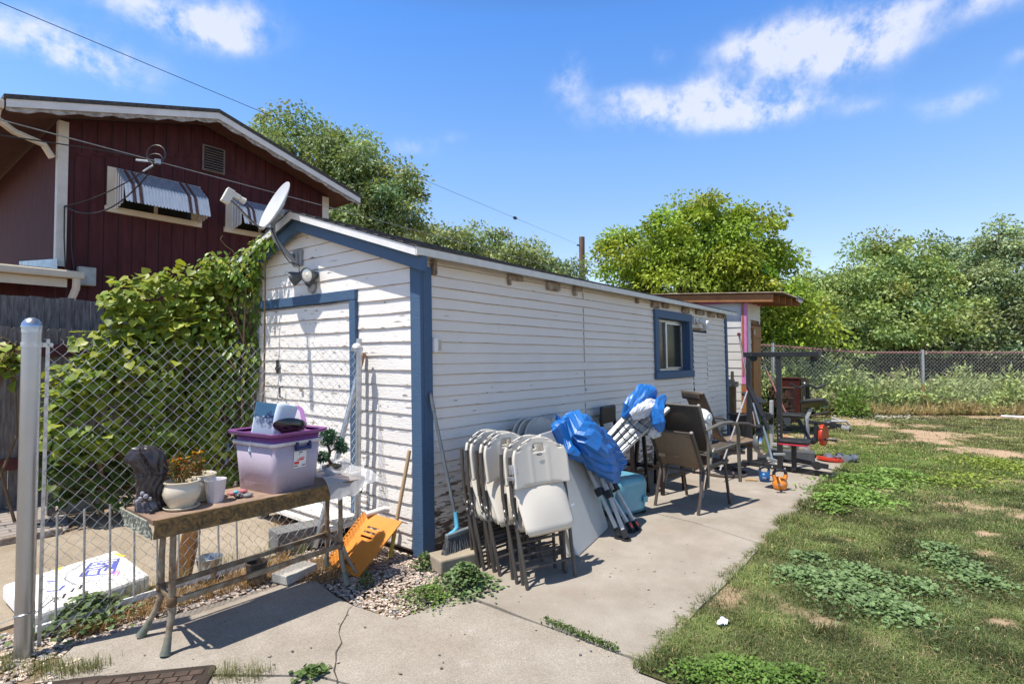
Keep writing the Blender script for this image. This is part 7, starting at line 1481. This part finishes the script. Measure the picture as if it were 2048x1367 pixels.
def pebcol(n): 
    base = np.array([[.36, .29, .235], [.30, .255, .22], [.44, .38, .32], [.25, .20, .17], [.40, .31, .26], [.20, .19, .19]])
    return base[RNG.integers(0, 6, n)]*RNG.uniform(.8, 1.35, (n, 1))*1.4
GP = [(-.74, .22), (-.79, -.26), (-.76, -.58), (-.52, -.64), (-.31, -.60), (-.27, -.50), (-.03, -.42), (.02, -.02), (-.03, .05), (-.05, .75), (-.55, .80), (-.85, .42)]
q = scatter(GP, 4200); n = len(q); hump = .03*np.exp(-((q[:, 0]+.45)**2+(q[:, 1]+.25)**2)/.12)
stones('gravel', 'tan and grey gravel heaped at the corner of the white shed', np.column_stack([q, -.024+hump+RNG.uniform(0, .012, n)]), RNG.uniform(.005, .0115, n), pebcol(n), STN)
GP2 = [(-2.7, .1), (-2.3, .22), (-1.95, .46), (-1.3, .44), (-.86, .36), (-.8, .52), (-1.4, .70), (-2.2, .92), (-3.0, .9)]
q = scatter(GP2, 2200); n = len(q); stones('gravel', 'loose river pebbles along the foot of the chain-link fence', np.column_stack([q, -.028+RNG.uniform(0, .014, n)]), RNG.uniform(.006, .019, n), pebcol(n)*1.05, STN)
q = scatter([(-2.7, -.25), (-2.25, .12), (-1.92, .33), (-2.05, .2), (-2.15, -.0), (-2.5, -.45)], 330); n = len(q); stones('gravel', 'pale pebbles between the steel post and the doormat', np.column_stack([q, -.01+RNG.uniform(0, .012, n)]), RNG.uniform(.006, .017, n), pebcol(n)*1.25, STN)
q = G(1750, 828); qq = np.column_stack([RNG.normal(size=(420, 2))*[.55, .45]+q[:2], np.zeros(420)-.01]); stones('gravel', 'patch of small white stones on the grass before the far fence', qq, RNG.uniform(.015, .04, 420), np.array([.55, .52, .48])*RNG.uniform(.8, 1.15, (420, 1)), STN)
q = np.concatenate([scatter([(-2, .3), (-.9, .25), (-.8, -.9), (.4, -1.85), (-1.2, -2.4), (-2.2, -.6)], 70), scatter([(-.2, -.6), (1.5, -1.2), (1.8, -1.85), (-.2, -1.85)], 34)]); n = len(q)
stones('pebbles', 'few stray pebbles scattered on the concrete slab', np.column_stack([q, np.full(n, .002)]), RNG.uniform(.003, .009, n), pebcol(n)*.6, STN)
# straw-coloured litter under the fence
def blades(name, label, xy, z, hgt, wdt, col, mat, leanr=.5, kind='stuff', cat='grass'):
    n = len(xy); a = RNG.uniform(0, 6.28, n); d = np.column_stack([np.cos(a), np.sin(a), np.zeros(n)]); s = np.column_stack([-np.sin(a), np.cos(a), np.zeros(n)]); ln = RNG.random(n)*leanr; 
    B = np.column_stack([xy, np.full(n, z)]); mid = B+d*(ln*hgt*.35)[:, None]+np.array([0, 0, 1])*(hgt*.6)[:, None]; tip = B+d*(ln*hgt*1.1)[:, None]+np.array([0, 0, 1])*(hgt*(1-.35*ln))[:, None]
    w2 = (wdt/2)[:, None]; V = np.stack([B-s*w2, B+s*w2, mid+s*w2*.8, mid-s*w2*.8, tip], 1).reshape(-1, 3)
    base = (np.arange(n)*5)[:, None]; F = np.concatenate([base+np.array([[0, 1, 2]]), base+np.array([[0, 2, 3]]), base+np.array([[3, 2, 4]])], 0)
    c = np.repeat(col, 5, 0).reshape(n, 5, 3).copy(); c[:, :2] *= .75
    o = bigmesh(name, V, F, mat, np.clip(c.reshape(-1, 3), .003, .9)); o['kind'] = kind; o['label'] = label; o['category'] = cat; return o
GRS = leafmat('grass_blade', rough=.5, transl=.3)
q = np.concatenate([scatter([(-1.95, .52), (-1.2, .48), (-.8, .40), (-.6, .8), (-1.5, .75), (-1.95, .72)], 3000), scatter([(-.85, .30), (-.72, .1), (-.5, .12), (-.35, .5), (-.7, .6)], 1200), scatter([(-.35, .95), (-.12, .8), (-.12, 1.7), (-.3, 1.6)], 500)]); n = len(q)
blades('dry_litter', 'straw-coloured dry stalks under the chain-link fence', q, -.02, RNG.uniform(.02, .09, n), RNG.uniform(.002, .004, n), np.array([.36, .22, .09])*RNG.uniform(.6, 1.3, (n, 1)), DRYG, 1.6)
# ---------------- lawn ----------------
def visible(x, y, m=260):
    d = (x-CAM[0])*FW[0]+(y-CAM[1])*FW[1]; s = (x-CAM[0])*RT[0]+(y-CAM[1])*RT[1]; px = CXP+FPX*s/np.maximum(d, .05); py = 715+FPX*1.47/np.maximum(d, .05)
    return (d > .6) & (px > -m) & (px < 2048+m) & (py < 1367+500), d
def onlawn(x, y, grow=0.):
    e = .03*(vnoise(x*3.1, y*0+2.)-.5)+.07*(vnoise(x*9., y*0+7.)-.5)+grow
    a = (y < -1.845+e) & (x > -.41+.06*vnoise(y*4, y*0)-grow)
    b = (x > 6.22-grow) & (y < -.55); c = (x > 9.5) & (y < .9); f = (x-CAM[0])*FW[0]+(y-CAM[1])*FW[1] < 14.1
    return (a | b | c) & f
def bare(x, y): return fbm(x*.9+3.3, y*1.15+9.1, 4)
spots = [(1590, 1215, .16, .09), (1650, 1240, .13, .07), (1540, 1190, .08, .05), (1985, 1065, .22, .10), (1960, 1100, .12, .08), (1930, 900, .5, .28), (1830, 880, .35, .2), (2010, 960, .35, .18), (1750, 1270, .12, .08), (1600, 1300, .10, .06), (1850, 1310, .12, .07), (1440, 1325, .10, .06), (2010, 1240, .12, .07), (1980, 870, .7, .35), (1850, 850, .6, .3), (1740, 870, .3, .2), (1690, 1075, .12, .06), (1560, 1120, .09, .05), (1900, 1180, .10, .05)]
def grassy(x, y, d):
    """how thick the grass stands here, 0 bare to 1"""
    b = bare(x, y); bs2 = np.zeros(x.shape)
    for (px, py, rx, ry) in spots:
        c = G(px, py); dx, dy = x-c[0], y-c[1]; u_ = (dx*RT[0]+dy*RT[1])/rx; v_ = (dx*FW[0]+dy*FW[1])/ry/1.3; bs2 = np.maximum(bs2, np.exp(-(u_**2+v_**2)*1.1))
    far_ = np.clip((d-4)/7, 0, 1); rag = fbm(x*7+1, y*7+5, 3)
    return np.clip((.70-.10*far_-b)*7+.35+(rag-.45)*1.2, 0, 1)*(1-np.clip(bs2*3.6*(rag-.12)-.3, 0, 1))
def grasscol(x, y):
    patchy = fbm(x*.7+11, y*.7+4, 3)[..., None]; p2 = vnoise(x*4+3, y*4+8)[..., None]; lush = np.clip(1-abs(x[..., None]-7.0)/3.2, 0, 1)*np.clip(1-abs(y[..., None]+2.6)/2.4, 0, 1)
    c = np.array([.080, .118, .040])*(1-patchy)+np.array([.215, .262, .088])*patchy; c = c*(.32+1.35*p2)
    return c*(1-lush*.7)+np.array([.150, .270, .045])*lush*.7
# turf sheet: bare tan soil where the grass is thin, thatch below the blades elsewhere
st_ = .045; gx_ = np.arange(-.6, 17.5, st_); gy_ = np.arange(-12.5, .95, st_); XX, YY = np.meshgrid(gx_, gy_); v1, dd1 = visible(XX, YY, 420); ok = v1 & onlawn(XX, YY, .03)
idx = -np.ones(XX.shape, int); idx[ok] = np.arange(ok.sum()); Q = np.stack([idx[:-1, :-1], idx[:-1, 1:], idx[1:, 1:], idx[1:, :-1]], -1).reshape(-1, 4); Q = Q[(Q >= 0).all(1)]
xx, yy, d1_ = XX[ok], YY[ok], dd1[ok]; gg = grassy(xx, yy, d1_)[:, None]; soil = np.array([.42, .30, .20])*(.75+.5*fbm(xx*3, yy*3, 3)[:, None]); th = grasscol(xx, yy)*.55+np.array([.035, .028, .014])
turf = colmat('turf_soil', .95); tn_ = turf.node_tree; pb_ = [q for q in tn_.nodes if q.type == 'BSDF_PRINCIPLED'][0]; bump(tn_, pb_, noise(tn_, 90, 5, .7), 'Fac', .7, .01)
struct(bigmesh('lawn', np.column_stack([xx, yy, -.012+.012*fbm(xx*2, yy*2, 3)-.004]), Q, turf, soil*(1-gg)+th*gg))
XS, YS, DS = [], [], []
for (d0, d1, dens) in ((.6, 3.2, 21000), (3.2, 5.0, 12500), (5.0, 7.5, 6000), (7.5, 10.5, 2800), (10.5, 14.2, 1500)):
    sm = d1*1.12; n = int(dens*(d1-d0)*sm); d = RNG.uniform(d0, d1, n); s = RNG.uniform(-.05*sm, sm, n)
    x = CAM[0]+FW[0]*d+RT[0]*s; y = CAM[1]+FW[1]*d+RT[1]*s; v, _ = visible(x, y, 160); k = v & onlawn(x, y); XS.append(x[k]); YS.append(y[k]); DS.append(d[k])
x, y, d = map(np.concatenate, (XS, YS, DS)); tuft = vnoise(x*6.5, y*6.5); prob = np.clip(grassy(x, y, d)*1.05, .035, 1)*np.clip(.45+1.1*tuft, .3, 1)
k = RNG.random(len(x)) < prob; x, y, d, tuft = x[k], y[k], d[k], tuft[k]; n = len(x)
hg = (.016+.050*tuft*RNG.random(n)**.7)*(1.05-.30*np.clip((d-6)/8, 0, 1)); edge = (y > -2.0) & (x < 6); hg = np.where(edge, hg*1.5, hg)
gcol = grasscol(x, y); dry = (RNG.random(n) < .10+.16*np.clip((d-4)/7, 0, 1))[:, None]; gcol = np.where(dry, np.array([.44, .36, .19]), gcol)*RNG.uniform(.6, 1.45, (n, 1))
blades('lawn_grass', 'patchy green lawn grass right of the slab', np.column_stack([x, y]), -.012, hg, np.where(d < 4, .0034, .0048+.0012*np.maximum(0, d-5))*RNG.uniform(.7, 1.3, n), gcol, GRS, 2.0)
MALL = leafmat('mallow_leaf', rough=.5, transl=.25)
ROUND = (np.array([[0, 0, 0], [.34, -.10, .10], [.56, .28, .10], [.44, .72, .06], [0, .92, .02], [-.44, .72, .06], [-.56, .28, .10], [-.34, -.10, .10], [0, .35, -.03]]), np.array([[8, i, i+1] for i in range(7)]+[[8, 7, 0]]))
def mallow(name, label, cen, rad, n, size, col, zmax=.11, kind='stuff', cat='weeds', parent=None, off=(0, 0, 0)):
    P = []
    for (c, r_) , m in zip(zip(cen, rad), [int(n*r_*r_/sum(t*t for t in rad)) for r_ in rad]):
        q = RNG.normal(size=(m, 2))*.5*r_; z = zmax*np.exp(-(q**2).sum(1)/(r_*r_)*1.6)*RNG.random(m)**.45; P.append(np.column_stack([q+c[:2], z+.004]))
    P = np.concatenate(P); m = len(P); t_ = rvec(m); t_[:, 2] *= .35; o = leaves(name, P-np.array(off), t_, np.array([0, 0, 1.])+rvec(m)*.55, RNG.uniform(.6, 1.25, m)*size, np.array(col)*RNG.uniform(.65, 1.4, (m, 1)), MALL, ROUND, 1.0, parent)
    if parent is None: o['kind'] = kind; o['label'] = label; o['category'] = cat
    return o
mallow('mallow_weeds', 'round-leaved mallow weeds spreading over the near lawn', [G(1700, 1185), G(1640, 1160), G(1760, 1215), G(1720, 1150), G(1800, 1230), G(1620, 1120), G(1900, 1130), G(1960, 1165), G(1880, 1100), G(1580, 1150), G(1840, 1180)], [.26, .24, .24, .22, .18, .18, .22, .2, .18, .14, .2], 4600, .022, (.170, .255, .105), .05)
mallow('mallow_weeds', 'bright weeds crowding the slab edge beyond the kettlebells', [G(1690, 985), G(1740, 965), G(1720, 1000), G(1670, 1000), G(1790, 950), G(1700, 960), G(1660, 1020)], [.35, .40, .35, .22, .38, .3, .16], 5600, .026, (.190, .310, .07), .07)
mallow('clover_weeds', 'yellow-green clover patches on the middle lawn', [G(1980, 925), G(2030, 940), G(1900, 965), G(1940, 955)], [.6, .5, .35, .4], 2600, .024, (.24, .31, .055), .035)
mallow('clover_weeds', 'bright clover in the grass at the bottom edge of the lawn', [G(1400, 1350), G(1470, 1345), G(1530, 1360), G(1600, 1355)], [.15, .17, .14, .12], 2200, .013, (.12, .21, .04), .045)
# weeds in joints and round the gravel
def clump(label, c, r_, n, size, col, zmax, name='weed_clump'):
    t = thing(name, label, 'weeds', (c[0], c[1], 0)); mallow('leaves', '', [np.array([0, 0, 0])], [r_], n, size, col, zmax, parent=t)
    st_ = M()
    for k in range(14): a = random.uniform(0, 6.28); q = random.random()*r_*.5; st_.tube([(q*.4*math.cos(a), q*.4*math.sin(a), -.02), (q*math.cos(a), q*math.sin(a), zmax*random.uniform(.4, .9))], .0018, 4)
    part_local(t, 'stems', st_, MATS['green_stem']); return t
clump('leafy mallow clump beside the tan concrete block at the shed corner', G(930, 1172), .17, 900, .022, (.135, .205, .08), .15)
clump('low green weed clump on the gravel below the shed corner', G(855, 1195), .15, 900, .012, (.13, .21, .05), .07)
clump('small weed sprig between the blue corner board and the gravel', G(850, 1135), .08, 150, .022, (.10, .15, .05), .12)
clump('round-leaved weed rosette growing in the front slab joint', G(622, 1350), .065, 110, .022, (.10, .16, .05), .035)
clump('bindweed clump at the foot of the chain-link fence behind the post', G(170, 1235), .22, 420, .030, (.13, .19, .07), .13)
clump('small green sprig on the gravel below the orange panel', G(735, 1170), .06, 110, .016, (.11, .16, .05), .10)
jx = np.linspace(0, 1, 60); j0_, j1_ = G(1092, 1243), G(1235, 1303); P = []
for _ in range(700):
    t = RNG.random(); P.append(j0_[:2]+(j1_-j0_)[:2]*t+RNG.normal(size=2)*.012*(1.2-.5*t))
P = np.array(P); m = len(P); t_ = rvec(m); t_[:, 2] = abs(t_[:, 2]); o = leaves('joint_weeds', np.column_stack([P, RNG.uniform(0, .028, m)]), t_, rvec(m)+[0, 0, .8], RNG.uniform(.008, .018, m), np.array([.13, .19, .06])*RNG.uniform(.6, 1.4, (m, 1)), MALL, LEAFQ, .7); o['kind'] = 'stuff'; o['label'] = 'green weeds filling the joint across the front slab'; o['category'] = 'weeds'
def tufts(name, label, cs, n, h, col):
    q = np.concatenate([np.array(c[:2])+RNG.normal(size=(n, 2))*[.035, .03] for c in cs]); m = len(q)
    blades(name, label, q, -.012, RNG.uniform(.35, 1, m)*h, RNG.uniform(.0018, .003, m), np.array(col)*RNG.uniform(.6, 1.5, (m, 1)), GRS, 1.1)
tufts('grass_tufts', 'wispy grass tufts at the left front edge of the slab', [G(a, b) for a, b in ((75, 1338), (95, 1330), (125, 1335), (150, 1340), (175, 1338), (190, 1332), (110, 1345), (10, 1320), (25, 1335), (450, 1342), (490, 1347), (520, 1350), (460, 1350))], 90, .075, (.16, .17, .06))
tufts('grass_tufts', 'tall green grass stalks along the chain-link fence foot', [G(a, b) for a, b in ((100, 1245), (130, 1230), (200, 1235), (235, 1215), (260, 1200), (300, 1195), (360, 1180), (440, 1150), (455, 1145), (530, 1125), (600, 1110), (690, 1060))], 36, .22, (.19, .20, .07))

# ---------------- vines on the picket fence and the shed gable ----------------
GRAPE = leafmat('grape_leaf', rough=.42, transl=.4); CREEP = leafmat('creeper_leaf', rough=.35, transl=.35)
def vine(name, label, base, regs, dens, size, col, mat, tpl, wid, hang, young=.18):
    o = np.array(base, float); t = thing(name, label, 'vine', tuple(o)); C, D, K, S = [], [], [], []
    for (px, py, yp, rx, ry, rd) in regs:
        c = PL(px, py, 1, yp); dpt = (c-CAM)@FW; r3 = np.array([rx/FPX*dpt, rd, ry/FPX*dpt]); m = int(dens*rx*ry/1000)
        p, d = ell(c, r3, m, .33); cl = vnoise(p[:, 0]*7+p[:, 1]*3, p[:, 2]*7); keep = RNG.random(m) < np.clip(cl*2.0-.15, .12, 1); C.append(p[keep]); D.append(d[keep]); m = keep.sum()
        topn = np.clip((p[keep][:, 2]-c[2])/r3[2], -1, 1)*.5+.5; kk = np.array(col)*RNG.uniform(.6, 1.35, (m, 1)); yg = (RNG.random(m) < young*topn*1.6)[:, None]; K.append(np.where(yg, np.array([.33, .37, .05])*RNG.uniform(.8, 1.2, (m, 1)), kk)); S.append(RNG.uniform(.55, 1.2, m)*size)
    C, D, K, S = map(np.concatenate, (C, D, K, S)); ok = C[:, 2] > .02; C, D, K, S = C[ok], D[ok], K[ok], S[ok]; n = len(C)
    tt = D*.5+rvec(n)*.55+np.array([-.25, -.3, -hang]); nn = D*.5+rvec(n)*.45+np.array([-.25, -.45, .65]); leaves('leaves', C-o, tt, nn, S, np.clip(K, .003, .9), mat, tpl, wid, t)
    st_ = M(); pk = RNG.permutation(n)[:90]
    for a, b in zip(pk[::2], pk[1::2]):
        p, q = C[a]-o, C[b]-o
        if np.linalg.norm(p-q) < 1.1: m_ = (p+q)/2+RNG.normal(size=3)*.08; st_.tube([tuple(p), tuple(m_), tuple(q)], .006, 5)
    for (px, py, yp, rx, ry, rd) in regs[::2]:
        c = PL(px, py, 1, yp)-o; st_.tube([(c[0]+random.uniform(-.2, .2), c[1]+.05, -o[2]), (c[0]+random.uniform(-.1, .1), c[1]+.05, c[2]*.5), tuple(c)], [.014, .010, .006], 6)
    part_local(t, 'stems', st_, pm('vine_stem', (.16, .105, .06), .8)); 
    tn = M()
    for _ in range(16):                                        # young shoots standing out of the top
        i = int(RNG.integers(0, n)); p = C[i]-o
        if D[i][2] > .45: tn.tube([tuple(p), tuple(p+np.array([-.05, -.03, .06])), tuple(p+np.array([-.12, -.03, .10])), tuple(p+np.array([-.17, -.04, .15])), tuple(p+np.array([-.15, -.04, .19]))], [.003, .0028, .0024, .002, .0015], 5)
    if tn.v: part_local(t, 'tendrils', tn, pm('young_shoot', (.26, .22, .07), .6))
    return t
vine('grape_vine', 'broad-leaved grape vine over the picket fence left of the shed', PL(250, 1026, 1, 2.95), [(310, 590, 2.95, 95, 42, .28), (300, 690, 2.92, 110, 40, .3), (390, 655, 2.8, 90, 50, .3), (220, 680, 2.98, 60, 30, .22), (450, 560, 2.75, 50, 40, .25), (385, 562, 2.85, 70, 36, .28), (250, 605, 3.0, 45, 24, .2), (340, 650, 2.95, 110, 55, .32), (430, 600, 2.8, 60, 50, .25), (150, 760, 3.0, 60, 40, .25), (210, 740, 2.95, 70, 45, .28), (290, 740, 2.9, 110, 70, .32), (400, 720, 2.8, 90, 90, .3), (130, 810, 3.0, 45, 55, .22), (190, 850, 2.95, 90, 65, .28), (330, 850, 2.85, 110, 75, .3), (440, 830, 2.75, 70, 80, .28), (420, 930, 2.75, 60, 70, .25)], 85, .085, (.215, .295, .050), GRAPE, LOBED, 1.0, .45, .45)
vine('grape_vine', 'dim shaded lower growth of leaves on the picket fence behind the statue', PL(250, 1026, 1, 3.1), [(180, 940, 3.1, 90, 60, .22), (290, 950, 3.05, 110, 65, .24), (390, 990, 2.9, 80, 45, .2), (230, 900, 3.15, 120, 60, .2), (130, 930, 3.2, 45, 80, .15)], 44, .075, (.115, .175, .040), GRAPE, LOBED, .9, .6, .06)  # darker leaf colour paints in the shade low in the vine
vine('grape_vine', 'small grape vine bough on the picket fence left of the steel post', PL(20, 1000, 1, 3.4), [(14, 715, 3.4, 38, 30, .2), (-30, 730, 3.4, 50, 40, .2), (30, 745, 3.4, 20, 22, .14)], 70, .09, (.215, .295, .050), GRAPE, LOBED, 1.0, .45, .4)
vine('creeper', 'glossy creeper climbing the left corner of the shed up to the gable eave', PL(480, 1026, 1, 2.62), [(470, 560, 2.68, 44, 46, .26), (500, 520, 2.58, 30, 28, .2), (523, 490, 2.42, 18, 22, .16), (486, 610, 2.62, 34, 56, .26), (470, 680, 2.62, 48, 60, .28), (478, 750, 2.6, 36, 55, .26), (455, 810, 2.62, 44, 55, .26), (420, 640, 2.75, 45, 60, .24), (430, 760, 2.72, 50, 60, .24), (505, 660, 2.5, 13, 34, .08), (500, 560, 2.5, 24, 40, .14), (512, 600, 2.44, 16, 50, .08), (508, 720, 2.46, 16, 60, .08), (440, 530, 2.7, 40, 30, .2), (531, 488, 2.05, 17, 20, .12), (514, 508, 2.22, 22, 26, .14), (494, 538, 2.4, 28, 32, .16), (538, 474, 1.97, 10, 12, .08)], 150, .072, (.170, .275, .045), CREEP, POINT, 1.15, 1.0, .3)
gp = thing('board', 'grey weathered panel standing behind the chain-link at the vine foot', 'panel', tuple(G(115, 1022))); a, b = G(97, 1024), G(150, 1024)
part(gp, 'panel', M().beam(tuple(PL(118, 965, 1, 3.55)), tuple(PL(118, 965, 1, 3.55)+[.40, 0, 0]), .05, .74), pm('grey_panel', (.27, .27, .265), .8, var=.15)); part(gp, 'post', M().box(*[PL(94, 1000, 1, 3.5)[0], PL(94, 1000, 1, 3.5)[0]+.06, 3.48, 3.53, 0, .80]), OLDWOOD)
